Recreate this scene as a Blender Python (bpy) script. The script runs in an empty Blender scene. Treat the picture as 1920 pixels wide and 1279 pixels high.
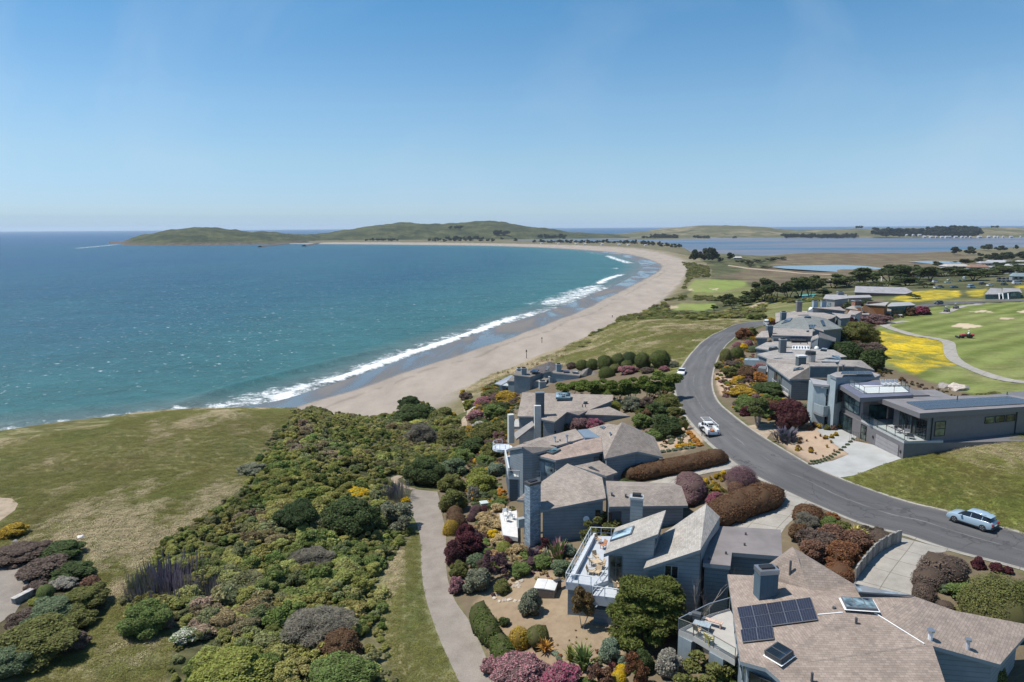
import math,random
import numpy as np
CAMZ=56.0
FPX=1280.0
PITCH=math .atan((639.5-425.3)/FPX)
ROLL=0.0057
_X=np .array([1.0,0,0]);_F=np .array([0,math .cos(PITCH),-math .sin(PITCH)])
_U0=np .array([0,math .sin(PITCH),math .cos(PITCH)])
_R=math .cos(ROLL)*_X-math .sin(ROLL)*_U0
_U=math .cos(ROLL)*_U0+math .sin(ROLL)*_X
def ray(px,py):
 return(px-960.0)*_R-(py-639.5)*_U+FPX*_F
def U(px,py,z):
 """ground position seen at photo pixel px,py for a point at height z"""
 d=ray(px,py)
 t=(z-CAMZ)/d[2]
 return np .array([d[0]*t,d[1]*t,z])
def proj(p):
 p=np .asarray(p,float)-np .array([0,0,CAMZ])
 w=p@_F
 return 960+FPX*(p@_R)/w,639.5-FPX*(p@_U)/w
import bpy,bmesh
from mathutils import Vector,Matrix,Quaternion
rng=np .random .default_rng(7);random .seed(7)
SC=bpy .context .scene
COL=SC .collection
cam_d=bpy .data .cameras .new('camera');cam=bpy .data .objects .new('camera',cam_d);COL .objects .link(cam)
cam_d .sensor_width=36.0;cam_d .lens=24.0;cam_d .clip_start=0.5;cam_d .clip_end=60000.0
cam .matrix_world=Matrix(((_R[0],_U[0],-_F[0],0),(_R[1],_U[1],-_F[1],0),(_R[2],_U[2],-_F[2],CAMZ),(0,0,0,1)))
SC .camera=cam
SUN_DIR=np .array([-0.985,0.10,0.0]);SUN_DIR/=np .linalg .norm(SUN_DIR)
SUN_EL=math .radians(62)
world=bpy .data .worlds .new('World');SC .world=world;world .use_nodes=True
wn=world .node_tree;wn .nodes .clear()
w_out=wn .nodes .new('ShaderNodeOutputWorld');w_bg=wn .nodes .new('ShaderNodeBackground')
w_sky=wn .nodes .new('ShaderNodeTexSky');w_sky .sky_type='NISHITA';w_sky .sun_disc=False
w_sky .sun_elevation=SUN_EL;w_sky .sun_rotation=math .atan2(SUN_DIR[0],SUN_DIR[1])
w_sky .altitude=0;w_sky .air_density=1.0;w_sky .dust_density=0.0;w_sky .ozone_density=3.0
w_bg .inputs['Strength'].default_value=0.106
w_tc=wn .nodes .new('ShaderNodeTexCoord');w_sep=wn .nodes .new('ShaderNodeSeparateXYZ')
wn .links .new(w_tc .outputs['Generated'],w_sep .inputs[0])
w_fr=wn .nodes .new('ShaderNodeValToRGB');w_fr .color_ramp .interpolation='EASE'
w_fr .color_ramp .elements[0].position=0.0;w_fr .color_ramp .elements[0].color=(.75,.75,.75,1)
w_fr .color_ramp .elements[1].position=0.032;w_fr .color_ramp .elements[1].color=(0,0,0,1)
e=w_fr .color_ramp .elements .new(0.0165);e .color=(0.6,0.6,0.6,1)
e=w_fr .color_ramp .elements .new(0.0195);e .color=(0.25,0.25,0.25,1)
wn .links .new(w_sep .outputs['Z'],w_fr .inputs[0])
w_map=wn .nodes .new('ShaderNodeMapping');w_map .inputs['Scale'].default_value=(1.6,5.5,2.2);w_map .inputs['Rotation'].default_value=(0.2,0.25,0.5)
w_no=wn .nodes .new('ShaderNodeTexNoise');w_no .inputs['Scale'].default_value=1.3;w_no .inputs['Detail'].default_value=7;w_no .inputs['Distortion'].default_value=0.9
wn .links .new(w_tc .outputs['Generated'],w_map .inputs[0]);wn .links .new(w_map .outputs[0],w_no .inputs['Vector'])
w_cr=wn .nodes .new('ShaderNodeMapRange');w_cr .inputs[1].default_value=0.47;w_cr .inputs[2].default_value=0.85;w_cr .inputs[3].default_value=0.0;w_cr .inputs[4].default_value=0.30
wn .links .new(w_no .outputs['Fac'],w_cr .inputs[0])
w_tr=wn .nodes .new('ShaderNodeValToRGB');w_tr .color_ramp .elements[0].position=0.0;w_tr .color_ramp .elements[0].color=(.50,.68,1,1)
w_tr .color_ramp .elements[1].position=1.0;w_tr .color_ramp .elements[1].color=(.42,.82,1,1)
for p_,c_ in((.034,(.557,.70,.99,1)),(.093,(.72,.835,.935,1)),(.164,(.76,.92,.98,1)),(.287,(.53,.885,1,1))):
 e=w_tr .color_ramp .elements .new(p_);e .color=c_
wn .links .new(w_sep .outputs['Z'],w_tr .inputs[0])
w_m0=wn .nodes .new('ShaderNodeMixRGB');w_m0 .blend_type='MULTIPLY';w_m0 .inputs[0].default_value=1.0
wn .links .new(w_sky .outputs[0],w_m0 .inputs[1]);wn .links .new(w_tr .outputs[0],w_m0 .inputs[2])
w_m1=wn .nodes .new('ShaderNodeMixRGB');w_m1 .inputs[2].default_value=(5.0,5.8,6.8,1)
wn .links .new(w_cr .outputs[0],w_m1 .inputs[0]);wn .links .new(w_m0 .outputs[0],w_m1 .inputs[1])
w_m2=wn .nodes .new('ShaderNodeMixRGB');w_m2 .inputs[2].default_value=(3.2,4.45,5.75,1)
wn .links .new(w_fr .outputs[0],w_m2 .inputs[0]);wn .links .new(w_m1 .outputs[0],w_m2 .inputs[1])
wn .links .new(w_m2 .outputs[0],w_bg .inputs[0]);wn .links .new(w_bg .outputs[0],w_out .inputs[0])
sun_d=bpy .data .lights .new('sun','SUN');sun=bpy .data .objects .new('sun',sun_d);COL .objects .link(sun)
sun_d .energy=4.6;sun_d .angle=math .radians(0.53);sun_d .color=(1.0,0.955,0.88)
_sd=Vector((SUN_DIR[0]*math .cos(SUN_EL),SUN_DIR[1]*math .cos(SUN_EL),math .sin(SUN_EL)))
sun .rotation_euler=_sd .to_track_quat('Z','Y').to_euler();sun .location=(0,0,120)
SC .view_settings .view_transform='Standard';SC .view_settings .look='None'
SC .view_settings .exposure=0.25;SC .view_settings .gamma=1.0;SC .view_settings .use_curve_mapping=False
SC .render .engine='CYCLES'
SC .cycles .use_denoising=True;SC .cycles .max_bounces=6;SC .cycles .transparent_max_bounces=12;SC .cycles .volume_bounces=1
SC .cycles .diffuse_bounces=3;SC .cycles .glossy_bounces=3;SC .cycles .transmission_bounces=4;SC .cycles .caustics_reflective=False;SC .cycles .caustics_refractive=False
def tag(o,label=None,cat=None,group=None,kind=None):
 if label:o['label']=label
 if cat:o['category']=cat
 if group:o['group']=group
 if kind:o['kind']=kind
 return o
def mesh_np(name,V,F,mats=(),smooth=False):
 """mesh from numpy arrays; F (n,3|4) or list of tuples"""
 me=bpy .data .meshes .new(name)
 if isinstance(F,np .ndarray):
  n,k=F .shape
  me .vertices .add(len(V));me .vertices .foreach_set('co',np .asarray(V,np .float32).ravel())
  me .loops .add(n*k);me .loops .foreach_set('vertex_index',F .astype(np .int32).ravel())
  me .polygons .add(n);me .polygons .foreach_set('loop_start',np .arange(0,n*k,k,dtype=np .int32))
  me .update(calc_edges=True)
 else:
  me .from_pydata([tuple(map(float,v))for v in V],[],F);me .update()
 if smooth:me .polygons .foreach_set('use_smooth',[True]*len(me .polygons))
 for m in mats:me .materials .append(m)
 return me
def link(name,me,parent=None,loc=None):
 o=bpy .data .objects .new(name,me);COL .objects .link(o)
 if parent is not None:o .parent=parent
 if loc is not None:o .location=loc
 return o
def empty(name,loc,rz=0.0):
 o=bpy .data .objects .new(name,None);COL .objects .link(o);o .location=loc;o .rotation_euler=(0,0,rz);o .empty_display_size=0.3
 return o
class NT:
 def __init__(s,name):
  s .m=bpy .data .materials .new(name);s .m .use_nodes=True;s .t=s .m .node_tree;s .t .nodes .clear()
  s .out=s .t .nodes .new('ShaderNodeOutputMaterial');s .b=s .t .nodes .new('ShaderNodeBsdfPrincipled')
  s .t .links .new(s .b .outputs[0],s .out .inputs[0])
 def n(s,typ,**kw):
  nd=s .t .nodes .new('ShaderNode'+typ)
  for k,v in kw .items():setattr(nd,k,v)
  return nd
 def l(s,a,b):s .t .links .new(a,b)
 def put(s,sock,v):
  if hasattr(v,'is_output'):s .l(v,sock)
  else:sock .default_value=v
 def attr(s,name,typ='GEOMETRY'):
  a=s .n('Attribute');a .attribute_name=name;a .attribute_type=typ;return a
 def noise(s,scale,detail=4,rough=0.55,vec=None,dist=0.0):
  a=s .n('TexNoise');a .inputs['Scale'].default_value=scale;a .inputs['Detail'].default_value=detail
  a .inputs['Roughness'].default_value=rough;a .inputs['Distortion'].default_value=dist
  if vec is not None:s .l(vec,a .inputs['Vector'])
  return a .outputs['Fac']
 def mapping(s,vec,scale=(1,1,1),rot=(0,0,0),loc=(0,0,0)):
  a=s .n('Mapping');a .inputs['Scale'].default_value=scale;a .inputs['Rotation'].default_value=rot;a .inputs['Location'].default_value=loc
  s .l(vec,a .inputs['Vector']);return a .outputs[0]
 def rng(s,v,a,b,c=0.0,d=1.0,clamp=True):
  m=s .n('MapRange');m .clamp=clamp;s .put(m .inputs[0],v)
  for i,q in enumerate((a,b,c,d)):s .put(m .inputs[1+i],q)
  return m .outputs[0]
 def mix(s,f,a,b,mode='MIX'):
  m=s .n('MixRGB',blend_type=mode);s .put(m .inputs[0],f);s .put(m .inputs[1],a);s .put(m .inputs[2],b);return m .outputs[0]
 def math(s,op,a,b=0.0):
  m=s .n('Math',operation=op);s .put(m .inputs[0],a);s .put(m .inputs[1],b);return m .outputs[0]
 def bump(s,h,strength=0.3,dist=0.1):
  b=s .n('Bump');b .inputs['Strength'].default_value=strength;b .inputs['Distance'].default_value=dist
  s .l(h,b .inputs['Height']);s .l(b .outputs[0],s .b .inputs['Normal']);return b
 def set(s,**kw):
  for k,v in kw .items():s .put(s .b .inputs[k],v)
  return s
def rgba(c):return(c[0],c[1],c[2],1.0)
def srgb(r,g,b):
 f=lambda c:(c/255/12.92)if c/255<=0.04045 else((c/255+0.055)/1.055)**2.4
 return(f(r),f(g),f(b),1.0)
def catmull(P,n=6):
 P=np .asarray(P,float);Q=np .vstack([2*P[0]-P[1],P,2*P[-1]-P[-2]]);out=[]
 for i in range(1,len(Q)-2):
  for k in range(n):
   t=k/n
   out .append(0.5*((2*Q[i])+(Q[i+1]-Q[i-1])*t+(2*Q[i-1]-5*Q[i]+4*Q[i+1]-Q[i+2])*t*t+(3*Q[i]-Q[i-1]-3*Q[i+1]+Q[i+2])*t**3))
 out .append(P[-1]);return np .array(out)
def wline(pts,z):
 return np .array([U(px,py,z)[:2]for px,py in pts])
def polydist(X,Y,L):
 """distance to polyline L, and side (+ right of travel), and arc parameter"""
 best=np .full(X .shape,1e18);side=np .zeros(X .shape);arc=np .zeros(X .shape);s0=0.0
 for(ax,ay),(bx,by)in zip(L[:-1],L[1:]):
  dx,dy=bx-ax,by-ay;ll=dx*dx+dy*dy
  if ll<1e-9:continue
  t=np .clip(((X-ax)*dx+(Y-ay)*dy)/ll,0,1)
  ex,ey=X-ax-t*dx,Y-ay-t*dy;d=ex*ex+ey*ey
  m=d<best
  cr=(X-ax)*dy-(Y-ay)*dx
  best=np .where(m,d,best);side=np .where(m,np .sign(cr),side);arc=np .where(m,s0+t*math .sqrt(ll),arc)
  s0+=math .sqrt(ll)
 return np .sqrt(best),side,arc
def inpoly(X,Y,P):
 c=np .zeros(X .shape,bool);n=len(P)
 for i in range(n):
  x1,y1=P[i];x2,y2=P[(i+1)%n]
  if y1==y2:continue
  c^=((y1>Y)!=(y2>Y))&(X<(x2-x1)*(Y-y1)/(y2-y1)+x1)
 return c
def sstep(a,b,x):
 t=np .clip((x-a)/(b-a),0,1);return t*t*(3-2*t)
SHORE_PX=[(440,764),(520,752),(600,727),(700,692),(800,655),(900,622),(1000,592),(1060,572),(1110,552),(1160,532),(1190,515),(1203,502),(1197,492),(1175,483),(1140,475),(1080,468.5),(1000,464),(900,461),(750,459),(600,458)]
SAND_PX=[(470,792),(565,760),(675,726),(744,702),(843,671),(950,636),(1024,608),(1084,584),(1120,567),(1168,543),(1215,519),(1236,506),(1230,494),(1195,481.5),(1150,473.5),(1080,467.5),(1000,463.3),(900,460.4),(750,458.6),(600,457.6)]
TOE_PX=[(690,783),(745,777),(800,756),(860,730),(905,711),(960,691),(1030,671),(1050,662),(1100,634),(1160,603),(1200,588),(1240,560),(1275,525),(1284,502),(1272,487),(1240,477),(1200,469),(1150,464.5),(1050,460),(900,456.8),(750,455),(600,455)]
SHORE=np .vstack([[(-260,150),(-170,172),(-120,190)],wline(catmull(SHORE_PX,4),0.0)])
SAND=np .vstack([[(-258,146),(-168,167),(-115,184)],wline(catmull(SAND_PX,4),0.7)])
TOE=np .vstack([[(-262,30),(-170,78),(-122,106),(-96,125),(-76,146),(-60,154),(-47,170)],wline(catmull(TOE_PX,4),3.0)])
LAG=wline(catmull([(560,452.8),(760,450.6),(920,450.4),(1000,452),(1100,453),(1200,453),(1258,457),(1285,466),(1300,474),(1340,477),(1420,480),(1470,477),(1500,474.5),(1600,474.5),(1700,474.5),(1780,472),(1810,468),(1920,463),(2300,455)],3),0.0)
LAND=np .vstack([TOE[::-1],[(-262,-60),(400,-60),(6000,400),(6000,2000)],LAG[::-1]])
_CP=[(900,1279,26.3),(830,1100,26),(800,960,24.6),(785,915,23.6),(100,1279,26.5),(0,1100,27),(300,1100,26.5),(300,900,26.6),(0,840,26),(200,800,26),(420,775,25),(560,775,23.6),(450,900,26),(600,1000,26),(600,1200,26.3),(650,850,24),(700,810,21),(820,870,20),(780,815,15.5),(860,790,16.5),(900,760,14),(1060,1240,27.3),(1000,1100,27),(950,960,26),(1000,900,25),(940,850,22.5),(930,760,18.5),(1000,765,23.5),(980,715,19),(1050,700,21),(1900,1060,31),(1600,960,31),(1450,880,31),(1340,790,30.5),(1300,700,29.5),(1320,660,29),(1400,612,28),(1460,600,27.5),(1350,870,30.5),(1480,950,31),(1660,1080,30.8),(1250,790,29.5),(1200,740,28),(1240,690,28.3),(1300,1180,27.8),(1500,1250,29),(1850,1200,30.6),(1150,1000,27.6),(1100,850,27),(1500,830,31),(1600,875,31.2),(1800,870,32.6),(1920,830,33.2),(1920,960,32),(1400,750,31),(1400,690,30.5),(1550,720,31),(1700,640,30.5),(1900,690,31),(1850,620,30),(1650,600,29.5),(1500,610,28.5),(1750,567,27.5),(1900,568,28.5),(1800,545,25),(1900,545,26),(1900,520,19),(1700,540,20),(1600,560,25),(1500,550,15),(1600,530,13),(1780,510,9),(1140,650,20.5),(1075,668,15.5),(1200,625,23.5),(1300,622,27),(1110,650,15.5),(1200,606,20.5),(1300,604,24.5),(1385,601,27.3),(1250,588,9),(1330,588,10),(1400,580,13),(1220,575,7.5),(1300,565,8),(1450,560,15),(1340,535,8),(1290,510,7),(1400,515,3.2),(1500,520,2.4),(1320,490,4.5),(1290,480,5),(1440,490,1.6),(1650,490,1.6),(1850,485,2.5),(1900,500,6),(1200,462,4),(1000,456,4),(800,453,3.5)]
_W=[tuple(U(a,b,c))for a,b,c in _CP]+[(-150,90,25),(-220,60,25),(-120,10,27),(0,-20,27),(0,10,26.6),(60,0,31),(120,30,33),(160,90,35),(260,180,34),(420,330,30),(700,600,18),(1500,1300,4),(20,25,28.5),(3000,1500,6),(-32,160,8.0),(-24,160,8.5),(-15,166,8.0),(-31,146,12.5),(-21,149,12),(-8,176,8)]
_W=np .array(_W)
_S=60.0
def _warp(x,y):
 r=np .sqrt(x*x+y*y)+1e-9;k=np .log1p(r/_S)*_S*2.0/r
 return x*k,y*k
_wx,_wy=_warp(_W[:,0],_W[:,1])
_K=np .sqrt((_wx[:,None]-_wx[None])**2+(_wy[:,None]-_wy[None])**2+9.0)
_n=len(_W);_A=np .zeros((_n+1,_n+1));_A[:_n,:_n]=_K-0.25*np .eye(_n)*-1.0;_A[:_n,_n]=1;_A[_n,:_n]=1
_A[:_n,:_n]+=0.3*np .eye(_n)
_coef=np .linalg .solve(_A,np .append(_W[:,2],0.0))
def plateau(X,Y):
 wx,wy=_warp(X,Y);out=np .full(X .shape,_coef[-1])
 for i in range(_n):
  out=out+_coef[i]*np .sqrt((wx-_wx[i])**2+(wy-_wy[i])**2+9.0)
 return out
def vnoise(X,Y,s,seed=0):
 x=X/s+seed*17.13;y=Y/s-seed*9.71
 xi=np .floor(x);yi=np .floor(y);fx=x-xi;fy=y-yi
 fx=fx*fx*(3-2*fx);fy=fy*fy*(3-2*fy)
 h=lambda a,b:np .modf(np .abs(np .sin(a*127.1+b*311.7+seed*3.3)*43758.5453))[0]
 return(h(xi,yi)*(1-fx)+h(xi+1,yi)*fx)*(1-fy)+(h(xi,yi+1)*(1-fx)+h(xi+1,yi+1)*fx)*fy*1.0-0.5
_CARVE=[]
def hgt(X,Y,carve=False,parts=False):
 X=np .asarray(X,float);Y=np .asarray(Y,float);shp=X .shape;X=np .atleast_1d(X);Y=np .atleast_1d(Y)
 dT,sT,aT=polydist(X,Y,TOE);dS,sS,_=polydist(X,Y,SHORE)
 land=inpoly(X,Y,LAND)
 zp=np .maximum(plateau(X,Y),1.3)
 R=np .hypot(X,Y)
 zp=zp+0.5*vnoise(X,Y,11.0,1)*sstep(2,6,zp)+1.6*vnoise(X,Y,45,2)*sstep(250,420,R)
 cw=np .where(X<-30,28.0,22.0)+np .where(X<-30,6,16)*vnoise(X,Y,30,5)
 cw=np .where(R>320,np .maximum(cw,30.0),cw)
 k=np .clip(dT/cw,0,1);k=1-(1-k)**2.0
 zl=3.0+(zp-3.0)*k
 dL,_,_=polydist(X,Y,LAG)
 zl=np .where(R>500,zl*np .clip(dL/25.0+0.12,0,1),zl)
 beach=(~land)&(sT<0)
 sea=sS<0
 zb=np .where(sea,-np .minimum(dS*0.03,6.0),3.0*dS/np .maximum(dS+dT,1e-6))
 z=np .where(land,zl,np .where(sT<0,zb,-3.0))
 if carve:
  for P,dep in _CARVE:
   bb=(X>P[:,0].min())&(X<P[:,0].max())&(Y>P[:,1].min())&(Y<P[:,1].max())
   if bb .any():
    idx=np .where(bb .ravel())[0];ins=inpoly(X .ravel()[idx],Y .ravel()[idx],P)
    dd,_,_=polydist(X .ravel()[idx],Y .ravel()[idx],np .vstack([P,P[:1]]))
    zz=z .ravel();zz[idx]-=dep*np .where(ins,sstep(0.0,0.9,dd),0)
    z=zz .reshape(X .shape)
 if parts:return z .reshape(shp),dict(dT=dT,sT=sT,dS=dS,sS=sS,land=land,arc=aT)
 return z .reshape(shp)
def G(px,py,dz=0.0):
 """point of the ground seen at a photo pixel"""
 d=ray(px,py);t=np .exp(np .linspace(math .log(0.008),math .log(4.0),500))
 z=CAMZ+d[2]*t;h=hgt(d[0]*t,d[1]*t)+dz
 i=np .where(z<h)[0]
 if len(i)==0:return U(px,py,0.5)
 i=i[0];a,b=t[max(i-1,0)],t[i]
 for _ in range(3):
  tt=np .linspace(a,b,12);zz=CAMZ+d[2]*tt;hh=hgt(d[0]*tt,d[1]*tt)+dz
  j=np .where(zz<hh)[0];j=j[0]if len(j)else 11
  a,b=tt[max(j-1,0)],tt[j]
 tt=0.5*(a+b);return np .array([d[0]*tt,d[1]*tt,CAMZ+d[2]*tt])
def hz(x,y):return float(hgt(np .array([x]),np .array([y]))[0])
ROAD_L=[(2500,1290),(2250,1190),(2030,1108),(1920,1066),(1782,1030),(1697,1002),(1629,985),(1564,960),(1500,933),(1427,897),(1386,874),(1340,838),(1318,816),(1301,797),(1283,775),(1270,745),(1266,712),(1285,680),(1306,653),(1333,630),(1370,612),(1402,604.5),(1432,601.5),(1480,600)]
ROAD_R=[(2500,1190),(2250,1105),(2030,1036),(1920,1002),(1850,982),(1774,959),(1708,944),(1645,924),(1573,897),(1516,872),(1454,835),(1400,800),(1367,774),(1343,750),(1334,718),(1340,685),(1355,655),(1378,632),(1401,619),(1424,611.5),(1462,607),(1500,605)]
def edge_world(px_pts,n):
 P=np .array([G(a,b)[:2]for a,b in px_pts]);C=catmull(P,10)
 s=np .append(0,np .cumsum(np .linalg .norm(np .diff(C,axis=0),axis=1)));q=np .linspace(0,s[-1],n)
 return np .column_stack([np .interp(q,s,C[:,0]),np .interp(q,s,C[:,1])])
RL=edge_world(ROAD_L,160);RR=edge_world(ROAD_R,160)
PATH_L=[(885,1330),(861,1279),(826,1203),(809,1156),(795,1107),(790,1061),(788,1012),(778,975),(760,955),(768,932),(774,917)]
PATH_R=[(945,1330),(930,1279),(919,1252),(902,1211),(880,1165),(853,1126),(839,1083),(836,1039),(836,998),(829,965),(824,938),(820,922)]
PL=edge_world(PATH_L,60);PR=edge_world(PATH_R,60)
def polyw(px_pts):return np .array([G(a,b)[:2]for a,b in px_pts])
DRIVES={'near':polyw([(1690,1008),(1782,1032),(1752,1040),(1727,1072),(1716,1099),(1726,1124),(1800,1165),(1700,1185),(1585,1110),(1602,1088),(1618,1062),(1637,1042),(1664,1024)]),'hedge':polyw([(1475,922),(1530,948),(1498,966),(1474,986),(1462,1004),(1380,1004),(1350,990),(1380,975),(1430,948)]),'brown':polyw([(1340,850),(1393,876),(1356,882),(1300,893),(1265,910),(1262,935),(1200,940),(1180,920),(1215,905),(1290,885),(1350,868)]),'modern':polyw([(1571,896),(1516,872),(1562,864),(1592,852),(1560,830),(1530,806),(1590,798),(1620,806),(1600,826),(1645,836),(1690,860),(1672,866),(1644,875),(1600,892)]),'dirt':polyw([(1398,799),(1450,793),(1524,786),(1528,800),(1500,803),(1470,806),(1445,813),(1437,823)]),'left':polyw([(-60,1052),(57,1057),(54,1095),(47,1125),(40,1130),(28,1150),(0,1168),(-90,1220)]),'tee':polyw([(-30,930),(22,935),(34,945),(28,957),(10,970),(-30,1000)]),}
CART=edge_world([(1700,602),(1660,608.5),(1672,616),(1708,627),(1748,634),(1776,641),(1781,657),(1788,672),(1812,687),(1850,702),(1890,713),(1930,718),(2000,726)],90)
UPROAD_N=[(1700,580),(1719,577),(1757,573.5),(1800,570.5),(1841,568),(1930,565)]
UPROAD_F=[(1700,573),(1719,572.5),(1757,568.5),(1800,566),(1841,564),(1930,561.5)]
UN=edge_world(UPROAD_N,40);UF=edge_world(UPROAD_F,40)
TRAIL=edge_world([(872,800),(870,785),(880,772),(872,762),(868,748),(885,738)],24)
TRAIL2=edge_world([(775,918),(760,914),(745,906),(740,898),(752,893)],16)
def ribbon(C,w):
 d=np .gradient(C,axis=0);d/=np .linalg .norm(d,axis=1)[:,None];nrm=np .column_stack([d[:,1],-d[:,0]])
 return C-nrm*w/2,C+nrm*w/2
CL,CR=ribbon(CART,2.3)
T1L,T1R=ribbon(TRAIL,1.0);T2L,T2R=ribbon(TRAIL2,0.9)
for a,b in((RL,RR),(PL,PR),(CL,CR),(UN,UF)):
 P=np .vstack([a,b[::-1]])
 for i in range(0,len(a)-1,12):
  j=min(i+13,len(a));_CARVE .append((np .vstack([a[i:j],b[i:j][::-1]]),0.0))
_CARVE .clear()
_CARVE+=[(np .vstack([RL,RR[::-1]]),0.30),(np .vstack([PL,PR[::-1]]),0.2),(np .vstack([CL,CR[::-1]]),0.25),(np .vstack([UN,UF[::-1]]),0.4)]
_CARVE+=[(p,0.25)for k,p in DRIVES .items()]
REG={}
def reg(name,*polys):REG[name]=[np .array(p,float)for p in polys]
reg('scrub',[(575,762),(700,785),(740,775),(865,790),(880,850),(830,900),(750,905),(760,960),(780,1000),(740,1040),(715,1090),(720,1180),(760,1279),(700,1330),(300,1330),(330,1180),(240,1190),(232,1110),(250,1080),(330,1000),(400,955),(470,900),(500,830),(545,790)])
reg('scrub_left',[(-200,1040),(60,1020),(130,1030),(175,1070),(190,1110),(200,1140),(165,1170),(160,1210),(60,1255),(-200,1330),(-200,1190),(60,1120)])
reg('garden',[(820,920),(850,830),(880,760),(940,700),(1000,680),(1100,690),(1262,705),(1270,760),(1330,840),(1500,935),(1640,990),(1900,1066),(2100,1200),(1950,1400),(960,1400),(925,1279),(905,1211),(880,1165),(853,1126),(839,1083),(836,1000),(826,950)],[(1335,705),(1345,680),(1370,645),(1430,612),(1490,590),(1650,560),(1700,600),(1640,640),(1700,700),(1830,745),(1700,850),(1580,895),(1510,870),(1440,820),(1370,770),(1338,740)])
reg('bark',[(925,1100),(1010,1060),(1100,1110),(1160,1180),(1180,1279),(960,1279),(900,1200),(885,1130)])
reg('sandbed',[(1448,818),(1500,806),(1560,800),(1590,830),(1590,852),(1520,868),(1480,845)],[(1230,820),(1290,795),(1325,825),(1280,845),(1235,850)],[(1340,700),(1390,690),(1440,700),(1400,745),(1350,740)],[(935,955),(972,960),(975,1010),(930,1005)])
reg('field',[(1045,672),(1060,655),(1100,632),(1160,602),(1300,601),(1400,601),(1370,613),(1320,640),(1285,675),(1268,700),(1200,692),(1100,690)])
reg('rightgrass',[(1573,896),(1640,878),(1680,862),(1760,846),(1920,806),(2300,700),(2300,1200),(1920,1000),(1774,957),(1645,924)])
reg('golf',[(1600,640),(1660,608),(1720,580),(1840,567),(1930,560),(2300,540),(2300,820),(1920,745),(1830,740),(1760,720),(1700,700),(1640,680)])
reg('flower',[(1612,642),(1640,620),(1700,627),(1776,641),(1786,668),(1800,684),(1740,690),(1712,704),(1690,690),(1650,672),(1622,660)],[(1668,562),(1700,549),(1740,544),(1800,545),(1798,557),(1760,562),(1700,566)],[(1812,545),(1850,541),(1842,558),(1818,556)],[(1905,536),(1930,534),(1930,541),(1905,541)])
reg('green',[(1288,540),(1302,525),(1345,524.5),(1400,527),(1395,537),(1360,547),(1302,548)],[(1260,575),(1280,569),(1340,570),(1345,578),(1320,582),(1262,581)])
reg('rough',[(1285,552),(1300,546),(1400,533),(1420,545),(1380,560),(1300,560)],[(1330,600),(1360,580),(1420,565),(1560,560),(1560,590),(1440,602)])
reg('marsh',[(1330,522),(1400,508),(1440,500),(1470,479),(1500,475),(1800,473),(1850,490),(1720,510),(1660,520),(1600,530),(1500,540),(1420,535),(1380,522)])
BUNK=[[(1782,612),(1795,607.5),(1812,606),(1832,608),(1843,612),(1830,615.5),(1805,616)],[(1873,596),(1890,595.5),(1902,596.5),(1900,598.5),(1880,598)],[(1815,584),(1840,582),(1864,584),(1862,586),(1830,586)],[(1908,584),(1920,581.5),(1940,583),(1935,586),(1915,586)],[(1290,543),(1296,541.8),(1301,545),(1296,546)],[(1332,542),(1346,541),(1346,544),(1337,544)],[(1246,574),(1262,573),(1278,577),(1262,578.5)]]
reg('bunker',*BUNK)
reg('dune',[(1060,684),(1035,690),(985,700),(935,722),(880,745),(860,742),(930,690),(1030,655),(1060,645)])
NA,NR=800,600
az=np .radians(np .linspace(-52,52,NA));rr=np .exp(np .linspace(math .log(14.0),math .log(5200.0),NR))
AX,RX=np .meshgrid(az,rr);GX=np .sin(AX)*RX;GY=np .cos(AX)*RX
GZ,PT=hgt(GX,GY,carve=True,parts=True)
PX,PY=proj(np .stack([GX,GY,GZ],-1))
def rmask(name,blur=1):
 m=np .zeros(GX .shape)
 for P in REG[name]:m=np .maximum(m,inpoly(PX+5*vnoise(GX,GY,1.7,3),PY+3*vnoise(GX,GY,1.3,4),P).astype(float))
 for _ in range(blur):
  m[1:-1,1:-1]=(m[1:-1,1:-1]*2+m[:-2,1:-1]+m[2:,1:-1]+m[1:-1,:-2]+m[1:-1,2:])/6
 return m
col=np .zeros(GX .shape+(4,));msk=np .zeros(GX .shape+(4,));cls=np .zeros(GX .shape,int)
CLS=['ground','meadow','beach','grass_field','golf_course','flower_field','marsh','sand_bunker']
def paint(m,c,grass=None,flower=None,mow=None,wet=None,k=None):
 m3=m[...,None];col[...,:3]=col[...,:3]*(1-m3)+np .array(c)[:3]*m3
 for i,v in enumerate((grass,flower,mow,wet)):
  if v is not None:msk[...,i]=msk[...,i]*(1-m)+v*m
 if k is not None:cls[m>0.5]=CLS .index(k)
ONE=np .ones(GX .shape);R_=np .hypot(GX,GY)
paint(ONE,(0.070,0.082,0.028),grass=0.55,k='ground')
paint((PX<760)*(R_<230)*1.0,(0.095,0.094,0.030),grass=1.0,k='meadow')
far=sstep(300,420,R_);paint(far,(0.060,0.068,0.030),grass=0.5,k='ground')
spit=sstep(1150,1500,R_);paint(spit,(0.14,0.125,0.075),grass=0.3,k='ground')
paint(rmask('scrub'),(0.045,0.050,0.020),grass=0.5,k='ground')
paint(rmask('scrub_left'),(0.055,0.048,0.025),grass=0.4,k='ground')
paint(rmask('garden'),(0.155,0.120,0.080),grass=0.15,k='ground')
paint(rmask('bark'),(0.28,0.20,0.14),grass=0.3,k='ground')
paint(rmask('sandbed'),(0.42,0.31,0.22),grass=0.1,k='ground')
paint(rmask('field'),(0.130,0.135,0.036),grass=0.85,k='grass_field')
paint(rmask('rightgrass'),(0.150,0.165,0.040),grass=0.8,k='grass_field')
paint(rmask('marsh',2),(0.120,0.090,0.062),grass=0.55,k='marsh')
paint(rmask('rough'),(0.125,0.135,0.042),grass=0.6,k='golf_course')
paint(rmask('golf'),(0.120,0.150,0.036),grass=0.5,mow=0.8,k='golf_course')
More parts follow.
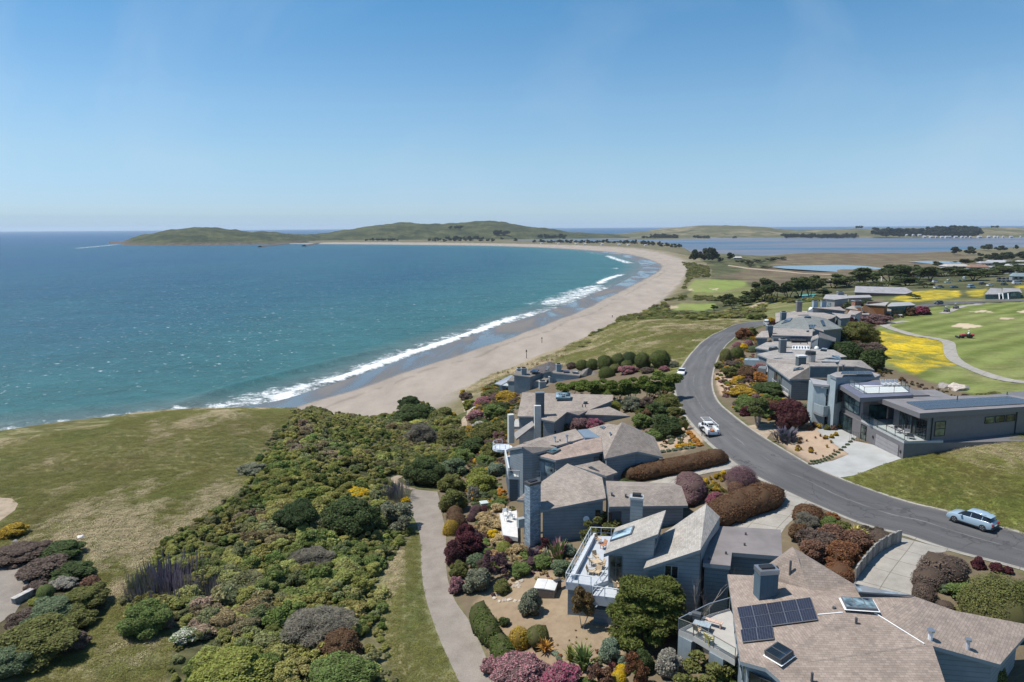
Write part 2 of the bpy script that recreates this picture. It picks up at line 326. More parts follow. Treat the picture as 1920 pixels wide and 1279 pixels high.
paint(rmask('green'),(0.190,0.235,0.060),grass=0.05,mow=0.6,k='golf_course')
paint(rmask('flower'),(0.16,0.165,0.03),grass=0.3,flower=1.0,mow=0.0,k='flower_field')
paint(rmask('bunker',0),(0.52,0.42,0.29),grass=0.0,mow=0,k='sand_bunker')
beach_m=np .where(PT['land'],1-sstep(2.6,5.4,GZ+1.4*vnoise(GX,GY,6,8)),1.0)*((PT['dT']<30)|~PT['land'])*(R_<2600)
dune=np .where(PT['land'],(1-sstep(4,9,GZ+2.5*vnoise(GX,GY,9,9)))*(PT['dT']<30),0)*(1-beach_m)
paint(rmask('dune',2),(0.30,0.245,0.17),grass=0.35);paint(dune*0.7,(0.24,0.19,0.115),grass=0.6)
paint(beach_m,(0.335,0.285,0.238),grass=0.0,mow=0.0,flower=0.0,k='beach')
dW,sW,_=polydist(GX,GY,SAND);wr=np .abs(dW-10-9*vnoise(GX,GY,40,7)-3*vnoise(GX,GY,7,8));paint(np .where((sW>0)&~PT['land'],np .exp(-(wr/.9)**2)*(vnoise(GX,GY,5,13)>-.1)*.5,0)*(R_<900),(0.15,0.12,0.09));paint(np .where((sW>0)&~PT['land'],np .exp(-dW/9.0)*.35,0),(0.24,0.205,0.17))
sea_side=(sW<0)
wetm=np .where(sea_side,1.0,1-sstep(0,1.2+R_*0.004,dW+2.5*vnoise(GX,GY,14,6)))*(~PT['land'])
paint(wetm*(beach_m>0.3),(0.10,0.094,0.088),wet=1.0)
slope=np .hypot(np .gradient(GZ,axis=0)/np .gradient(RX,axis=0),np .gradient(GZ,axis=1)/(RX*(az[1]-az[0])))
paint(sstep(0.55,0.95,slope)*PT['land']*(R_<420)*0.7,(0.21,0.155,0.095),grass=0.4)
m=NT('ground_cover');geo=m .n('NewGeometry');pos=geo .outputs['Position']
ca=m .attr('col').outputs['Color'];ma=m .attr('msk');sp=m .n('SeparateColor');m .l(ma .outputs['Color'],sp .inputs[0])
fine=m .noise(1.5,7,0.62,pos);mid=m .noise(0.16,6,0.62,pos);big=m .noise(0.03,4,0.55,pos)
stv=m .mapping(pos,(0.42,1.25,1),(0,0,0.35));streak=m .noise(0.55,8,0.68,stv,0.4)
mix1=m .math('ADD',m .math('MULTIPLY',streak,0.55),m .math('MULTIPLY',big,0.5))
dry=m .math('MULTIPLY',m .rng(mix1,0.50,0.66),sp .outputs[0])
c1=m .mix(dry,ca,(0.33,0.285,0.16,1))
redd=m .math('MULTIPLY',m .rng(m .noise(0.11,5,0.6,m .mapping(pos,(1,1,1),(0,0,0),(31,7,0))),0.50,0.72),m .math('MULTIPLY',sp .outputs[0],0.55))
c1=m .mix(redd,c1,(0.135,0.085,0.038,1))
grn=m .math('MULTIPLY',m .rng(m .noise(0.09,5,0.6,m .mapping(pos,(1,1,1),(0,0,0),(3,77,0))),0.52,0.70),m .math('MULTIPLY',sp .outputs[0],0.6))
c1=m .mix(grn,c1,(0.075,0.115,0.022,1))
fl=m .math('MULTIPLY',m .rng(m .math('ADD',m .math('MULTIPLY',m .noise(0.16,8,0.78,m .mapping(pos,(1.1,0.8,1),(0,0,0.4)),0.6),0.72),m .math('MULTIPLY',m .noise(2.6,5,0.8,pos),0.34)),0.47,0.64),sp .outputs[1])
c1=m .mix(fl,c1,(0.68,0.47,0.02,1))
wv=m .n('TexWave',wave_type='BANDS');wv .inputs['Scale'].default_value=0.05;wv .inputs['Distortion'].default_value=4.5;wv .inputs['Detail'].default_value=2;wv .inputs['Detail Scale'].default_value=0.35
m .l(m .mapping(pos,(1,1,1),(0,0,0.9)),wv .inputs['Vector'])
mw=m .math('MULTIPLY',m .rng(m .math('ADD',m .math('MULTIPLY',wv .outputs['Fac'],0.4),m .math('MULTIPLY',mid,0.7)),0.35,0.78),m .math('MULTIPLY',sp .outputs[2],0.75))
c1=m .mix(mw,c1,(0.235,0.27,0.085,1))
val=m .math('ADD',m .math('MULTIPLY',fine,0.85),m .math('ADD',m .math('MULTIPLY',mid,0.55),0.30))
sandv=m .mix(sp .outputs[0],m .math('MULTIPLY',m .rng(val,0.7,1.3,0.90,1.10),m .rng(m .noise(0.05,6,0.65,m .mapping(pos,(1.6,.5,1),(0,0,-.35))),.35,.65,.84,1.08)),m .rng(val,0.7,1.3,0.62,1.38))
c2=m .mix(1.0,c1,sandv,'MULTIPLY')
wts=m .noise(0.05,5,0.62,m .mapping(pos,(1.0,.22,1),(0,0,-.55)),.6);wet=m .math('MULTIPLY',ma .outputs['Alpha'],m .rng(wts,.36,.58,.30,1.0))
c2=m .mix(m .math('MULTIPLY',ma .outputs['Alpha'],m .rng(wts,.36,.56,.65,0)),c2,(.20,.175,.15,1))
m .set(**{'Base Color':c2,'Specular IOR Level':m .rng(wet,0,1,0.12,0.85)})
ro=m .math('SUBTRACT',0.95,m .math('MULTIPLY',wet,0.82));m .set(Roughness=ro)
hh=m .math('MULTIPLY',m .math('ADD',fine,m .math('MULTIPLY',streak,0.8)),m .math('SUBTRACT',1.0,ma .outputs['Alpha']))
m .bump(hh,0.65,0.22);M_GROUND=m .m
idx=np .arange(NA*NR).reshape(NR,NA)
quads=np .stack([idx[:-1,:-1],idx[:-1,1:],idx[1:,1:],idx[1:,:-1]],-1).reshape(-1,4)
fc=np .maximum(cls[:-1,:-1],0).ravel()
zmax=np .maximum .reduce([GZ[:-1,:-1],GZ[1:,:-1],GZ[:-1,1:],GZ[1:,1:]]).ravel()
keep=zmax>-1.6
V=np .stack([GX,GY,GZ],-1).reshape(-1,3);colf=col .reshape(-1,4);colf[:,3]=1;mskf=msk .reshape(-1,4)
GLAB={'ground':('brown and olive ground under the scrub, gardens and dunes','ground'),'meadow':('dry olive meadow on the bluff top above the sea','meadow'),'beach':('long pale sand beach curving along the bay','beach'),'grass_field':('rough green grass beside the curved road','grass'),'golf_course':('mown golf fairways and pale greens','golf course'),'flower_field':('grass covered with yellow wildflowers','flower field'),'marsh':('brown salt marsh beside the lagoon','marsh'),'sand_bunker':('pale sand bunkers set into the golf turf','bunker')}
for k,nm in enumerate(CLS):
 f=quads[(fc==k)&keep]
 if not len(f):continue
 u,inv=np .unique(f,return_inverse=True);f2=inv .reshape(-1,4)
 me=mesh_np(nm,V[u],f2,[M_GROUND],smooth=True)
 a=me .attributes .new('col','FLOAT_COLOR','POINT');a .data .foreach_set('color',colf[u].astype(np .float32).ravel())
 a=me .attributes .new('msk','FLOAT_COLOR','POINT');a .data .foreach_set('color',mskf[u].astype(np .float32).ravel())
 o=link(nm,me);tag(o,GLAB[nm][0],GLAB[nm][1],kind='structure')
def strip(name,A,B,lift,mat,nx=6,uvscale=1.0,crown=0.0):
 n=len(A);t=np .linspace(0,1,nx)
 P=A[:,None,:]*(1-t)[None,:,None]+B[:,None,:]*t[None,:,None]
 Z=hgt(P[...,0],P[...,1])+lift+crown*(1-(2*t-1)**2)[None]
 V=np .concatenate([P,Z[...,None]],-1).reshape(-1,3);ii=np .arange(n*nx).reshape(n,nx)
 F=np .stack([ii[:-1,:-1],ii[:-1,1:],ii[1:,1:],ii[1:,:-1]],-1).reshape(-1,4)
 me=mesh_np(name,V,F,[mat],smooth=True)
 s=np .append(0,np .cumsum(np .linalg .norm(np .diff(0.5*(A+B),axis=0),axis=1)))
 uv=np .stack(np .broadcast_arrays(t[None,:],s[:,None]),-1).reshape(-1,2)
 l=me .uv_layers .new(name='UVMap');l .data .foreach_set('uv',uv[F .ravel()].astype(np .float32).ravel())
 nrm=np .cross(V[F[0,1]]-V[F[0,0]],V[F[0,2]]-V[F[0,0]])
 if nrm[2]<0:me .flip_normals()
 return link(name,me)
def sheet(name,P,lift,mat,cell=1.0,kerb=0.0):
 """polygon laid on the ground as a fine grid clipped to the outline"""
 bm=bmesh .new();vs=[bm .verts .new((p[0],p[1],0))for p in P];bm .faces .new(vs)
 bmesh .ops .triangulate(bm,faces=bm .faces[:])
 x0,y0=P .min(0);x1,y1=P .max(0)
 for ax,a,b in((0,x0,x1),(1,y0,y1)):
  for q in np .arange(a+cell,b,cell):
   co=Vector((q,0,0))if ax==0 else Vector((0,q,0));no=Vector((1,0,0))if ax==0 else Vector((0,1,0))
   bmesh .ops .bisect_plane(bm,geom=bm .verts[:]+bm .edges[:]+bm .faces[:],plane_co=co,plane_no=no)
 co=np .array([v .co[:]for v in bm .verts]);z=hgt(co[:,0],co[:,1])+lift
 for v,q in zip(bm .verts,z):v .co .z=q
 for f in bm .faces:
  f .normal_update()
  if f .normal .z<0:f .normal_flip()
 me=bpy .data .meshes .new(name);bm .to_mesh(me);bm .free();me .materials .append(mat);me .polygons .foreach_set('use_smooth',[True]*len(me .polygons))
 return link(name,me)
m=NT('asphalt');uv=m .n('TexCoord').outputs['UV'];pos=m .n('NewGeometry').outputs['Position']
s2=m .mapping(uv,(9,0.12,1));worn=m .noise(1.0,6,0.65,s2,0.6);f=m .noise(9,4,0.6,pos);big=m .noise(0.22,5,0.6,pos)
sx=m .n('SeparateXYZ');m .l(uv,sx .inputs[0])
tr=m .rng(m .math('ABSOLUTE',m .math('SUBTRACT',m .math('ABSOLUTE',m .math('SUBTRACT',sx .outputs[0],0.5)),0.22)),0.0,0.09,1,0)
v=m .math('ADD',m .math('ADD',m .math('MULTIPLY',worn,0.5),m .math('MULTIPLY',f,0.3)),m .math('MULTIPLY',tr,0.10))
c=m .mix(m .rng(v,0.25,0.75),(0.080,0.079,0.081,1),(0.175,0.170,0.165,1))
cv=m .n('TexVoronoi',feature='DISTANCE_TO_EDGE');cv .inputs['Scale'].default_value=.16;wq=m .n('VectorMath',operation='ADD');m .l(pos,wq .inputs[0]);wz=m .n('TexNoise');wz .inputs['Scale'].default_value=.5;wz .inputs['Detail'].default_value=5;m .l(pos,wz .inputs['Vector']);ws=m .n('VectorMath',operation='SCALE');m .l(wz .outputs['Color'],ws .inputs[0]);ws .inputs['Scale'].default_value=3.0;m .l(ws .outputs[0],wq .inputs[1]);m .l(wq .outputs[0],cv .inputs['Vector'])
c=m .mix(m .math('MULTIPLY',m .rng(cv .outputs['Distance'],0.0,.012,.75,0),m .rng(big,.4,.55)),c,(.035,.035,.036,1));c=m .mix(m .rng(m .noise(.05,3,.5,pos),.52,.56,0,.35),c,(.060,.060,.063,1))
seam=m .math('MULTIPLY',m .rng(m .math('ABSOLUTE',m .math('SUBTRACT',sx .outputs[0],m .math('ADD',0.51,m .math('MULTIPLY',m .math('SUBTRACT',big,0.5),0.16)))),0.0,0.012,1,0),m .rng(worn,0.42,0.6))
c=m .mix(m .math('MULTIPLY',seam,0.65),c,(0.30,0.29,0.27,1));eg=m .rng(m .math('ABSOLUTE',m .math('SUBTRACT',sx .outputs[0],0.5)),0.455,0.5,0,0.7)
c=m .mix(m .math('MULTIPLY',eg,m .rng(big,0.3,0.7)),c,(0.26,0.22,0.17,1))
m .set(**{'Base Color':c,'Roughness':0.9,'Specular IOR Level':0.2});m .bump(f,0.25,0.03);M_ASPH=m .m
m=NT('concrete');pos=m .n('NewGeometry').outputs['Position']
a=m .noise(0.6,6,0.65,pos);f=m .noise(14,3,0.6,pos)
c=m .mix(m .rng(m .math('ADD',m .math('MULTIPLY',a,0.7),m .math('MULTIPLY',f,0.3)),0.3,0.7),(0.235,0.215,0.185,1),(0.40,0.375,0.33,1));jb=m .n('TexBrick');jb .offset=0;jb .inputs['Scale'].default_value=1;jb .inputs['Brick Width'].default_value=2.3;jb .inputs['Row Height'].default_value=2.3;jb .inputs['Mortar Size'].default_value=.03;jb .inputs['Color1'].default_value=jb .inputs['Color2'].default_value=(1,1,1,1);jb .inputs['Mortar'].default_value=(.55,.53,.5,1);m .l(m .mapping(pos,(1,1,1),(0,0,.75)),jb .inputs['Vector']);c=m .mix(1.0,c,jb .outputs['Color'],'MULTIPLY')
m .set(**{'Base Color':c,'Roughness':0.88,'Specular IOR Level':0.25});m .bump(f,0.15,0.02);M_CONC=m .m
m=NT('pale_concrete');pos=m .n('NewGeometry').outputs['Position'];a=m .noise(0.5,5,0.6,pos)
m .set(**{'Base Color':m .mix(m .rng(a,0.3,0.7),(0.30,0.30,0.285,1),(0.40,0.40,0.385,1)),'Roughness':0.85});M_PCONC=m .m
m=NT('gravel');pos=m .n('NewGeometry').outputs['Position'];a=m .noise(0.7,6,0.6,pos);f=m .noise(11,4,0.65,pos)
c=m .mix(m .rng(m .math('ADD',m .math('MULTIPLY',a,0.55),m .math('MULTIPLY',f,0.5)),0.3,0.75),(0.17,0.145,0.12,1),(0.33,0.29,0.245,1))
m .set(**{'Base Color':c,'Roughness':0.95,'Specular IOR Level':0.15});m .bump(f,0.4,0.04);M_GRAV=m .m
m=NT('dirt');pos=m .n('NewGeometry').outputs['Position'];a=m .noise(0.9,6,0.65,pos)
m .set(**{'Base Color':m .mix(m .rng(a,0.3,0.7),(0.25,0.19,0.135,1),(0.42,0.34,0.25,1)),'Roughness':0.95,'Specular IOR Level':0.1});m .bump(a,0.4,0.1);M_DIRT=m .m
tag(strip('road',RL,RR,0.012,M_ASPH,8,crown=0.05),'grey asphalt road curving between the houses','road',kind='structure')
gut_o=[]
for A,B,lab in((RL,RR,'pale concrete gutter along the seaward edge of the road'),(RR,RL,'pale concrete gutter along the landward edge of the road')):
 d=A-B;d/=np .linalg .norm(d,axis=1)[:,None]
 w=0.40 if A is RL else 0.25
 o=strip('road_gutter',A+d*w,A-d*0.02,0.03,M_CONC,4);tag(o,lab,'gutter',kind='structure')
tag(strip('gravel_path',PL,PR,0.02,M_GRAV,6),'grey gravel path running beside the garden shrubs','path',kind='structure')
tag(strip('cart_path',CL,CR,0.03,M_CONC,4),'pale winding golf cart path beside the yellow flowers','path',kind='structure')
tag(strip('upper_road',UN,UF,0.05,M_ASPH,4),'grey road running past the upper golf green','road',kind='structure')
tag(strip('dirt_trail',T1L,T1R,0.05,M_DIRT,3),'narrow sandy trail down between the bluff gardens','path',kind='structure')
tag(strip('dirt_trail',T2L,T2R,0.05,M_DIRT,3),'short dirt trail leaving the head of the gravel path','path',kind='structure')
for k,mat,nm,lab in(('near',M_CONC,'driveway','curved concrete driveway beside the low board wall'),('hedge',M_CONC,'driveway','pale concrete driveway along the clipped brown hedge'),('brown',M_CONC,'driveway','concrete driveway below the long brown hedge'),('modern',M_PCONC,'driveway','pale smooth concrete driveway of the grey flat-roofed house'),('dirt',M_DIRT,'dirt_drive','sandy pull-in off the road beside a brown garden'),('left',M_GRAV,'terrace','grey paved terrace at the left edge'),('tee',M_DIRT,'dirt_patch','sandy patch ringed with grass at the left edge')):
 tag(sheet(nm,DRIVES[k],0.016,mat),lab,nm .replace('_',' '),kind='structure')
NS,MS=430,470
sr=np .concatenate([np .exp(np .linspace(math .log(95),math .log(900),330)),np .exp(np .linspace(math .log(912),math .log(26000),140))])
sa=np .radians(np .linspace(-56,56,NS));SA,SR=np .meshgrid(sa,sr);SX=np .sin(SA)*SR;SY=np .cos(SA)*SR
dS,sS,arcS=polydist(SX,SY,SHORE);sS=np .where(SR>2300,-1,sS);off=np .where(sS<0,dS,-dS);off=np .where(SR>2300,np .maximum(off,500),off)
CREST=wline(catmull([(300,772),(385,742),(450,722),(530,701),(600,684),(680,664),(720,655)],4),0)
BRK=wline(catmull([(520,747),(560,733),(600,722),(680,695),(760,666),(840,640),(900,619),(960,598),(1000,588)],4),0)
def line_f(L,w,taper=True):
 d,s,a=polydist(SX,SY,L);T=np .linalg .norm(np .diff(L,axis=0),axis=1).sum()
 f=np .exp(-(d/w)**2);tp=np .clip(np .minimum(a,T-a)/(0.16*T)+0.05,0,1);return f*(tp if taper else 1),d,s
cr,dC,sC=line_f(CREST,3.2)
SZ=0.85*cr-0.25*np .exp(-((dC-6)/5.0)**2)*(sC>0)
foam=np .zeros(SX .shape)
bk,dB,sB=line_f(BRK,3.6);SZ+=0.7*np .exp(-(dB/3.0)**2)*bk
foam=np .maximum(foam,bk*1.15);foam=np .maximum(foam,.74*np .exp(-np .maximum(dB-2,0)/13.0)*sstep(0,.3,bk+.25*np .exp(-dB/20))*(sB<0))
wash=np .where(sS<0,1-sstep(4,20,off),1.0)*np .exp(-np .maximum(-off,0)/2.0)
near_w=1-sstep(430,560,np .hypot(SX,SY))
sec=1-sstep(0.0,60,np .abs(arcS-np .interp(0,[0,1],[260,260])))
foam=np .maximum(foam,wash*0.62*near_w)
for pts,w,s in(([(1120,535),(1132,526),(1150,519),(1172,513)],5.5,.92),([(1135,478),(1150,484),(1168,490),(1190,496)],9,.85),([(1060,470),(1100,473),(1135,478)],9,.55),([(1140,505),(1163,502)],5,.8),([(1010,577),(1050,563),(1100,547),(1140,536)],20,.70),([(1055,556),(1085,546),(1130,533)],14,.66),([(1040,586),(1075,574)],5,.6),([(420,752),(500,738),(560,724)],7,.66),([(1020,571),(1040,565)],2.5,.7),([(90,467),(140,466),(200,460.5),(228,457.5)],22,.62),([(1186,436.5),(1196,436)],60,1.0)):
 f_,_,_=line_f(wline(pts,0),w);foam=np .maximum(foam,f_*s)
bedr=np .clip(off,0,400)
m=NT('sea_water');pos=m .n('NewGeometry').outputs['Position']
oa=m .attr('offshore').outputs['Fac'];fa=m .attr('foam').outputs['Fac'];dist=m .n('CameraData')
deep=m .mix(m .rng(m .noise(0.006,4,0.6,m .mapping(pos,(1,0.35,1),(0,0,0.25))),0.35,0.66),(0.010,0.064,0.104,1),(0.017,0.082,0.110,1))
deep=m .mix(m .rng(oa,350,1500),deep,(0.012,0.056,0.130,1))
teal=m .mix(m .rng(oa,14,230),(0.030,0.118,0.116,1),deep)
sandy=m .mix(m .rng(oa,2,30),(0.115,0.135,0.125,1),teal)
wp=m .mapping(pos,(0.55,1.0,1),(0,0,0.12))
w1=m .noise(0.20,8,0.70,wp,0.5);w2=m .noise(0.035,5,0.6,wp,0.3);w3=m .noise(1.3,4,0.6,wp)
sandy=m .mix(1.0,sandy,m .rng(m .math('ADD',m .math('MULTIPLY',w1,0.7),m .math('MULTIPLY',w2,0.4)),0.34,0.74,0.66,1.36),'MULTIPLY')
vo=m .noise(0.85,6,0.72,m .mapping(pos,(1,1.3,1)),1.2)
vl=m .noise(0.13,5,0.7,pos,1.0);lace=m .math('ADD',m .math('ADD',m .math('MULTIPLY',m .math('SUBTRACT',vo,0.5),1.3),m .math('MULTIPLY',m .math('SUBTRACT',vl,0.5),2.1)),fa)
fm=m .math('MULTIPLY',m .rng(lace,0.48,0.86),m .rng(fa,0.03,0.25))
cap=m .math('MULTIPLY',m .rng(m .noise(0.42,4,0.6,m .mapping(pos,(0.75,1.0,1),(0,0,-0.2)),0.3),0.64,0.70),m .rng(oa,15,60))
fm2=m .math('MAXIMUM',fm,m .math('MULTIPLY',cap,0.7))
c=m .mix(fm2,sandy,(0.80,0.82,0.82,1))
m .set(**{'Base Color':c,'Roughness':m .rng(fm2,0,1,0.34,0.8),'IOR':1.33,'Specular IOR Level':0.26})
m .bump(m .math('ADD',m .math('MULTIPLY',w1,1.0),m .math('ADD',m .math('MULTIPLY',w2,2.0),m .math('MULTIPLY',w3,0.18))),1.0,1.5);M_SEA=m .m
ii=np .arange(NS*MS).reshape(MS,NS);F=np .stack([ii[:-1,:-1],ii[:-1,1:],ii[1:,1:],ii[1:,:-1]],-1).reshape(-1,4)
ks=(off .ravel()[F]>-14).any(1);F=F[ks];u,inv=np .unique(F,return_inverse=True);F=inv .reshape(-1,4)
me=mesh_np('sea',np .stack([SX,SY,SZ],-1).reshape(-1,3)[u],F,[M_SEA],True)
for nm,arr in(('offshore',off),('foam',foam)):
 a=me .attributes .new(nm,'FLOAT','POINT');a .data .foreach_set('value',arr .ravel()[u].astype(np .float32))
tag(link('sea',me),'teal open sea with small whitecaps and breakers on the beach','sea',kind='structure')
def flat(name,P,z,mat):
 me=mesh_np(name,np .column_stack([P,np .full(len(P),z)]),[tuple(range(len(P)))],[mat])
 if me .polygons[0].normal .z<0:me .flip_normals()
 return link(name,me)
m=NT('lagoon_water');pos=m .n('NewGeometry').outputs['Position'];a=m .noise(0.0022,5,0.6,m .mapping(pos,(0.35,1.6,1)));
c=m .mix(m .rng(a,0.44,0.60),(0.17,0.16,0.175,1),(0.055,0.12,0.19,1));m .set(**{'Base Color':c,'Roughness':0.4,'IOR':1.33,'Specular IOR Level':.2});m .bump(m .noise(0.3,4,0.6,pos),0.5,0.3);M_LAG=m .m
m=NT('pond_water');pos=m .n('NewGeometry').outputs['Position'];m .set(**{'Base Color':(0.05,0.09,0.14,1),'Roughness':0.1,'IOR':1.33});m .bump(m .noise(0.4,4,0.6,pos),0.25,0.2);M_POND=m .m
LAGP=np .vstack([LAG,wline([(2600,440),(1920,444),(1400,444.5),(1180,446),(900,447),(700,448.5),(560,450)],0.0)])
tag(flat('lagoon',LAGP,0.06,M_LAG),'wide grey-blue tidal lagoon behind the sand spit','lagoon',kind='structure')
POND=catmull([(1440,500.5),(1470,498.6),(1539,497.2),(1580,496.8),(1617,498.5),(1650,502),(1666,505.5),(1645,508),(1626,511),(1600,513.5),(1585,511),(1539,508),(1500,505.5),(1470,503.5),(1440,500.5)],3)[:-1]
tag(flat('pond',wline(POND,3.2),3.2,M_POND),'pale blue pond lying in the brown marsh','pond',kind='structure')
POND2=catmull([(1703,490.5),(1740,489.2),(1790,490.5),(1802,494),(1770,496.5),(1740,494),(1703,490.5)],3)[:-1]
tag(flat('pond',wline(POND2,4.0),4.0,M_POND),'narrow pond behind the marsh, nearer the houses on the right','pond',kind='structure')
m=NT('headland_scrub');pos=m .n('NewGeometry').outputs['Position']
a=m .noise(0.010,7,0.65,pos);b=m .noise(0.05,6,0.7,pos);sepz=m .n('SeparateXYZ');m .l(pos,sepz .inputs[0])
c=m .mix(m .rng(a,0.42,0.58),(0.036,0.048,0.020,1),(0.115,0.118,0.048,1));c=m .mix(m .rng(b,0.35,0.7),c,(0.038,0.044,0.022,1))
nz=m .n('NewGeometry');sn=m .n('SeparateXYZ');m .l(nz .outputs['True Normal'],sn .inputs[0])
rock=m .math('MULTIPLY',m .rng(m .math('ADD',sepz .outputs[2],m .math('MULTIPLY',a,26)),14,24,1,0),m .rng(m .attr('rock').outputs['Fac'],0,1))
c=m .mix(rock,c,m .mix(m .rng(b,0.35,0.65),(0.05,0.042,0.038,1),(0.20,0.145,0.11,1)));m .set(**{'Base Color':c,'Roughness':0.95,'Specular IOR Level':0.1});m .bump(b,0.8,6.0);M_HEAD=m .m
m=NT('dune_grass');pos=m .n('NewGeometry').outputs['Position'];a=m .noise(0.012,7,0.68,pos);b=m .noise(0.004,5,0.6,pos)
c=m .mix(m .rng(a,0.40,0.62),(0.070,0.075,0.035,1),(0.27,0.22,0.14,1));c=m .mix(m .rng(b,0.4,0.6),c,(0.10,0.10,0.05,1));m .set(**{'Base Color':c,'Roughness':0.95,'Specular IOR Level':0.1});m .bump(a,0.8,6.0);M_DUNE=m .m
def ridge(name,crest,base,depth,mat,n=220,nv=26,amp=3.0,rough=30.0,seed=1,rockf=None):
 """hill raised over its foot line: crest outline from the photo at its own distance, rounded section, rough surface"""
 cx=np .array([p[0]for p in crest]);cy=np .array([p[1]for p in crest]);bx=np .array([p[0]for p in base]);by=np .array([p[1]for p in base])
 xs=np .linspace(max(cx[0],bx[0]),min(cx[-1],bx[-1]),n);V=[];rk=[]
 CC=np .interp(xs,cx,cy);k=np .ones(5)/5;CC[2:-2]=np .convolve(CC,k,'valid')
 for x,yc in zip(xs,CC):
  B=U(x,np .interp(x,bx,by),0.0);dirn=B[:2]/np .linalg .norm(B[:2]);dcrest=np .linalg .norm(B[:2])+depth
  d=ray(x,yc);t=dcrest/math .hypot(d[0],d[1]);H=max(CAMZ+d[2]*t,0.5)
  for j in range(nv):
   v=j/(nv-1)*1.7
   r=np .linalg .norm(B[:2])+depth*v
   h=H*math .sin(min(v,1.0)*math .pi/2)**0.85 if v<=1 else H*math .cos((v-1)/0.7*math .pi/2)**0.9
   V .append((dirn[0]*r,dirn[1]*r,h));rk .append(1.0 if rockf is None else rockf(x))
 V=np .array(V);nz=(vnoise(V[:,0],V[:,1],rough*4,seed)+0.55*vnoise(V[:,0],V[:,1],rough*1.7,seed+1)+0.3*vnoise(V[:,0],V[:,1],rough*.7,seed+2))
 nz=nz+.9*vnoise(np .arctan2(V[:,0],V[:,1])*2600,np .hypot(V[:,0],V[:,1])*.12,26.0,seed+4)+.5*vnoise(np .arctan2(V[:,0],V[:,1])*2600,np .hypot(V[:,0],V[:,1])*.2,9.0,seed+5)
 V[:,2]=np .maximum(V[:,2]+amp*nz*np .minimum(V[:,2]/12,1),-1.0);V[:,2]-=(V[:,2]<0.3)*0.5
 ii=np .arange(n*nv).reshape(n,nv);F=np .stack([ii[:-1,:-1],ii[1:,:-1],ii[1:,1:],ii[:-1,1:]],-1).reshape(-1,4)
 me=mesh_np(name,V,F,[mat],True);a=me .attributes .new('rock','FLOAT','POINT');a .data .foreach_set('value',np .array(rk,np .float32))
 if me .polygons[len(me .polygons)//2].normal .z<0:me .flip_normals()
 o=link(name,me);return o
HB=[(205,460),(240,460),(330,460.3),(420,459.5),(500,458.5),(545,457),(600,453.5),(700,452),(800,451),(900,449.5),(1000,448.8),(1110,447.5),(1180,446.5)]
o=ridge('headland',[(205,459.6),(226,458.4),(233,452),(246,445.5),(270,438.5),(310,432),(350,428.5),(385,427.5),(420,429.5),(460,433.3),(500,436.2),(560,439.5),(590,438.5),(640,433),(680,427),(720,422),(760,418),(790,419.8),(820,421),(860,418),(900,414.3),(925,414.3),(960,419),(1000,425.5),(1040,430.5),(1070,435.5),(1110,438.5),(1180,441)],HB,620,M_HEAD,300,30,7.0,42,3,lambda x:float(np .clip((620-x)/80,0,1)))
tag(o,'green headland rising across the bay at the end of the beach','headland',kind='structure')
o=ridge('far_dunes',[(1090,441),(1150,440),(1200,435),(1250,428),(1300,424.3),(1350,422.7),(1400,424.2),(1435,425.0),(1460,430),(1500,432),(1560,430.5),(1600,429),(1640,429.5),(1700,428.5),(1800,427.5),(1850,426),(1900,428),(2000,431),(2100,434)],[(1060,448),(1180,446),(1400,446),(1600,446.5),(1800,446),(2110,444)],900,M_DUNE,240,24,5.0,45,9)
tag(o,'low grassy dunes beyond the far side of the lagoon','dunes',kind='structure')
o=ridge('marsh_knoll',[(1100,449),(1200,446.5),(1330,446.8)],[(1090,449.5),(1200,449.3),(1340,448)],60,M_DUNE,60,8,0.6,40,12);tag(o,'low sandy bank on the near shore of the dunes','dunes',kind='structure')
m=NT('jetty_rock');pos=m .n('NewGeometry').outputs['Position'];m .set(**{'Base Color':m .mix(m .noise(0.4,3,0.6,pos),(0.06,0.055,0.05,1),(0.16,0.15,0.14,1)),'Roughness':0.9});M_JET=m .m
for(x0,y0,x1,y1),lab in(((488,463.4,540,457.8),'longer dark rock jetty beside the headland'),((570,462.0,600,456.6),'shorter dark rock jetty at the tip of the sand spit')):
 A,B=U(x0,y0,0)[:2],U(x1,y1,0)[:2];n=40;V=[];L=np .linalg .norm(B-A);d=(B-A)/L;q=np .array([d[1],-d[0]])
 for i in range(n):
  P=A+(B-A)*i/(n-1)
  for w,h in((-9,-1),(-5,2.2),(-2,4.2),(2,4.2),(5,2.2),(9,-1)):
   V .append((*(P+q*(w+random .uniform(-1,1))+d*random .uniform(-2,2)),h+random .uniform(-.7,.7)))
 ii=np .arange(n*6).reshape(n,6);F=np .stack([ii[:-1,:-1],ii[1:,:-1],ii[1:,1:],ii[:-1,1:]],-1).reshape(-1,4)
 me=mesh_np('rock_jetty',V,F,[M_JET]);tag(link('rock_jetty',me),lab,'jetty',kind='structure')
hb=bmesh .new();bmesh .ops .create_cube(hb,size=1.0);hm=bpy .data .meshes .new('haze');hb .to_mesh(hm);hb .free()
hm .transform(Matrix .Translation((0,13000,57))@Matrix .Diagonal((46000,26800,126,1)))
hmat=bpy .data .materials .new('haze');hmat .use_nodes=True;ht=hmat .node_tree;ht .nodes .clear()
ho=ht .nodes .new('ShaderNodeOutputMaterial');hv=ht .nodes .new('ShaderNodeVolumePrincipled');hv .inputs['Color'].default_value=(0.80,0.90,1.0,1);hv .inputs['Density'].default_value=0.00004;hv .inputs['Anisotropy'].default_value=0.2
ht .links .new(hv .outputs[0],ho .inputs['Volume']);hm .materials .append(hmat)
tag(link('haze',hm),'thin sea haze in the air over the bay','haze',kind='stuff')
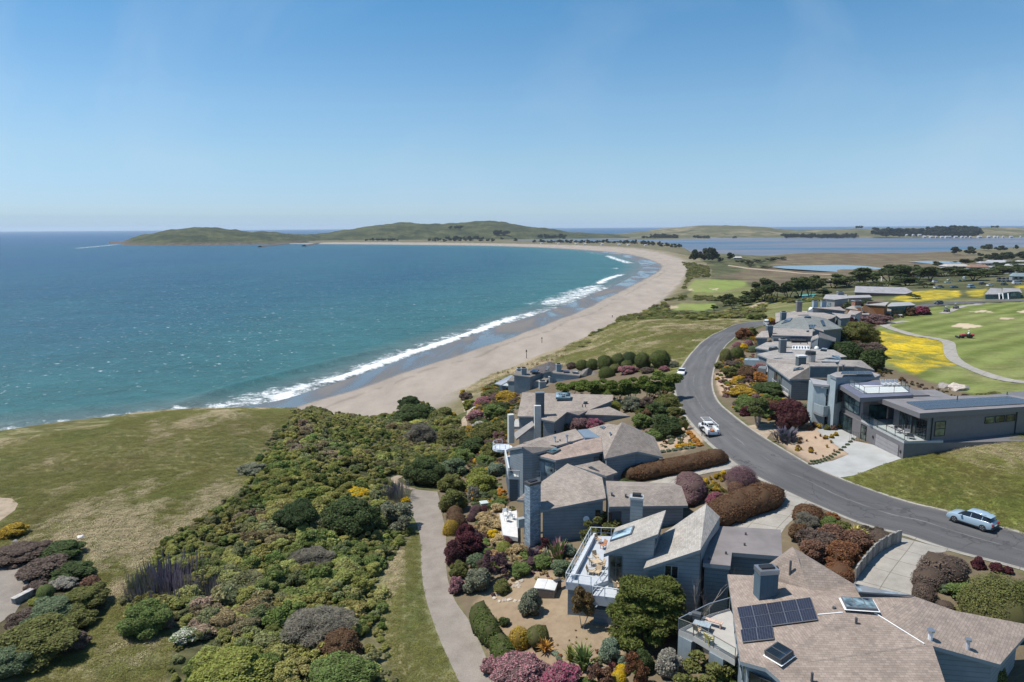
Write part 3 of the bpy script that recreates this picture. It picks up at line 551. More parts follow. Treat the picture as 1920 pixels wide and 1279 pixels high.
def leaf_mat(name,src='OBJ',bloom=None,share=0.0,rough=0.75):
 m=NT(name)
 lf=m .attr('lf').outputs['Fac']
 if src=='OBJ':base=m .n('ObjectInfo').outputs['Color'];rnd=m .n('ObjectInfo').outputs['Random']
 else:base=m .attr('tint','INSTANCER').outputs['Color'];rnd=m .n('ObjectInfo').outputs['Random']
 hs=m .n('HueSaturation');hs .inputs['Saturation'].default_value=1.0;m .l(base,hs .inputs['Color'])
 m .l(m .rng(lf,0,1,0.485,0.515),hs .inputs['Hue']);m .l(m .rng(lf,0,1,0.55,1.5),hs .inputs['Value'])
 c=hs .outputs[0]
 if bloom is not None:
  nb=m .attr('rb').outputs['Fac'];c=m .mix(m .math('GREATER_THAN',nb,1.0-share),c,bloom)
 c=m .mix(m .math('LESS_THAN',lf,-0.5),c,m .mix(0.5,base,(0.075,0.055,0.035,1)))
 m .set(**{'Base Color':c,'Roughness':rough,'Specular IOR Level':0.18})
 tr=m .n('BsdfTranslucent');m .l(c,tr .inputs[0]);mx=m .n('MixShader');mx .inputs[0].default_value=0.33
 m .l(m .b .outputs[0],mx .inputs[1]);m .l(tr .outputs[0],mx .inputs[2]);m .l(mx .outputs[0],m .out .inputs[0])
 return m .m
M_LEAF=leaf_mat('leaves');M_LEAFI=leaf_mat('scrub_leaves','INST')
BLOOM={k:leaf_mat('leaves_'+k,'OBJ',c,s)for k,c,s in(('pink',(0.60,0.28,0.30,1),.33),('rose',(0.48,0.19,0.22,1),.45),('crimson',(0.42,0.10,0.17,1),.5),('white',(0.72,0.70,0.62,1),.4),('yellow',(0.70,0.45,0.015,1),.65),('purple',(0.14,0.12,0.16,1),.45),('orange',(0.62,0.29,0.06,1),.5),('mauve',(0.24,0.13,0.15,1),.5))}
m=NT('bark');pos=m .n('TexCoord').outputs['Object'];a=m .noise(6,5,0.6,m .mapping(pos,(1,1,.25)))
m .set(**{'Base Color':m .mix(1.0,m .n('ObjectInfo').outputs['Color'],m .rng(a,.3,.7,.6,1.4),'MULTIPLY'),'Roughness':.95,'Specular IOR Level':.1});M_BARK=m .m
_ICO=None
def ico():
 global _ICO
 if _ICO is None:
  b=bmesh .new();bmesh .ops .create_icosphere(b,subdivisions=2,radius=1.0)
  _ICO=(np .array([v .co[:]for v in b .verts]),np .array([[v .index for v in f .verts]for f in b .faces]));b .free()
 return _ICO
def leaf_mesh(name,lobes,n,size,al=0.45,elong=1.6,seed=1,core=0.84,zmin=0.0,mat=None,up=0.22):
 """leaf quads over the skin of a cluster of lobes, with a rough twig core inside"""
 r=np .random .default_rng(seed);L=np .array(lobes,float)
 w=L[:,3]**2;pick=r .choice(len(L),size=int(n*2.2),p=w/w .sum())
 d=r .normal(size=(len(pick),3));d/=np .linalg .norm(d,axis=1)[:,None];d[:,2]=np .where(d[:,2]<-0.25,-d[:,2],d[:,2])
 sc=np .column_stack([L[pick,3],L[pick,3],L[pick,4]]);P=L[pick,:3]+d*sc*r .uniform(0.86,1.05,(len(pick),1))
 ok=P[:,2]>zmin
 for q in L:
  e=((P-q[:3])/np .array([q[3],q[3],q[4]]));ok&=(e**2).sum(1)>0.70
 P=P[ok][:n];d=d[ok][:n];sc=sc[ok][:n];nr=d/sc;nr/=np .linalg .norm(nr,axis=1)[:,None];k=len(P)
 rv=r .normal(size=(k,3));nn=nr*al+rv/np .linalg .norm(rv,axis=1)[:,None]*(1-al)+np .array([0,0,up]);nn/=np .linalg .norm(nn,axis=1)[:,None]
 t=np .cross(nn,r .normal(size=(k,3)));t/=np .linalg .norm(t,axis=1)[:,None];b=np .cross(nn,t)
 s=size*r .uniform(0.55,1.25,(k,1));t=t*s*elong*0.5;b=b*s*0.5
 V=np .concatenate([P-t,P+b*0.9,P+t,P-b*0.9]).reshape(4,k,3).transpose(1,0,2).reshape(-1,3)
 F=np .arange(4*k).reshape(k,4);lf=np .repeat(r .uniform(0,1,k),4);rb=np .repeat(r .uniform(0,1,k),4)
 iv,jf=ico();VC=[];FC=[]
 for q in L:
  nz=1+0.12*r .normal(size=(len(iv),1));c=iv*nz*np .array([q[3],q[3],q[4]])*core+q[:3];c[:,2]=np .maximum(c[:,2],zmin)
  FC .append(jf+sum(len(x)for x in VC));VC .append(c)
 VC=np .concatenate(VC);FC=np .concatenate(FC)
 nv=len(V);me=bpy .data .meshes .new(name)
 AV=np .vstack([V,VC]);me .vertices .add(len(AV));me .vertices .foreach_set('co',AV .astype(np .float32).ravel())
 li=np .concatenate([F .ravel(),(FC+nv).ravel()]).astype(np .int32);me .loops .add(len(li));me .loops .foreach_set('vertex_index',li)
 ls=np .concatenate([np .arange(0,4*k,4),4*k+np .arange(0,3*len(FC),3)]).astype(np .int32);me .polygons .add(len(ls));me .polygons .foreach_set('loop_start',ls)
 me .update(calc_edges=True)
 for nm,a in(('lf',np .concatenate([lf,-np .ones(len(VC))])),('rb',np .concatenate([rb,np .zeros(len(VC))]))):
  x=me .attributes .new(nm,'FLOAT','POINT');x .data .foreach_set('value',a .astype(np .float32))
 me .materials .append(mat or M_LEAF);return me
def dome_lobes(seed,k=9,spread=0.33,rl=(0.16,0.26),flat=1.0,main=0.36):
 r=np .random .default_rng(seed);L=[(0,0,0.36,main,0.46)]
 for i in range(k):
  a=2*math .pi*(i+r .uniform(-.3,.3))/k;rad=r .uniform(*rl);d=spread*r .uniform(0.7,1.0);h=r .uniform(0.15,0.62)*flat
  L .append((d*math .cos(a),d*math .sin(a),h,rad,rad*1.25))
 for i in range(max(2,k//3)):
  a=r .uniform(0,6.28);rad=r .uniform(*rl)*.9;L .append((0.16*math .cos(a),0.16*math .sin(a),0.74,rad,rad))
 return L
def blade_mesh(name,n,seed,spread=0.5,width=0.03,droop=0.3,stiff=1.0,base=0.06,mat=None,hmin=.6):
 r=np .random .default_rng(seed);V=[];F=[];lf=[];rb=[]
 for i in range(n):
  a=r .uniform(0,6.28);out=spread*r .uniform(0.15,1.0);h=r .uniform(hmin,1.0)*(1-0.35*(out/max(spread,1e-6))**2)*stiff
  b0=np .array([math .cos(a),math .sin(a),0]);p0=b0*base*r .uniform(0,1);p1=p0+b0*out*0.45+np .array([0,0,h*0.72]);p2=p0+b0*out+np .array([0,0,h*(1-droop*r .uniform(0,1))])
  s=np .array([-b0[1],b0[0],0])*width*r .uniform(.6,1.3);q=len(V)
  V+=[p0-s*.6,p0+s*.6,p1+s,p1-s,p2];F+=[(q,q+1,q+2,q+3),(q+3,q+2,q+4)];lf+=[r .uniform(0,1)]*5;rb+=[r .uniform(0,.5)]*2+[r .uniform(0,1)]*3
 me=bpy .data .meshes .new(name);me .from_pydata([tuple(v)for v in V],[],F);me .update()
 for nm,a in(('lf',lf),('rb',rb)):
  x=me .attributes .new(nm,'FLOAT','POINT');x .data .foreach_set('value',np .array(a,np .float32))
 me .materials .append(mat or M_LEAF);return me
def tube_mesh(name,paths,mat,seg=6):
 V=[];F=[]
 for path in paths:
  P=[np .array(p[0],float)for p in path];q=len(V)
  for i,(p,rad)in enumerate(path):
   d=P[min(i+1,len(P)-1)]-P[max(i-1,0)];d=d/(np .linalg .norm(d)+1e-9)
   u=np .cross(d,(0.3,0.9,0.2));u/=np .linalg .norm(u);v=np .cross(d,u)
   V+=[P[i]+rad*(math .cos(2*math .pi*k/seg)*u+math .sin(2*math .pi*k/seg)*v)for k in range(seg)]
  for i in range(len(path)-1):
   for k in range(seg):
    a=q+i*seg+k;b=q+i*seg+(k+1)%seg;F .append((a,b,b+seg,a+seg))
  F .append(tuple(q+(len(path)-1)*seg+k for k in range(seg)));F .append(tuple(q+k for k in range(seg))[::-1])
 me=bpy .data .meshes .new(name);me .from_pydata([tuple(v)for v in V],[],F);me .update();me .materials .append(mat)
 me .polygons .foreach_set('use_smooth',[True]*len(me .polygons));return me
def branches(seed,n=5,h=0.75,spread=0.4,r0=0.03,depth=2,lean=(0,0),fork=0.35,twig=4):
 r=random .Random(seed);out=[]
 def grow(p,d,L,rad,lev):
  path=[(p,rad)];q=np .array(p,float)
  for i in range(4):
   d=d+np .array([r .uniform(-.16,.16),r .uniform(-.16,.16),r .uniform(-.04,.14)]);d=d/np .linalg .norm(d);q=q+d*L/4;path .append((q .copy(),rad*(1-0.2*(i+1))))
  out .append(path)
  if lev>0:
   for k in range(twig):
    t=r .choice(path[1:]);nd=d+np .array([r .uniform(-1,1),r .uniform(-1,1),r .uniform(-.2,.7)])*0.8;nd/=np .linalg .norm(nd)
    grow(t[0],nd,L*r .uniform(.4,.65),t[1]*.6,lev-1)
 for i in range(n):
  a=6.28*i/n+r .uniform(-.5,.5);d=np .array([math .cos(a)*spread+lean[0],math .sin(a)*spread+lean[1],1.0]);d/=np .linalg .norm(d)
  grow(np .array([math .cos(a)*r0,math .sin(a)*r0,0.0]),d,h*r .uniform(.75,1.05),r0,depth)
 return out
PROTO={}
def proto(kind,v):
 key=(kind,v)
 if key in PROTO:return PROTO[key]
 s=hash_(kind)*31+v*7+3
 if kind=='shrub_s':me=leaf_mesh('shrub_leaves',dome_lobes(s,7),900,0.085,seed=s)
 elif kind=='shrub_m':me=leaf_mesh('shrub_leaves',dome_lobes(s,10,.34,(.12,.22)),2800,0.046,seed=s)
 elif kind=='shrub_l':me=leaf_mesh('shrub_leaves',dome_lobes(s,16,.36,(.09,.18))+dome_lobes(s+1,9,.25,(.08,.14)),8000,0.026,seed=s)
 elif kind=='loose':me=leaf_mesh('loose_leaves',[(random .Random(s+i).uniform(-.34,.34),random .Random(s+i+50).uniform(-.34,.34),random .Random(s+i+90).uniform(.12,.85),.13,.15)for i in range(20)],2400,0.05,al=.2,seed=s,core=.5)
 elif kind=='ball':me=leaf_mesh('clipped_leaves',[(0,0,.46,.5,.54)],2600,0.036,al=.72,seed=s,core=.97)
 elif kind=='dome':me=leaf_mesh('clipped_leaves',[(0,0,.18,.5,.80)],2200,0.040,al=.7,seed=s,core=.96)
 elif kind=='dome_l':me=leaf_mesh('clipped_leaves',[(0,0,.18,.5,.80)],9000,0.019,al=.6,seed=s,core=.965)
 elif kind=='turf':me=turf_mesh(s)
 elif kind=='tuft':me=blade_mesh('grass_blades',60,s,.5,.022,.5)
 elif kind=='spiky':me=blade_mesh('spiky_leaves',70,s,.55,.035,.15,hmin=.5)
 elif kind=='spires':me=blade_mesh('flower_spires',90,s,.42,.04,.0,hmin=.45,base=.3)
 elif kind=='twigs':me=leaf_mesh('dry_twigs',dome_lobes(s,16,.36,(.10,.18)),5200,0.011,al=.15,elong=9.0,seed=s,core=.6)
 elif kind=='spires_l':me=blade_mesh('flower_spires',520,s,.06,.006,.0,hmin=.45,base=.5)
 elif kind=='crown':me=leaf_mesh('crown_leaves',[(r_[0],r_[1],r_[2],r_[3],r_[4])for r_ in crown_lobes(s)],3600,0.040,al=.3,seed=s,core=.74,up=.25)
 elif kind=='crown_far':me=leaf_mesh('crown_leaves',crown_lobes(s,11),700,0.09,al=.35,seed=s,core=.86)
 elif kind=='needle':me=leaf_mesh('crown_leaves',[(x,y,z*.9,a*.62,b*.55)for x,y,z,a,b in crown_lobes(s,95,tall=True)],16000,0.018,al=.2,elong=3.2,seed=s,core=.62,up=.4)
 PROTO[key]=me;return me
def turf_mesh(s):
 r=np .random .default_rng(s);k=170;a=r .uniform(0,6.28,k);d=.5*np .sqrt(r .uniform(0,1,k));P=np .column_stack([d*np .cos(a),d*np .sin(a),r .uniform(.0,1.0,k)*(1-d*1.2)])
 n=np .column_stack([r .normal(0,.35,k),r .normal(0,.35,k),np .ones(k)]);n/=np .linalg .norm(n,axis=1)[:,None];t=np .cross(n,r .normal(size=(k,3)));t/=np .linalg .norm(t,axis=1)[:,None];b=np .cross(n,t);q=r .uniform(.6,1.4,(k,1));t*=.055*q;b*=.017*q
 t[:,2]*=3;V=np .concatenate([P-t,P+b,P+t,P-b]).reshape(4,k,3).transpose(1,0,2).reshape(-1,3);me=mesh_np('turf_blades',V,np .arange(4*k).reshape(k,4),[M_LEAF])
 for nm,v in(('lf',np .repeat(r .uniform(0,1,k),4)),('rb',np .zeros(4*k))):
  x=me .attributes .new(nm,'FLOAT','POINT');x .data .foreach_set('value',v .astype(np .float32))
 return me
def hash_(k):return sum(ord(c)*(i+3)for i,c in enumerate(k))%997
def tube_twigs(s):
 me=tube_mesh('twigs',branches(s,12,.85,.75,.008,2,twig=5),M_BARK,3)
 for nm in('lf','rb'):
  x=me .attributes .new(nm,'FLOAT','POINT');x .data .foreach_set('value',np .full(len(me .vertices),.5,np .float32))
 return me
def crown_lobes(s,k=14,tall=False):
 r=random .Random(s);L=[]
 for i in range(k):
  a=r .uniform(0,6.28);d=0.36*math .sqrt(r .uniform(0,1));h=r .uniform(.12,.86)if tall else r .uniform(.35,.80)
  if tall:d*=(1.15-h*.75)
  rad=r .uniform(.10,.19);L .append((d*math .cos(a),d*math .sin(a),h,rad,rad*(.75 if not tall else .6)))
 return L
def wsize(P,wpx):
 w=(np .asarray(P)-np .array([0,0,CAMZ]))@_F;return wpx*w/FPX
OCC=[]
def plant(name,kind,px,py,wpx,asp,colr,label,cat='shrub',group=None,bloom=None,mat=None,at=None,sink=0.04,rz=None,rem=None):
 """one plant standing on the ground seen at photo pixel px,py (its foot); wpx wide in the photo, asp = height / width"""
 P=G(px,py)if at is None else np .array(at,float);W=wsize(P,wpx);r=random .Random(int(px*7+py*13));v=r .randrange(3)
 kind='dome_l' if kind=='dome' and W>3.2 else 'spires_l' if kind=='spires' and wpx>65 else kind;OCC .append((P[0],P[1],W*.42));me=proto(kind,v);o=link(name,me);o .location=P-np .array([0,0,W*asp*sink]);o .scale=(W,W*r .uniform(.88,1.08),W*asp)
 o .rotation_euler=(0,0,r .uniform(0,6.28)if rz is None else rz);o .color=(*colr[:3],1)
 if bloom:
  o .material_slots[0].link='OBJECT';o .material_slots[0].material=BLOOM[bloom]
 if mat:o .material_slots[0].link='OBJECT';o .material_slots[0].material=mat
 return tag(o,label,cat,group)
def tree(name,px,py,wpx,hpx,colr,label,group=None,kind='crown',bark=(.09,.075,.06),at=None,trunks=3,lean=(0,0),crown_lo=0.0):
 P=G(px,py)if at is None else np .array(at,float);W=wsize(P,wpx);H=wsize(P,hpx);r=random .Random(int(px*5+py*11));v=r .randrange(3)
 root=empty(name,P,r .uniform(0,6.28));tag(root,label,'tree',group)
 k=('trk',v,trunks)
 if k not in PROTO:PROTO[k]=tube_mesh('trunk',branches(v*13+5,trunks,.78,.42,.028,1,lean,twig=3),M_BARK,6)
 t=link('trunk',PROTO[k],root);t .scale=(W*.75,W*.75,H*.85);t .location=(0,0,-.15);t .color=(*bark,1)
 c=link('crown',proto(kind,v),root);c .scale=(W*1.1,W*1.1,H*(1-crown_lo));c .location=(0,0,H*crown_lo);c .color=(*colr[:3],1)
 return root
def scatter(name,pts,scl,rot,idx,tint,protos,label,cat):
 me=bpy .data .meshes .new(name);me .from_pydata([tuple(p)for p in pts],[],[]);me .update()
 n=len(pts)
 a=me .attributes .new('tint','FLOAT_COLOR','POINT');a .data .foreach_set('color',np .column_stack([tint,np .ones(n)]).astype(np .float32).ravel())
 a=me .attributes .new('scl','FLOAT_VECTOR','POINT');a .data .foreach_set('vector',np .asarray(scl,np .float32).ravel())
 a=me .attributes .new('rot','FLOAT_VECTOR','POINT');a .data .foreach_set('vector',np .asarray(rot,np .float32).ravel())
 a=me .attributes .new('pick','INT','POINT');a .data .foreach_set('value',np .asarray(idx,np .int32))
 src=bpy .data .collections .new(name+'_kinds')
 for i,p in enumerate(protos):
  q=p .copy();q .materials .clear();q .materials .append(M_LEAFI);so=bpy .data .objects .new(f'kind_{i:02d}',q);src .objects .link(so)
 o=link(name,me);md=o .modifiers .new('cover','NODES');ng=bpy .data .node_groups .new(name,'GeometryNodeTree');md .node_group=ng
 ng .interface .new_socket('Geometry',in_out='INPUT',socket_type='NodeSocketGeometry');ng .interface .new_socket('Geometry',in_out='OUTPUT',socket_type='NodeSocketGeometry')
 N=ng .nodes;gi=N .new('NodeGroupInput');go=N .new('NodeGroupOutput');ip=N .new('GeometryNodeInstanceOnPoints');ci=N .new('GeometryNodeCollectionInfo');mp=N .new('GeometryNodeMeshToPoints')
 ci .inputs['Collection'].default_value=src;ci .inputs['Separate Children'].default_value=True;ci .inputs['Reset Children'].default_value=True
 def na(nm,typ):
  x=N .new('GeometryNodeInputNamedAttribute');x .data_type=typ;x .inputs['Name'].default_value=nm;return x .outputs['Attribute']
 ng .links .new(gi .outputs[0],mp .inputs['Mesh']);ng .links .new(mp .outputs[0],ip .inputs['Points']);ng .links .new(ci .outputs[0],ip .inputs['Instance'])
 ip .inputs['Pick Instance'].default_value=True;ng .links .new(na('pick','INT'),ip .inputs['Instance Index'])
 ng .links .new(na('rot','FLOAT_VECTOR'),ip .inputs['Rotation']);ng .links .new(na('scl','FLOAT_VECTOR'),ip .inputs['Scale']);ng .links .new(ip .outputs[0],go .inputs[0])
 return tag(o,label,cat,kind='stuff')
def fill(poly_px,spacing,seed=0,jitter=.9,ground=True):
 P=np .array([G(a,b)[:2]for a,b in poly_px]);x0,y0=P .min(0);x1,y1=P .max(0);r=np .random .default_rng(seed)
 X,Y=np .meshgrid(np .arange(x0,x1,spacing),np .arange(y0,y1,spacing));X=X .ravel()+r .uniform(-.5,.5,X .size)*spacing*jitter;Y=Y .ravel()+r .uniform(-.5,.5,Y .size)*spacing*jitter
 k=inpoly(X,Y,P);X,Y=X[k],Y[k];return np .column_stack([X,Y,hgt(X,Y)])
HARD=[np .vstack([RL,RR[::-1]]),np .vstack([PL,PR[::-1]])]+list(DRIVES .values())+[np .vstack([T1L,T1R[::-1]]),np .vstack([T2L,T2R[::-1]]),np .vstack([CL,CR[::-1]])]
def off_hard(P,pad=0.5):
 k=np .ones(len(P),bool)
 for H in HARD:
  k&=~inpoly(P[:,0],P[:,1],H);d,_,_=polydist(P[:,0],P[:,1],np .vstack([H,H[:1]]));k&=d>pad
 return P[k]
PAL=np .array([(.200,.215,.062),(.130,.165,.050),(.245,.250,.080),(.27,.265,.10),(.19,.205,.10),(.21,.18,.10),(.26,.215,.155),(.16,.225,.068),(.30,.295,.09)]);PW=np .array([.22,.16,.16,.08,.12,.08,.06,.07,.05]);PW/=PW .sum()
def scrub(name,polys,spacing,seed,size,label,cat,hw=(.42,.82),pal=PAL*1.12,pw=PW,pad=.6,gaps=.1,kinds=('shrub_m','shrub_m','shrub_s','loose')):
 P=np .vstack([fill(p,spacing,seed+i)for i,p in enumerate(polys)]);P=off_hard(P,pad);r=np .random .default_rng(seed)
 if len(P)and OCC:
  Q_=np .array(OCC);P=P[~((np .hypot(P[:,None,0]-Q_[None,:,0],P[:,None,1]-Q_[None,:,1])<Q_[None,:,2]*.9).any(1))]
 keep=(vnoise(P[:,0],P[:,1],5.0,seed)+r .uniform(-.25,.25,len(P)))>-.5+gaps;P=P[keep];n=len(P)
 big=1+.55*vnoise(P[:,0],P[:,1],8.0,seed+1)*2;dE=polydist(P[:,0],P[:,1],np .array([G(*q)[:2]for q in polys[0]]+[G(*polys[0][0])[:2]]))[0];W=size*r .uniform(.6,1.35,n)*np .clip(big,.5,1.5)*(.5+.5*sstep(0,3.0,dE))if len(polys)==1 else size*r .uniform(.65,1.35,n);Hh=W*r .uniform(*hw,n)
 ci=np .clip(((vnoise(P[:,0],P[:,1],9.0,seed+2)+.5)*.55+r .uniform(0,1,n)*.45),0,.999);cum=np .cumsum(pw);ids=np .searchsorted(cum,ci);ids=np .clip(ids,0,len(pal)-1)
 tint=pal[ids]*np .array([1.12,1.08,1.0])*r .uniform(.75,1.25,(n,1))*r .uniform(.93,1.07,(n,3))
 protos=[proto(k,v)for k in kinds for v in range(3)]
 P[:,2]-=Hh*.08
 return scatter(name,P,np .column_stack([W,W*r .uniform(.85,1.15,n),Hh]),np .column_stack([r .uniform(-.12,.12,n),r .uniform(-.12,.12,n),r .uniform(0,6.28,n)]),r .integers(0,len(protos),n),tint,protos,label,cat)
def grasses(name,polys,spacing,seed,h,label,cat,straw=.0,pad=.25):
 P=np .vstack([fill(p,spacing,seed+i)for i,p in enumerate(polys)]);P=off_hard(P,pad);r=np .random .default_rng(seed);n=len(P)
 a=vnoise(P[:,0],P[:,1]*.55,4.5,seed)+.6*vnoise(P[:,0],P[:,1]*.55,1.7,seed+1)+.8*vnoise(P[:,0],P[:,1],14,seed+2)+straw+r .uniform(-.22,.22,n)
 k=sstep(.12,.55,a)[:,None];k2=sstep(-.25,-.6,a)[:,None]
 t=np .array([.192,.186,.052])*(1-k)+np .array([.50,.41,.265])*k;t=t*(1-k2)+np .array([.155,.175,.045])*k2;k3=sstep(.15,.5,vnoise(P[:,0],P[:,1],7.0,seed+5))[:,None]*.45;t=t*(1-k3)+np .array([.20,.13,.065])*k3;t*=r .uniform(.8,1.2,(n,1))
 H=h*r .uniform(.6,1.4,n)*(1+.4*k[:,0]);protos=[proto('turf',v)for v in range(3)];D_=spacing*1.75*r .uniform(.85,1.2,n)
 return scatter(name,P,np .column_stack([D_,D_,H]),np .column_stack([r .uniform(-.06,.06,n),r .uniform(-.06,.06,n),r .uniform(0,6.28,n)]),r .integers(0,3,n),t,protos,label,cat)
m=NT('roof_shingles');uv=m .n('TexCoord').outputs['UV'];pos=m .n('NewGeometry').outputs['Position']
br=m .n('TexBrick');br .offset=0.5;br .inputs['Scale'].default_value=1.0;br .inputs['Brick Width'].default_value=0.27;br .inputs['Row Height'].default_value=0.145;br .inputs['Mortar Size'].default_value=0.010;br .inputs['Mortar Smooth'].default_value=0.3;br .inputs['Bias'].default_value=0.0
br .inputs['Color1'].default_value=(0.62,0.62,0.62,1);br .inputs['Color2'].default_value=(1,1,1,1);br .inputs['Mortar'].default_value=(0.30,0.30,0.30,1);m .l(uv,br .inputs['Vector'])
a=m .noise(0.45,6,0.65,pos);b=m .noise(2.5,4,0.6,pos);oc=m .n('ObjectInfo').outputs['Color']
c=m .mix(1.0,oc,m .mix(0.62,(1,1,1,1),br .outputs['Color']),'MULTIPLY');c=m .mix(1.0,c,m .rng(m .math('ADD',m .math('MULTIPLY',a,.6),m .math('MULTIPLY',b,.4)),.3,.7,.72,1.3),'MULTIPLY')
m .set(**{'Base Color':c,'Roughness':0.9,'Specular IOR Level':0.2});m .bump(br .outputs['Fac'],-0.5,0.03);M_ROOF=m .m
m=NT('flat_roofing');pos=m .n('NewGeometry').outputs['Position'];oc=m .n('ObjectInfo').outputs['Color'];a=m .noise(0.6,6,.6,pos)
m .set(**{'Base Color':m .mix(1.0,oc,m .rng(a,.3,.7,.82,1.15),'MULTIPLY'),'Roughness':.85,'Specular IOR Level':.25});M_FLAT=m .m
m=NT('board_siding');pos=m .n('NewGeometry').outputs['Position'];oc=m .n('ObjectInfo').outputs['Color'];sp=m .n('SeparateXYZ');m .l(pos,sp .inputs[0])
w=m .math('FRACT',m .math('MULTIPLY',sp .outputs[2],3.4));a=m .noise(1.2,5,.6,pos)
line=m .rng(w,0.0,0.22,.60,1.0);c=m .mix(1.0,oc,m .math('MULTIPLY',line,m .rng(a,.3,.7,.88,1.12)),'MULTIPLY')
m .set(**{'Base Color':c,'Roughness':.8,'Specular IOR Level':.25});m .bump(w,0.4,.03);M_SIDE=m .m
m=NT('vertical_siding');pos=m .n('TexCoord').outputs['UV'];oc=m .n('ObjectInfo').outputs['Color'];sp=m .n('SeparateXYZ');m .l(pos,sp .inputs[0])
w=m .math('FRACT',m .math('MULTIPLY',sp .outputs[0],2.6));a=m .noise(1.5,5,.6,pos);line=m .rng(w,0.0,0.1,.76,1.0)
m .set(**{'Base Color':m .mix(1.0,oc,m .math('MULTIPLY',line,m .rng(a,.3,.7,.9,1.1)),'MULTIPLY'),'Roughness':.8,'Specular IOR Level':.25});M_VSIDE=m .m
m=NT('painted');pos=m .n('NewGeometry').outputs['Position'];oc=m .n('ObjectInfo').outputs['Color'];a=m .noise(2.0,5,.6,pos)
m .set(**{'Base Color':m .mix(1.0,oc,m .rng(a,.3,.7,.90,1.08),'MULTIPLY'),'Roughness':.6});M_PAINT=m .m
m=NT('shingle_stone');uv=m .n('TexCoord').outputs['UV'];oc=m .n('ObjectInfo').outputs['Color'];br=m .n('TexBrick');br .inputs['Scale'].default_value=1;br .inputs['Brick Width'].default_value=.34;br .inputs['Row Height'].default_value=.14;br .inputs['Mortar Size'].default_value=.014
br .inputs['Color1'].default_value=(.6,.6,.6,1);br .inputs['Color2'].default_value=(1.25,1.25,1.25,1);br .inputs['Mortar'].default_value=(.5,.5,.5,1);m .l(uv,br .inputs['Vector'])
m .set(**{'Base Color':m .mix(1.0,oc,br .outputs['Color'],'MULTIPLY'),'Roughness':.9});m .bump(br .outputs['Fac'],-.6,.04);M_STONE=m .m
m=NT('window_glass');pos=m .n('NewGeometry').outputs['Position'];oc=m .n('ObjectInfo').outputs['Color']
m .set(**{'Base Color':m .mix(m .rng(m .noise(.7,3,.6,pos),.4,.6),(0.012,0.016,0.018,1),oc),'Roughness':.06,'Specular IOR Level':.6});M_GLASS=m .m
m=NT('clear_glass');m .set(**{'Base Color':(.85,.95,.93,1),'Roughness':.03,'Transmission Weight':.92,'IOR':1.02,'Alpha':.55,'Specular IOR Level':.5});M_CLEAR=m .m
m=NT('solar_cells');uv=m .n('TexCoord').outputs['UV'];br=m .n('TexBrick');br .offset=0;br .inputs['Scale'].default_value=1;br .inputs['Brick Width'].default_value=1/6;br .inputs['Row Height'].default_value=1/10;br .inputs['Mortar Size'].default_value=.008
br .inputs['Color1'].default_value=(.012,.015,.028,1);br .inputs['Color2'].default_value=(.018,.021,.036,1);br .inputs['Mortar'].default_value=(.10,.11,.14,1);m .l(uv,br .inputs['Vector'])
m .set(**{'Base Color':br .outputs['Color'],'Roughness':.2,'Specular IOR Level':.22});M_SOLAR=m .m
m=NT('fascia_paint');m .set(**{'Base Color':(.21,.245,.27,1),'Roughness':.6});M_FASC=m .m
m=NT('dark_fascia');m .set(**{'Base Color':(.15,.145,.15,1),'Roughness':.6});M_FASC2=m .m
m=NT('metal');m .set(**{'Base Color':(.45,.46,.47,1),'Metallic':.8,'Roughness':.4});M_METAL=m .m
m=NT('dark_metal');m .set(**{'Base Color':(.02,.02,.022,1),'Roughness':.5});M_DARK=m .m
m=NT('white_paint');m .set(**{'Base Color':(.78,.78,.76,1),'Roughness':.5});M_WHITE=m .m
m=NT('wood');pos=m .n('TexCoord').outputs['Object'];oc=m .n('ObjectInfo').outputs['Color'];m .set(**{'Base Color':m .mix(1.0,oc,m .rng(m .noise(9,5,.6,m .mapping(pos,(1,.12,1))),.3,.7,.7,1.25),'MULTIPLY'),'Roughness':.75});M_WOOD=m .m
m=NT('opening_shade');m .set(**{'Base Color':(.012,.012,.013,1),'Roughness':.9,'Specular IOR Level':.1});M_SHADE=m .m  # near-black paint standing for the shade inside openings
def paint_obj(o,c):o .color=(c[0],c[1],c[2],1);return o
def plane_fit(P):
 P=np .asarray(P);c=P .mean(0);u,s,vt=np .linalg .svd(P-c);n=vt[2];n=n if n[2]>0 else-n;return c,n
def hit(px,py,c,n):
 d=ray(px,py);o=np .array([0,0,CAMZ]);t=((np .asarray(c)-o)@n)/(d@n);return o+d*t
def face_uv(me):
 l=me .uv_layers .new(name='UVMap')
 for p in me .polygons:
  n=np .array(p .normal[:]);u=np .cross([0,0,1],n);u=np .array([1,0,0])if np .linalg .norm(u)<1e-3 else u/np .linalg .norm(u);v=np .cross(n,u)
  for li in p .loop_indices:
   q=np .array(me .vertices[me .loops[li].vertex_index].co[:]);l .data[li].uv=(q@u,q@v)
def mk(name,V,F,mat,parent=None,color=None,uv=False,org=None):
 V=np .asarray(V,float);org=np .array(parent .location[:])if(org is None and parent is not None and parent .parent is None)else org
 if org is None and parent is not None:org=np .array(parent .parent .location[:])
 me=bpy .data .meshes .new(name);me .from_pydata([tuple(v-org)if org is not None else tuple(v)for v in V],[],[tuple(f)for f in F]);me .update()
 b=bmesh .new();b .from_mesh(me);bmesh .ops .recalc_face_normals(b,faces=b .faces[:]);b .to_mesh(me);b .free();me .update()
 if uv:face_uv(me)
 me .materials .append(mat);o=link(name,me,parent)
 if color is not None:paint_obj(o,color)
 return o
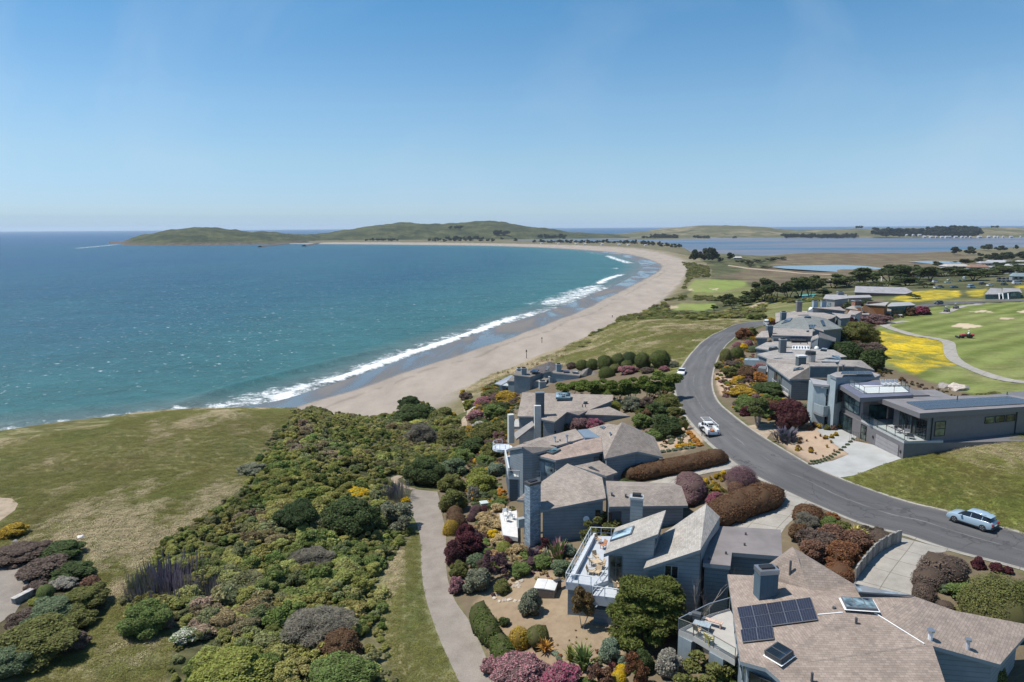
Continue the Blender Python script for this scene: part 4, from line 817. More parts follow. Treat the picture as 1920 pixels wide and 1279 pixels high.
def roof_mesh(polys,t=.2):
 """sloping sheets sharing edges, given thickness downwards"""
 V=[];key={};F=[]
 for P in polys:
  f=[]
  for p in P:
   k=tuple(np .round(p,2))
   if k not in key:key[k]=len(V);V .append(np .asarray(p,float))
   f .append(key[k])
  F .append(f)
 from mathutils .geometry import tessellate_polygon
 n=len(V);cnt={};T=[[f[i]for i in t]for f in F for t in tessellate_polygon([[Vector((*V[i][:2],0))for i in f]])]
 for f in F:
  for a,b in zip(f,f[1:]+f[:1]):cnt[tuple(sorted((a,b)))]=cnt .get(tuple(sorted((a,b))),0)+1
 W=V+[v-np .array([0,0,t])for v in V];G_=[list(f)for f in T]+[[i+n for i in f[::-1]]for f in T]
 for f in F:
  for a,b in zip(f,f[1:]+f[:1]):
   if cnt[tuple(sorted((a,b)))]==1:G_ .append([a,b,b+n,a+n])
 return W,G_
def inset(P,d,keep=()):
 """move the outline's edges inwards by d, except those listed; heights follow the plane of the polygon"""
 P=np .asarray(P,float);n=len(P);A=0.5*sum(P[i,0]*P[(i+1)%n,1]-P[(i+1)%n,0]*P[i,1]for i in range(n));s=1 if A>0 else-1
 c,nn=plane_fit(P);L=[]
 for i in range(n):
  a,b=P[i,:2],P[(i+1)%n,:2];e=(b-a)/(np .linalg .norm(b-a)+1e-9);nrm=np .array([-e[1],e[0]])*s;L .append((a+nrm*(0 if i in keep else d),e))
 out=[]
 for i in range(n):
  (p,e),(q,g)=L[i-1],L[i];cr=e[0]*g[1]-e[1]*g[0]
  if abs(cr)<.08:x=q
  else:
   t=((q-p)[0]*g[1]-(q-p)[1]*g[0])/cr;x=p+e*t
   if np .linalg .norm(x-P[i,:2])>3*d+.2:x=P[i,:2]+(P[:,:2].mean(0)-P[i,:2])/np .linalg .norm(P[:,:2].mean(0)-P[i,:2])*d
  z=P[i,2]-((x-P[i,:2])@nn[:2])/nn[2];out .append((x[0],x[1],min(z,P[:,2].max())))
 return np .array(out)
class House:
 def __init__(s,name,label,px,py,z=None,group='houses along the bluff road',cat='house',wall=(.22,.255,.28),roof=(.33,.28,.24),wmat=None):
  P=G(px,py)if z is None else U(px,py,z);s .o=np .array(P,float);s .root=empty(name,P);tag(s .root,label,cat,group);s .wc=wall;s .rc=roof;s .wm=wmat or M_SIDE
 def roof(s,polys,zb=None,t=.22,color=None,mat=None,d=.3,keep=None,wall=True,wcol=None,wmat=None,name='roof'):
  """polys: lists of (px, py, z) or ready xyz arrays"""
  Q=[np .array([U(*p)if isinstance(p,tuple)else p for p in P],float)for P in polys]
  W,F=roof_mesh(Q,t);r=mk(name,W,F,mat or M_ROOF,s .root,color or s .rc,uv=True);r .data .materials .append(M_FASC2 if s .wm is M_PAINT else M_FASC)
  for p in r .data .polygons:
   if p .index>=sum(len(q)-2 for q in Q):p .material_index=1
  if wall:
   for i,P in enumerate(Q):
    k=(keep[i]if keep else());I=inset(P,d,k);n=len(I);z0=s .o[2]-1.0 if zb is None else zb
    top=I-np .array([0,0,t+.01]);bot=np .column_stack([I[:,:2],np .full(n,z0)])
    mk('wall',np .vstack([top,bot]),[[n+q for q in range(n)][::-1]]+[[q,(q+1)%n,n+(q+1)%n,n+q]for q in range(n)],wmat or s .wm,s .root,wcol or s .wc,uv=True)
  return Q,r
 def box(s,name,c,size,rz=0.0,mat=M_PAINT,color=(.4,.4,.4),parent=None,uv=False):
  """c = centre of the base (world)"""
  x,y,z=size;C_,S_=math .cos(rz),math .sin(rz);V=[]
  for dz in(0,z):
   for a,b in((-1,-1),(1,-1),(1,1),(-1,1)):V .append((c[0]+(a*x*C_-b*y*S_)/2,c[1]+(a*x*S_+b*y*C_)/2,c[2]+dz))
  return mk(name,V,[(0,3,2,1),(4,5,6,7),(0,1,5,4),(1,2,6,5),(2,3,7,6),(3,0,4,7)],mat,parent or s .root,color,uv=uv)
 def slab(s,name,P,t,mat,color=None,parent=None,uv=False):
  P=np .asarray(P,float);n=len(P);V=np .vstack([P,P-np .array([0,0,t])])
  return mk(name,V,[list(range(n)),[n+q for q in range(n)][::-1]]+[[q,(q+1)%n,n+(q+1)%n,n+q]for q in range(n)],mat,parent or s .root,color,uv=uv)
 def panel(s,name,quad,nrm,out,thick,mat,color=None,parent=None,uv=False):
  """quad standing proud of a plane by out, thick deep towards it"""
  Q=np .asarray(quad,float);n=np .asarray(nrm,float);A=Q+n*out;B=Q+n*(out-thick);k=len(Q)
  return mk(name,np .vstack([A,B]),[list(range(k)),[k+q for q in range(k)][::-1]]+[[q,(q+1)%k,k+(q+1)%k,k+q]for q in range(k)],mat,parent or s .root,color,uv=uv)
 def solar(s,quad,rows,cols,lift=.14,group=None,label=None,cells=True):
  """array of panels lying on a roof plane; quad = 4 corner points"""
  Q=np .array(quad,float);c,n=plane_fit(Q)
  def at(u,v):return(Q[0]*(1-u)+Q[1]*u)*(1-v)+(Q[3]*(1-u)+Q[2]*u)*v
  for i in range(rows):
   for j in range(cols):
    e=.006;P=[at((j+e)/cols,(i+e*2)/rows),at((j+1-e)/cols,(i+e*2)/rows),at((j+1-e)/cols,(i+1-e*2)/rows),at((j+e)/cols,(i+1-e*2)/rows)]
    o=s .panel('solar_panel',P,n,lift,.05,M_METAL);f=.03
    c0=np .mean(P,0);I=[p+(c0-p)*f for p in P];g=s .panel('cells',I,n,lift+.006,.004,M_SOLAR,None,o)
    l=g .data .uv_layers .new(name='UVMap');uvd={0:(0,0),1:(1,0),2:(1,1),3:(0,1)}
    for p in g .data .polygons:
     for li in p .loop_indices:l .data[li].uv=uvd[g .data .loops[li].vertex_index%4]
 def skylight(s,quad,h=.18,glass=(.16,.26,.33),frame=(.10,.11,.12),split=1,flash=False):
  Q=np .array(quad,float);c,n=plane_fit(Q);o=s .panel('skylight',Q,n,h,h+.05,M_PAINT,frame)
  if flash:s .panel('flashing',[c+(q-c)*1.14 for q in Q],n,.02,.015,M_WHITE,None,o)
  def at(u,v):return(Q[0]*(1-u)+Q[1]*u)*(1-v)+(Q[3]*(1-u)+Q[2]*u)*v
  for j in range(split):
   P=[at((j+.07)/split,.07),at((j+.93)/split,.07),at((j+.93)/split,.93),at((j+.07)/split,.93)]
   s .panel('pane',P,n,h+.008,.01,M_GLASS,glass,o)
  return o
 def vent(s,px,py,c,n,h=.5,r=.07,cap=False,color=(.08,.08,.08)):
  P=hit(px,py,c,n);o=mk('vent_pipe',*tube((P-[0,0,.15],r),(P+[0,0,h],r)),M_PAINT,s .root,color)
  if cap:mk('cap',*tube((P+[0,0,h],r*1.7),(P+[0,0,h+.1],r*1.7)),M_METAL,o)
  return o
 def window(s,A,B,z0,z1,u0=0.,u1=1.,cols=1,rows=1,glass=(.05,.065,.07),frame=(.03,.032,.035),name='window',side=1,out=.03,bar=.055):
  """framed window on the vertical plane through A and B, between fractions u0..u1 and heights z0..z1"""
  A=np .array(A[:2],float);B=np .array(B[:2],float);L=np .linalg .norm(B-A);e=(B-A)/L;n2=np .array([e[1],-e[0]])*side;N=np .array([n2[0],n2[1],0])
  a,b=u0*L,u1*L;P=lambda x,z:np .array([*(A+e*x),z])
  fr=[];V=[];F=[]
  def bar_(x0,x1,za,zb):
   q=len(V);Q=[P(x0,za),P(x1,za),P(x1,zb),P(x0,zb)];V .extend([p+N*(out+.03)for p in Q]+[p-N*.02 for p in Q])
   F .extend([[q,q+1,q+2,q+3],[q+4,q+5,q+6,q+7][::-1]]+[[q+i,q+(i+1)%4,q+4+(i+1)%4,q+4+i]for i in range(4)])
  xs=np .linspace(a,b,cols+1);zs=np .linspace(z0,z1,rows+1)
  bar_(a-bar/2,b+bar/2,z0-bar,z0);bar_(a-bar/2,b+bar/2,z1,z1+bar)
  for x in xs:bar_(x-bar/2,x+bar/2,z0,z1)
  for z in zs[1:-1]:
   for i in range(cols):bar_(xs[i]+bar/2,xs[i+1]-bar/2,z-bar/2,z+bar/2)
  w=mk(name,V,F,M_PAINT,s .root,frame)
  for i in range(cols):
   for j in range(rows):
    s .panel('pane',[P(xs[i],zs[j]),P(xs[i+1],zs[j]),P(xs[i+1],zs[j+1]),P(xs[i],zs[j+1])],N,out,.02,M_GLASS,glass,w)
  return w
 def opening(s,A,B,z0,z1,u0=0.,u1=1.,side=1,name='opening',mat=None,color=(.02,.02,.02),out=.02):  # flat panel on a wall; the default colour carries an opening's shade
  A=np .array(A[:2],float);B=np .array(B[:2],float);e=(B-A);N=np .array([e[1],-e[0],0]);N=N/np .linalg .norm(N)*side
  P=lambda u,z:np .array([*(A+e*u),z]);return s .panel(name,[P(u0,z0),P(u1,z0),P(u1,z1),P(u0,z1)],N,out,.04,mat or M_SHADE,color)
 def rail(s,pts,h=.75,step=1.3,glass=False,color=(.5,.55,.58),bars=2,r=.03,name='railing'):
  """posts, a top rail and glass or bars along a line of floor points"""
  P=[np .array(p,float)for p in pts];up=np .array([0,0,1.0]);V=[];F=[];h=h*.78
  def add(T):
   q=len(V);V .extend(T[0]);F .extend([[i+q for i in f]for f in T[1]])
  for a,b in zip(P[:-1],P[1:]):
   add(tube((a+up*h,r),(b+up*h,r),6))
   if not glass:
    for k in range(bars):add(tube((a+up*h*(k+.6)/(bars+.6),r*.45),(b+up*h*(k+.6)/(bars+.6),r*.45),4))
  o=mk(name,V,F,M_PAINT,s .root,color)
  for a,b in zip(P[:-1],P[1:]):
   L=np .linalg .norm(b-a);k=max(1,int(round(L/step)))
   for i in range(k+(1 if b is P[-1]else 0)):
    q=a+(b-a)*i/k;mk('post',*tube((q,r*.9),(q+up*(h-r),r*.9),6),M_PAINT,o,color)
   if glass:
    for i in range(k):
     e=(b-a)/k;q0=a+e*(i+.04);q1=a+e*(i+.96);N=np .cross(e,up);N/=np .linalg .norm(N)
     s .panel('glass_pane',[q0+up*.08,q1+up*.08,q1+up*(h-.06),q0+up*(h-.06)],N,.006,.012,M_CLEAR,None,o)
  return o
 def chimney(s,c,size,h,rz=0.,color=(.16,.21,.25),mat=None,cap=True,capcol=(.35,.37,.38)):
  b=s .box('chimney',c,(size[0],size[1],h),rz,mat or M_SIDE,color,uv=True)
  if cap:
   k=s .box('cap',(c[0],c[1],c[2]+h),(size[0]*1.12,size[1]*1.12,.16),rz,M_PAINT,capcol,b);s .box('flue',(c[0],c[1],c[2]+h+.16),(size[0]*.7,size[1]*.6,.22),rz,M_DARK,(0.02,.02,.02),b)
  return b
def UD(px,py,d):
 r=ray(px,py);t=d/r[1];return np .array([r[0]*t,d,CAMZ+r[2]*t])
def tube(*ps,seg=8):
 if isinstance(ps[-1],int):seg=ps[-1];ps=ps[:-1]
 V=[];F=[];P=[np .array(p[0],float)for p in ps]
 for i,(p,r)in enumerate(ps):
  d=P[min(i+1,len(P)-1)]-P[max(i-1,0)];d=d/(np .linalg .norm(d)+1e-9);u=np .cross(d,(.31,.93,.17));u/=np .linalg .norm(u);v=np .cross(d,u)
  V+=[P[i]+r*(math .cos(2*math .pi*k/seg)*u+math .sin(2*math .pi*k/seg)*v)for k in range(seg)]
 for i in range(len(ps)-1):
  for k in range(seg):F .append([i*seg+k,i*seg+(k+1)%seg,(i+1)*seg+(k+1)%seg,(i+1)*seg+k])
 F+=[list(range(seg))[::-1],[(len(ps)-1)*seg+k for k in range(seg)]]
 return V,F
h=House('house','large house in the near corner under brown hip roofs with solar panels',1560,1190,29.6,roof=(.33,.265,.22))
B_,C_,R1,A_=U(1364,1077,33.5),U(1388,1240,33.1),U(1580,1150,34.3),U(1491,1033,35.8)
cL,nL=plane_fit([B_,C_,R1]);pl=lambda x,y:hit(x,y,cL,nL)
H1,K0,K1,S1=pl(1436,1253),pl(1410,1079),pl(1517,1105),pl(1570,1125)
R2=U(1640,1150,34.3);K2=U(1599,1094,34.5);E1=U(1714,1118,34.2);AB=np .array(A_)+[1.2,3.2,-1.3];AL=U(1424,1070,34.2)
eL=U(1461,1275,32.9);eB=U(1500,1332,32.8);cB,nB=plane_fit([R1,R2,H1]);eL=hit(1461,1275,cB,nB);eB=hit(1500,1332,cB,nB);pb=lambda x,y:hit(x,y,cB,nB)
V1,V2,eR=pb(1733,1208),pb(1749,1211),pb(1774,1285);eR2=pb(1800,1345);
cWg,nWg=plane_fit([E1,V2,U(1875,1246,32.9)]);pg=lambda x,y:hit(x,y,cWg,nWg);V1=(V1+pg(1733,1208))/2;W1=pg(1875,1246);W2=pg(1926,1188);W3=pg(1922,1170);W4=pg(1790,1145)
h .roof([[B_,C_,H1,R1,S1,K1,K0]],26.6,keep=[(2,3,4,5)],d=.45)
h .roof([[R1,H1,eL,eB,eR2,eR,V2,V1,R2]],27.6,keep=[(0,6,7,8)],d=.5)
h .roof([[R1,R2,V1,E1,K2,K1,S1]],29,keep=[(0,1,2,3,4,5,6)])
h .roof([[V1,V2,W1,W2,W3,W4,E1]],29,keep=[(0,5,6)],d=.4)
h .roof([[AL,K0,K1,A_],[A_,K1,K2,AB],[AL,A_,AB]],30,keep=[(0,1,2,3),(0,1),()],d=.2)
b0=hit(1432,1118,cL,nL);h .chimney((b0[0]+.12,b0[1]+.1,b0[2]-.8),(1.15,.8),2.35,.12,(.085,.125,.155),M_VSIDE,False)
ck=[o for o in h .root .children if o .name .startswith('chimney')][0];zt=b0[2]+1.55
h .box('chimney_cap',(b0[0]+.12,b0[1]+.1,zt),(1.22,.87,.28),.12,M_METAL,(.5,.5,.5),ck);h .box('flue',(b0[0]+.12,b0[1]+.1,zt+.28),(.85,.45,.1),.12,M_DARK,(0.02,.02,.02),ck)
h .solar([pl(1382,1142.5),pl(1520,1123.5),pl(1534,1165.5),pl(1392,1184)],2,5);h .solar([pl(1388.5,1184.5),pl(1448,1176.5),pl(1452,1201.5),pl(1392.5,1208)],1,2)
q=[U(1577,1123,34.45),U(1634,1126,34.45),U(1646,1147,34.45),U(1587,1143,34.45)];h .skylight(q,.16,(.32,.44,.48),(.12,.13,.14),3,True)
q=[pl(1434,1229.5),pl(1459,1212.5),pl(1489,1230),pl(1465,1248)];h .skylight(q,.32,(.02,.035,.06),(.05,.055,.06),2,True)
q=[U(1601,1094.5,34.62),U(1640,1104,34.55),U(1714,1118,34.3),U(1610,1110.5,34.6)];h .skylight([q[0],q[1],q[2],q[3]],.04,(.30,.36,.40),(.2,.21,.22),4)
cA,nA=plane_fit([A_,K0,K1]);cR,nR=plane_fit([V2,W1,W2,E1])
for x,y,hh in((1456,1071,.35),(1481,1078,.95)):h .vent(x,y,cA,nA,hh)
h .vent(1605,1169,cB,nB,.35);h .vent(1522,1278,cB,nB,.5);h .vent(1744,1198,cR,nR,.45,.12,True,(.7,.7,.7));h .vent(1814,1217,cR,nR,.5,.1,True,(.5,.5,.52));h .vent(1564,1141,cL,nL,.1,.1)
D=[U(1272,1181,30.4),U(1300,1192,30.4),U(1378,1238,30.4),U(1394,1190,30.4),U(1368,1141,30.4),U(1330,1152,30.4)]
h .slab('deck',D,.38,M_PAINT,(.42,.40,.37));h .rail([D[0],D[1],D[2]],1.02,1.25,True,(.14,.13,.12),r=.028);h .rail([D[0],D[5],D[4]],1.02,1.25,True,(.25,.30,.36),r=.028)
e0,e1=D[0],D[2];ax=(e1-e0)/np .linalg .norm(e1-e0)
for u0,u1 in((.0,1.0),(2.3,3.3)):
 q0=e0+ax*u0;q1=e0+ax*u1;s2=np .array([-ax[1],ax[0],0])*.5
 h .slab('pier',[q0+[0,0,-.38],q1+[0,0,-.38],q1+s2+[0,0,-.38],q0+s2+[0,0,-.38]],3.6,M_VSIDE,(.22,.26,.28),uv=True)
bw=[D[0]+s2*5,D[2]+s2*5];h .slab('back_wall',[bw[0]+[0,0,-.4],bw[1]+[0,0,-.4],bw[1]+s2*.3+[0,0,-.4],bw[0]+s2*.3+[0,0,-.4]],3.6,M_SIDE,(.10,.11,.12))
wA,wB=C_+(B_-C_)*.06,C_+(B_-C_)*.80;off_=np .array([.47,.05,0]);h .window(wA+off_,wB+off_,30.55,32.7,.05,.95,5,1,(.10,.13,.15),(.20,.24,.27),side=-1)
h .window(eL+[-.02,.42,0],C_+[.35,.1,0],30.4,32.5,.1,.85,2,1,(.02,.025,.03),side=-1);wr=V2+(W1-V2)*0;h .window(V2+[.25,.55,0],W1+[0,.55,0],31.6,32.5,.22,.75,3,1,(.05,.06,.05),side=1)
h .window(V2+[.25,.55,0],W1+[0,.55,0],30.2,31.2,.5,.72,1,1,(.10,.13,.14),side=1)
for q in((R2+[0,0,.03],V1+[0,0,.03]),(pl(1533,1153)+[0,0,.03],pl(1580,1149)+[0,0,.03])):mk('flashing_strip',*tube((q[0],.035),(q[1],.035),5),M_WHITE,h .root)
dk=lambda x,y:U(x,y,30.405)
def table(name,P,sx,sy,hh,rz,colr,label,cat='table',legs=True,group=None,mat=None):
 t=empty(name,P,rz);tag(t,label,cat,group);t .scale=(.76,)*3;hb_=House .__new__(House);hb_ .root=t;hb_ .o=np .array(P)
 C0,S0=math .cos(0),0;o=np .array(P)
 hb_ .box('table_top',(o[0],o[1],o[2]+hh-.05),(sx,sy,.05),0,mat or M_WOOD,colr)
 if legs:
  for a,b in((-1,-1),(1,-1),(1,1),(-1,1)):hb_ .box('leg',(o[0]+a*(sx/2-.06),o[1]+b*(sy/2-.06),o[2]),(.06,.06,hh-.05),0,mat or M_WOOD,colr)
 return t
def chair(name,P,rz,colr,label,group,seat=.46,w=.5,back=.5,cat='chair',recl=.12,cushion=None):
 t=empty(name,P,rz);tag(t,label,cat,group);t .scale=(.76,)*3;hb_=House .__new__(House);hb_ .root=t;o=np .array(P);hb_ .o=o
 hb_ .box('seat',(o[0],o[1],o[2]+seat-.05),(w,w,.05),0,M_WOOD,colr)
 q=[o+[-w/2,w/2-.04,seat],o+[w/2,w/2-.04,seat],o+[w/2,w/2+recl,seat+back],o+[-w/2,w/2+recl,seat+back]];hb_ .panel('backrest',q,(0,-.97,.22),.0,.04,M_WOOD,colr)
 for a,b in((-1,-1),(1,-1),(1,1),(-1,1)):hb_ .box('leg',(o[0]+a*(w/2-.04),o[1]+b*(w/2-.04),o[2]),(.05,.05,seat-.05),0,M_WOOD,colr)
 for a in(-1,1):hb_ .box('armrest',(o[0]+a*(w/2-.02),o[1],o[2]+seat+.18),(.06,w*.9,.04),0,M_WOOD,colr)
 if cushion:hb_ .box('cushion',(o[0],o[1],o[2]+seat),(w*.9,w*.9,.09),0,M_PAINT,cushion)
 return t
def bench(P,rz,L,colr,label,cat='bench'):
 t=empty('bench',P,rz);tag(t,label,cat);t .scale=(.8,)*3;hb_=House .__new__(House);hb_ .root=t;o=np .array(P);hb_ .o=o
 hb_ .box('seat',(o[0],o[1],o[2]+.42),(L,.42,.06),0,M_WOOD,colr)
 for a in(-1,1):hb_ .box('leg',(o[0]+a*(L/2-.15),o[1],o[2]),(.08,.38,.42),0,M_WOOD,colr)
 return t
bench(dk(1331,1172),-.55,2.0,(.55,.40,.33),'long pinkish bench on the deck of the corner house')
table('patio_table',dk(1316,1180),1.4,.8,.55,-.55,(.30,.36,.40),'low grey table with a bright top on the corner house deck')
chair('deck_chair',dk(1307,1189),2.3,(.50,.33,.20),'tan wooden chair beside the railing of the corner deck','chairs on the corner deck');chair('deck_chair',dk(1329,1206),2.0,(.48,.40,.12),'yellowish chair farther along the corner deck railing','chairs on the corner deck')
def grill(P,rz,label,colr=(.03,.03,.035),sc=1.0):
 t=empty('grill',P,rz);tag(t,label,'barbecue');t .scale=(.8,)*3;hb_=House .__new__(House);hb_ .root=t;o=np .array(P);hb_ .o=o
 hb_ .box('cart',(o[0],o[1],o[2]+.08),(.62*sc,.5*sc,.7*sc),0,M_PAINT,colr)
 a=[o+[x,y,z]for x in(-.34*sc,.34*sc)for y,z in((-.27*sc,.79*sc),(.27*sc,.79*sc),(.22*sc,1.02*sc),(0,1.1*sc),(-.22*sc,1.0*sc))]
 mk('lid',a,[(0,1,2,3,4),(9,8,7,6,5)]+[(i,(i+1)%5,5+(i+1)%5,5+i)for i in range(5)],M_PAINT,t,colr)
 for x in(-1,1):hb_ .box('side_shelf',(o[0]+x*.52*sc,o[1],o[2]+.72*sc),(.36*sc,.42*sc,.04),0,M_PAINT,(.12,.13,.14))
 for x in(-1,1):hb_ .box('wheel',(o[0]+x*.26*sc,o[1]+.12*sc,o[2]),(.06,.16,.16),0,M_DARK,colr)
 return t
grill(dk(1306,1170),-.5,'grey covered barbecue in the corner of the corner house deck',(.05,.06,.07))
h=House('house','grey house with slanted light roofs and a long white-railed deck',1230,1080,27.6,roof=(.40,.37,.33),wall=(.25,.29,.315))
W0,W1_,W2_,W3_=U(1132,1039,32.5),U(1154,989.5,32.5),U(1248.5,956.5,34.3),U(1233.5,1001.5,34.2)
h .roof([[W0,W1_,W2_,W3_]],27,d=.3,t=.26)
cW,nW=plane_fit([W0,W1_,W2_,W3_]);pw=lambda x,y:hit(x,y,cW,nW)
M0,M1,M2,M3=U(1206.5,1066,32.1),U(1232,1008,32.1),U(1324,944.5,34.1),U(1313,1031,33.8)
h .roof([[M0,M1,M2,M3],[M3,M2,U(1350,969,33.2),U(1349,985,32.9)]],27,d=.3,keep=[(2,),(0,)],t=.26)
F=[U(*p,32.6)for p in((1325,985),(1464,993),(1467,1043.5),(1372.5,1036),(1369.5,1061),(1318,1056))]
h .roof([F],27,color=(.20,.18,.175),mat=M_FLAT,d=.12,t=.3,wcol=(.13,.175,.20))
h .solar;q=[pw(1145,1016.5),pw(1155,996.5),pw(1191,987.5),pw(1185,1002)];q=[pw(1144.5,1016.5),pw(1151.5,1001),pw(1190.5,988),pw(1185,1003)];h .skylight(q,.13,(.42,.55,.62),(.10,.12,.14),1)
bc=hit(1200,978,cW,nW);h .chimney((bc[0]-.1,bc[1]+1.0,bc[2]-1.6),(.95,.7),3.1,-.25,(.22,.26,.28))
for x,y in((1398,1003),(1396,1023),(1361,1039),(1330,1049)):h .vent(x,y,F[0],np .array([0,0,1.]),.2,.07)
dz=30.1;DK=[U(*p,dz)for p in((1060,1092),(1108,1004),(1160,1012),(1142,1083),(1175,1100),(1172,1122),(1112,1116),(1128,1090),(1098,1097))]
DK=[U(1061,1092,dz),U(1108,1004,dz),U(1165,1006,dz),U(1150,1085,dz),U(1108,1099,dz)]
h .slab('deck',DK,.55,M_PAINT,(.44,.47,.50));h .rail([DK[2],DK[1],DK[0],DK[4]],.95,.95,False,(.55,.59,.62),1,.035)
D2=[U(*p,dz-.35)for p in((1111,1117),(1180,1126),(1215,1090),(1140,1078))];h .slab('deck',D2,.7,M_PAINT,(.47,.50,.52));h .rail([D2[3],D2[0],D2[1]],.95,.95,False,(.55,.59,.62),1,.035)
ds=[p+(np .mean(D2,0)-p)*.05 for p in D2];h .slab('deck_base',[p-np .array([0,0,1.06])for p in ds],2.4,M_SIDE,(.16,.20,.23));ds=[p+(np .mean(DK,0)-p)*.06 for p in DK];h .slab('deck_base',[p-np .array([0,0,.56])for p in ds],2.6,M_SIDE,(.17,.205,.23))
ib=[DK[0]+(DK[1]-DK[0])*.03+(DK[3]-DK[0])*.1,DK[1]+(DK[2]-DK[1])*.12-(DK[1]-DK[0])*.05];h .slab('deck_bench',[ib[0]+[0,0,.42],ib[1]+[0,0,.42],ib[1]+(DK[2]-DK[1])*.08+[0,0,.42],ib[0]+(DK[2]-DK[1])*.08+[0,0,.42]],.38,M_PAINT,(.52,.55,.58))
i0,i1=inset([W0,W1_,W2_,W3_],.3)[0],inset([W0,W1_,W2_,W3_],.3)[3];h .window(i0,i1,dz+.1,32.2,.03,.30,2,1,(.16,.18,.17),(.10,.12,.13),side=1)
h .window(i0,inset([W0,W1_,W2_,W3_],.3)[1],dz+.1,32.1,.05,.9,3,1,(.2,.24,.26),(.3,.33,.35),side=-1)
w2,w3=inset([W0,W1_,W2_,W3_],.3)[2],inset([W0,W1_,W2_,W3_],.3)[3];h .window(w3,w2,32.9,33.8,.08,.92,3,1,(.04,.05,.06),(.3,.33,.35),side=1)
m0,m3=inset([M0,M1,M2,M3],.3,(2,))[0],inset([M0,M1,M2,M3],.3,(2,))[3];h .window(m0,m3,31.4,32.3,.32,.58,2,1,(.02,.025,.03),(.35,.37,.38),side=1)
P=U(1396,1062,30.5);mk('flue_pipe',*tube((P-[0,0,1.2],.06),(P+[0,0,2.0],.06)),M_METAL,h .root)
dk=lambda x,y:U(x,y,dz+.005)
table('patio_table',dk(1119,1064),.85,.85,.72,.4,(.50,.38,.24),'round-cornered teak table between chairs on the long white deck')
for(x,y,rz,t)in((1110,1060,1.9,'teak chair left of the upper table on the long white deck'),(1128,1066,-1.2,'teak chair against the glass doors of the long white deck'),(1117,1051,0.4,'teak chair behind the upper table on the long white deck')):chair('deck_chair',dk(x,y),rz,(.50,.38,.24),t,'teak chairs on the white-railed deck')
for(x,y,rz,t)in((1107,1076,1.3,'teak lounge chair nearest the railing on the long white deck'),(1120,1077,-.6,'teak lounge chair beside the glass wall on the long white deck')):chair('deck_chair',dk(x,y),rz,(.50,.38,.24),t,'teak chairs on the white-railed deck',seat=.34,w=.62)
chair('deck_chair',dk(1122,1018),.9,(.5,.34,.2),'wooden chair at the far end of the long white deck','teak chairs on the white-railed deck');chair('deck_chair',dk(1131,1029),-1.0,(.45,.22,.12),'reddish chair at the far end of the long white deck','teak chairs on the white-railed deck')
d2=lambda x,y:U(x,y,dz-.345)
t=table('patio_table',d2(1170,1100),1.7,1.0,.74,.35,(.66,.46,.24),'large teak dining table on the lower white deck by the cypress')
for(x,y,rz,s_)in((1156,1098,1.6,'left of'),(1161,1089,.5,'behind'),(1168,1112,2.9,'in front of'),(1157,1106,2.2,'at the near left corner of')):chair('deck_chair',d2(x,y),rz,(.52,.38,.24),'teak dining chair '+s_+' the large table on the lower deck','dining chairs on the lower deck')
h=House('house','blue house with a broad sloping roof and a tall shingled chimney',1080,985,26.8,wall=(.20,.235,.265))
P0,P1,P2,P3,P4=U(1064,869,32.6),U(1129,895,32.2),None,U(1012.5,958,30.2),None;cP,nP=plane_fit([P0,P1,P3]);P2=hit(1136.5,934,cP,nP);P4=hit(1013,905,cP,nP)
h .roof([[P0,P1,P2,P3,P4]],25.6,d=.25)
h .roof([[U(969,937,30.0),U(1013,942,30.0),U(1013,922,30.9),U(986,922,30.7)]],25.6,d=.2)
h .roof([[U(1137,911,32.0),U(1278,912,32.0),U(1290,948,30.8),U(1142.5,950,30.8)],[U(1137,911,32.0),U(1136,901.5,31.5),U(1262,906,31.5),U(1278,912,32.0)]],26.5,d=.3,keep=[(0,3),(3,)])
cx=U(999,1018,27.0);h .box('chimney',(cx[0],cx[1]+.4,25.9),(1.25,.85,6.75),.62,M_STONE,(.30,.37,.43),uv=True);ch=[o for o in h .root .children if o .name .startswith('chimney')][0]
h .box('chimney_cap',(cx[0],cx[1]+.4,32.65),(1.34,.94,.22),.62,M_PAINT,(.06,.06,.06),ch);h .box('flue',(cx[0],cx[1]+.4,32.87),(.8,.45,.1),.62,M_DARK,(.3,.3,.3),ch)
I=inset([P0,P1,P2,P3,P4],.25);h .window(I[3],I[2],29.05,30.0,.88,.955,1,1,(.06,.05,.04),(.05,.045,.04),side=1)
dish=hit(1098.5,972,I[3],np .array([-(I[2]-I[3])[1],(I[2]-I[3])[0],0]));Nn=np .array([(I[2]-I[3])[1],-(I[2]-I[3])[0],0]);Nn/=np .linalg .norm(Nn)
t=empty('satellite_dish',dish);tag(t,'round white satellite dish on the blue side wall','satellite dish');Vd,Fd=tube((dish+Nn*.12,.10),(dish+Nn*.20+[0,0,.02],.24),(dish+Nn*.26+[0,0,.03],.30),14);mk('dish',Vd,Fd,M_WHITE,t);mk('bracket',*tube((dish,.03),(dish+Nn*.14,.03)),M_METAL,t)
q2,q3=U(1142.5,950,30.8)+[0,.3,0],U(1290,948,30.8)+[-.3,.3,0];h .opening(q2,q3,27.2,30.2,.01,.17,name='entry_shade',color=(.05,.07,.09),mat=M_PAINT);h .window(q2,q3,28.3,30.3,.33,.40,1,1,(.05,.04,.035));h .window(q2,q3,27.2,30.1,.0,.035,1,1,(.01,.01,.01))  # flat entry panel; the shade of the recess is in its dark colour
cr,nr=plane_fit([U(1137,911,32.0),U(1278,912,32.0),U(1290,948,30.8)])
for x,y in((1147,932),(1173,935)):
 v=h .vent(x,y,cr,nr,.38,.07,True);B0=hit(x,y,cr,nr);h .box('flashing',(B0[0],B0[1],B0[2]-.02),(.5,.35,.05),0,M_WHITE,None,v)
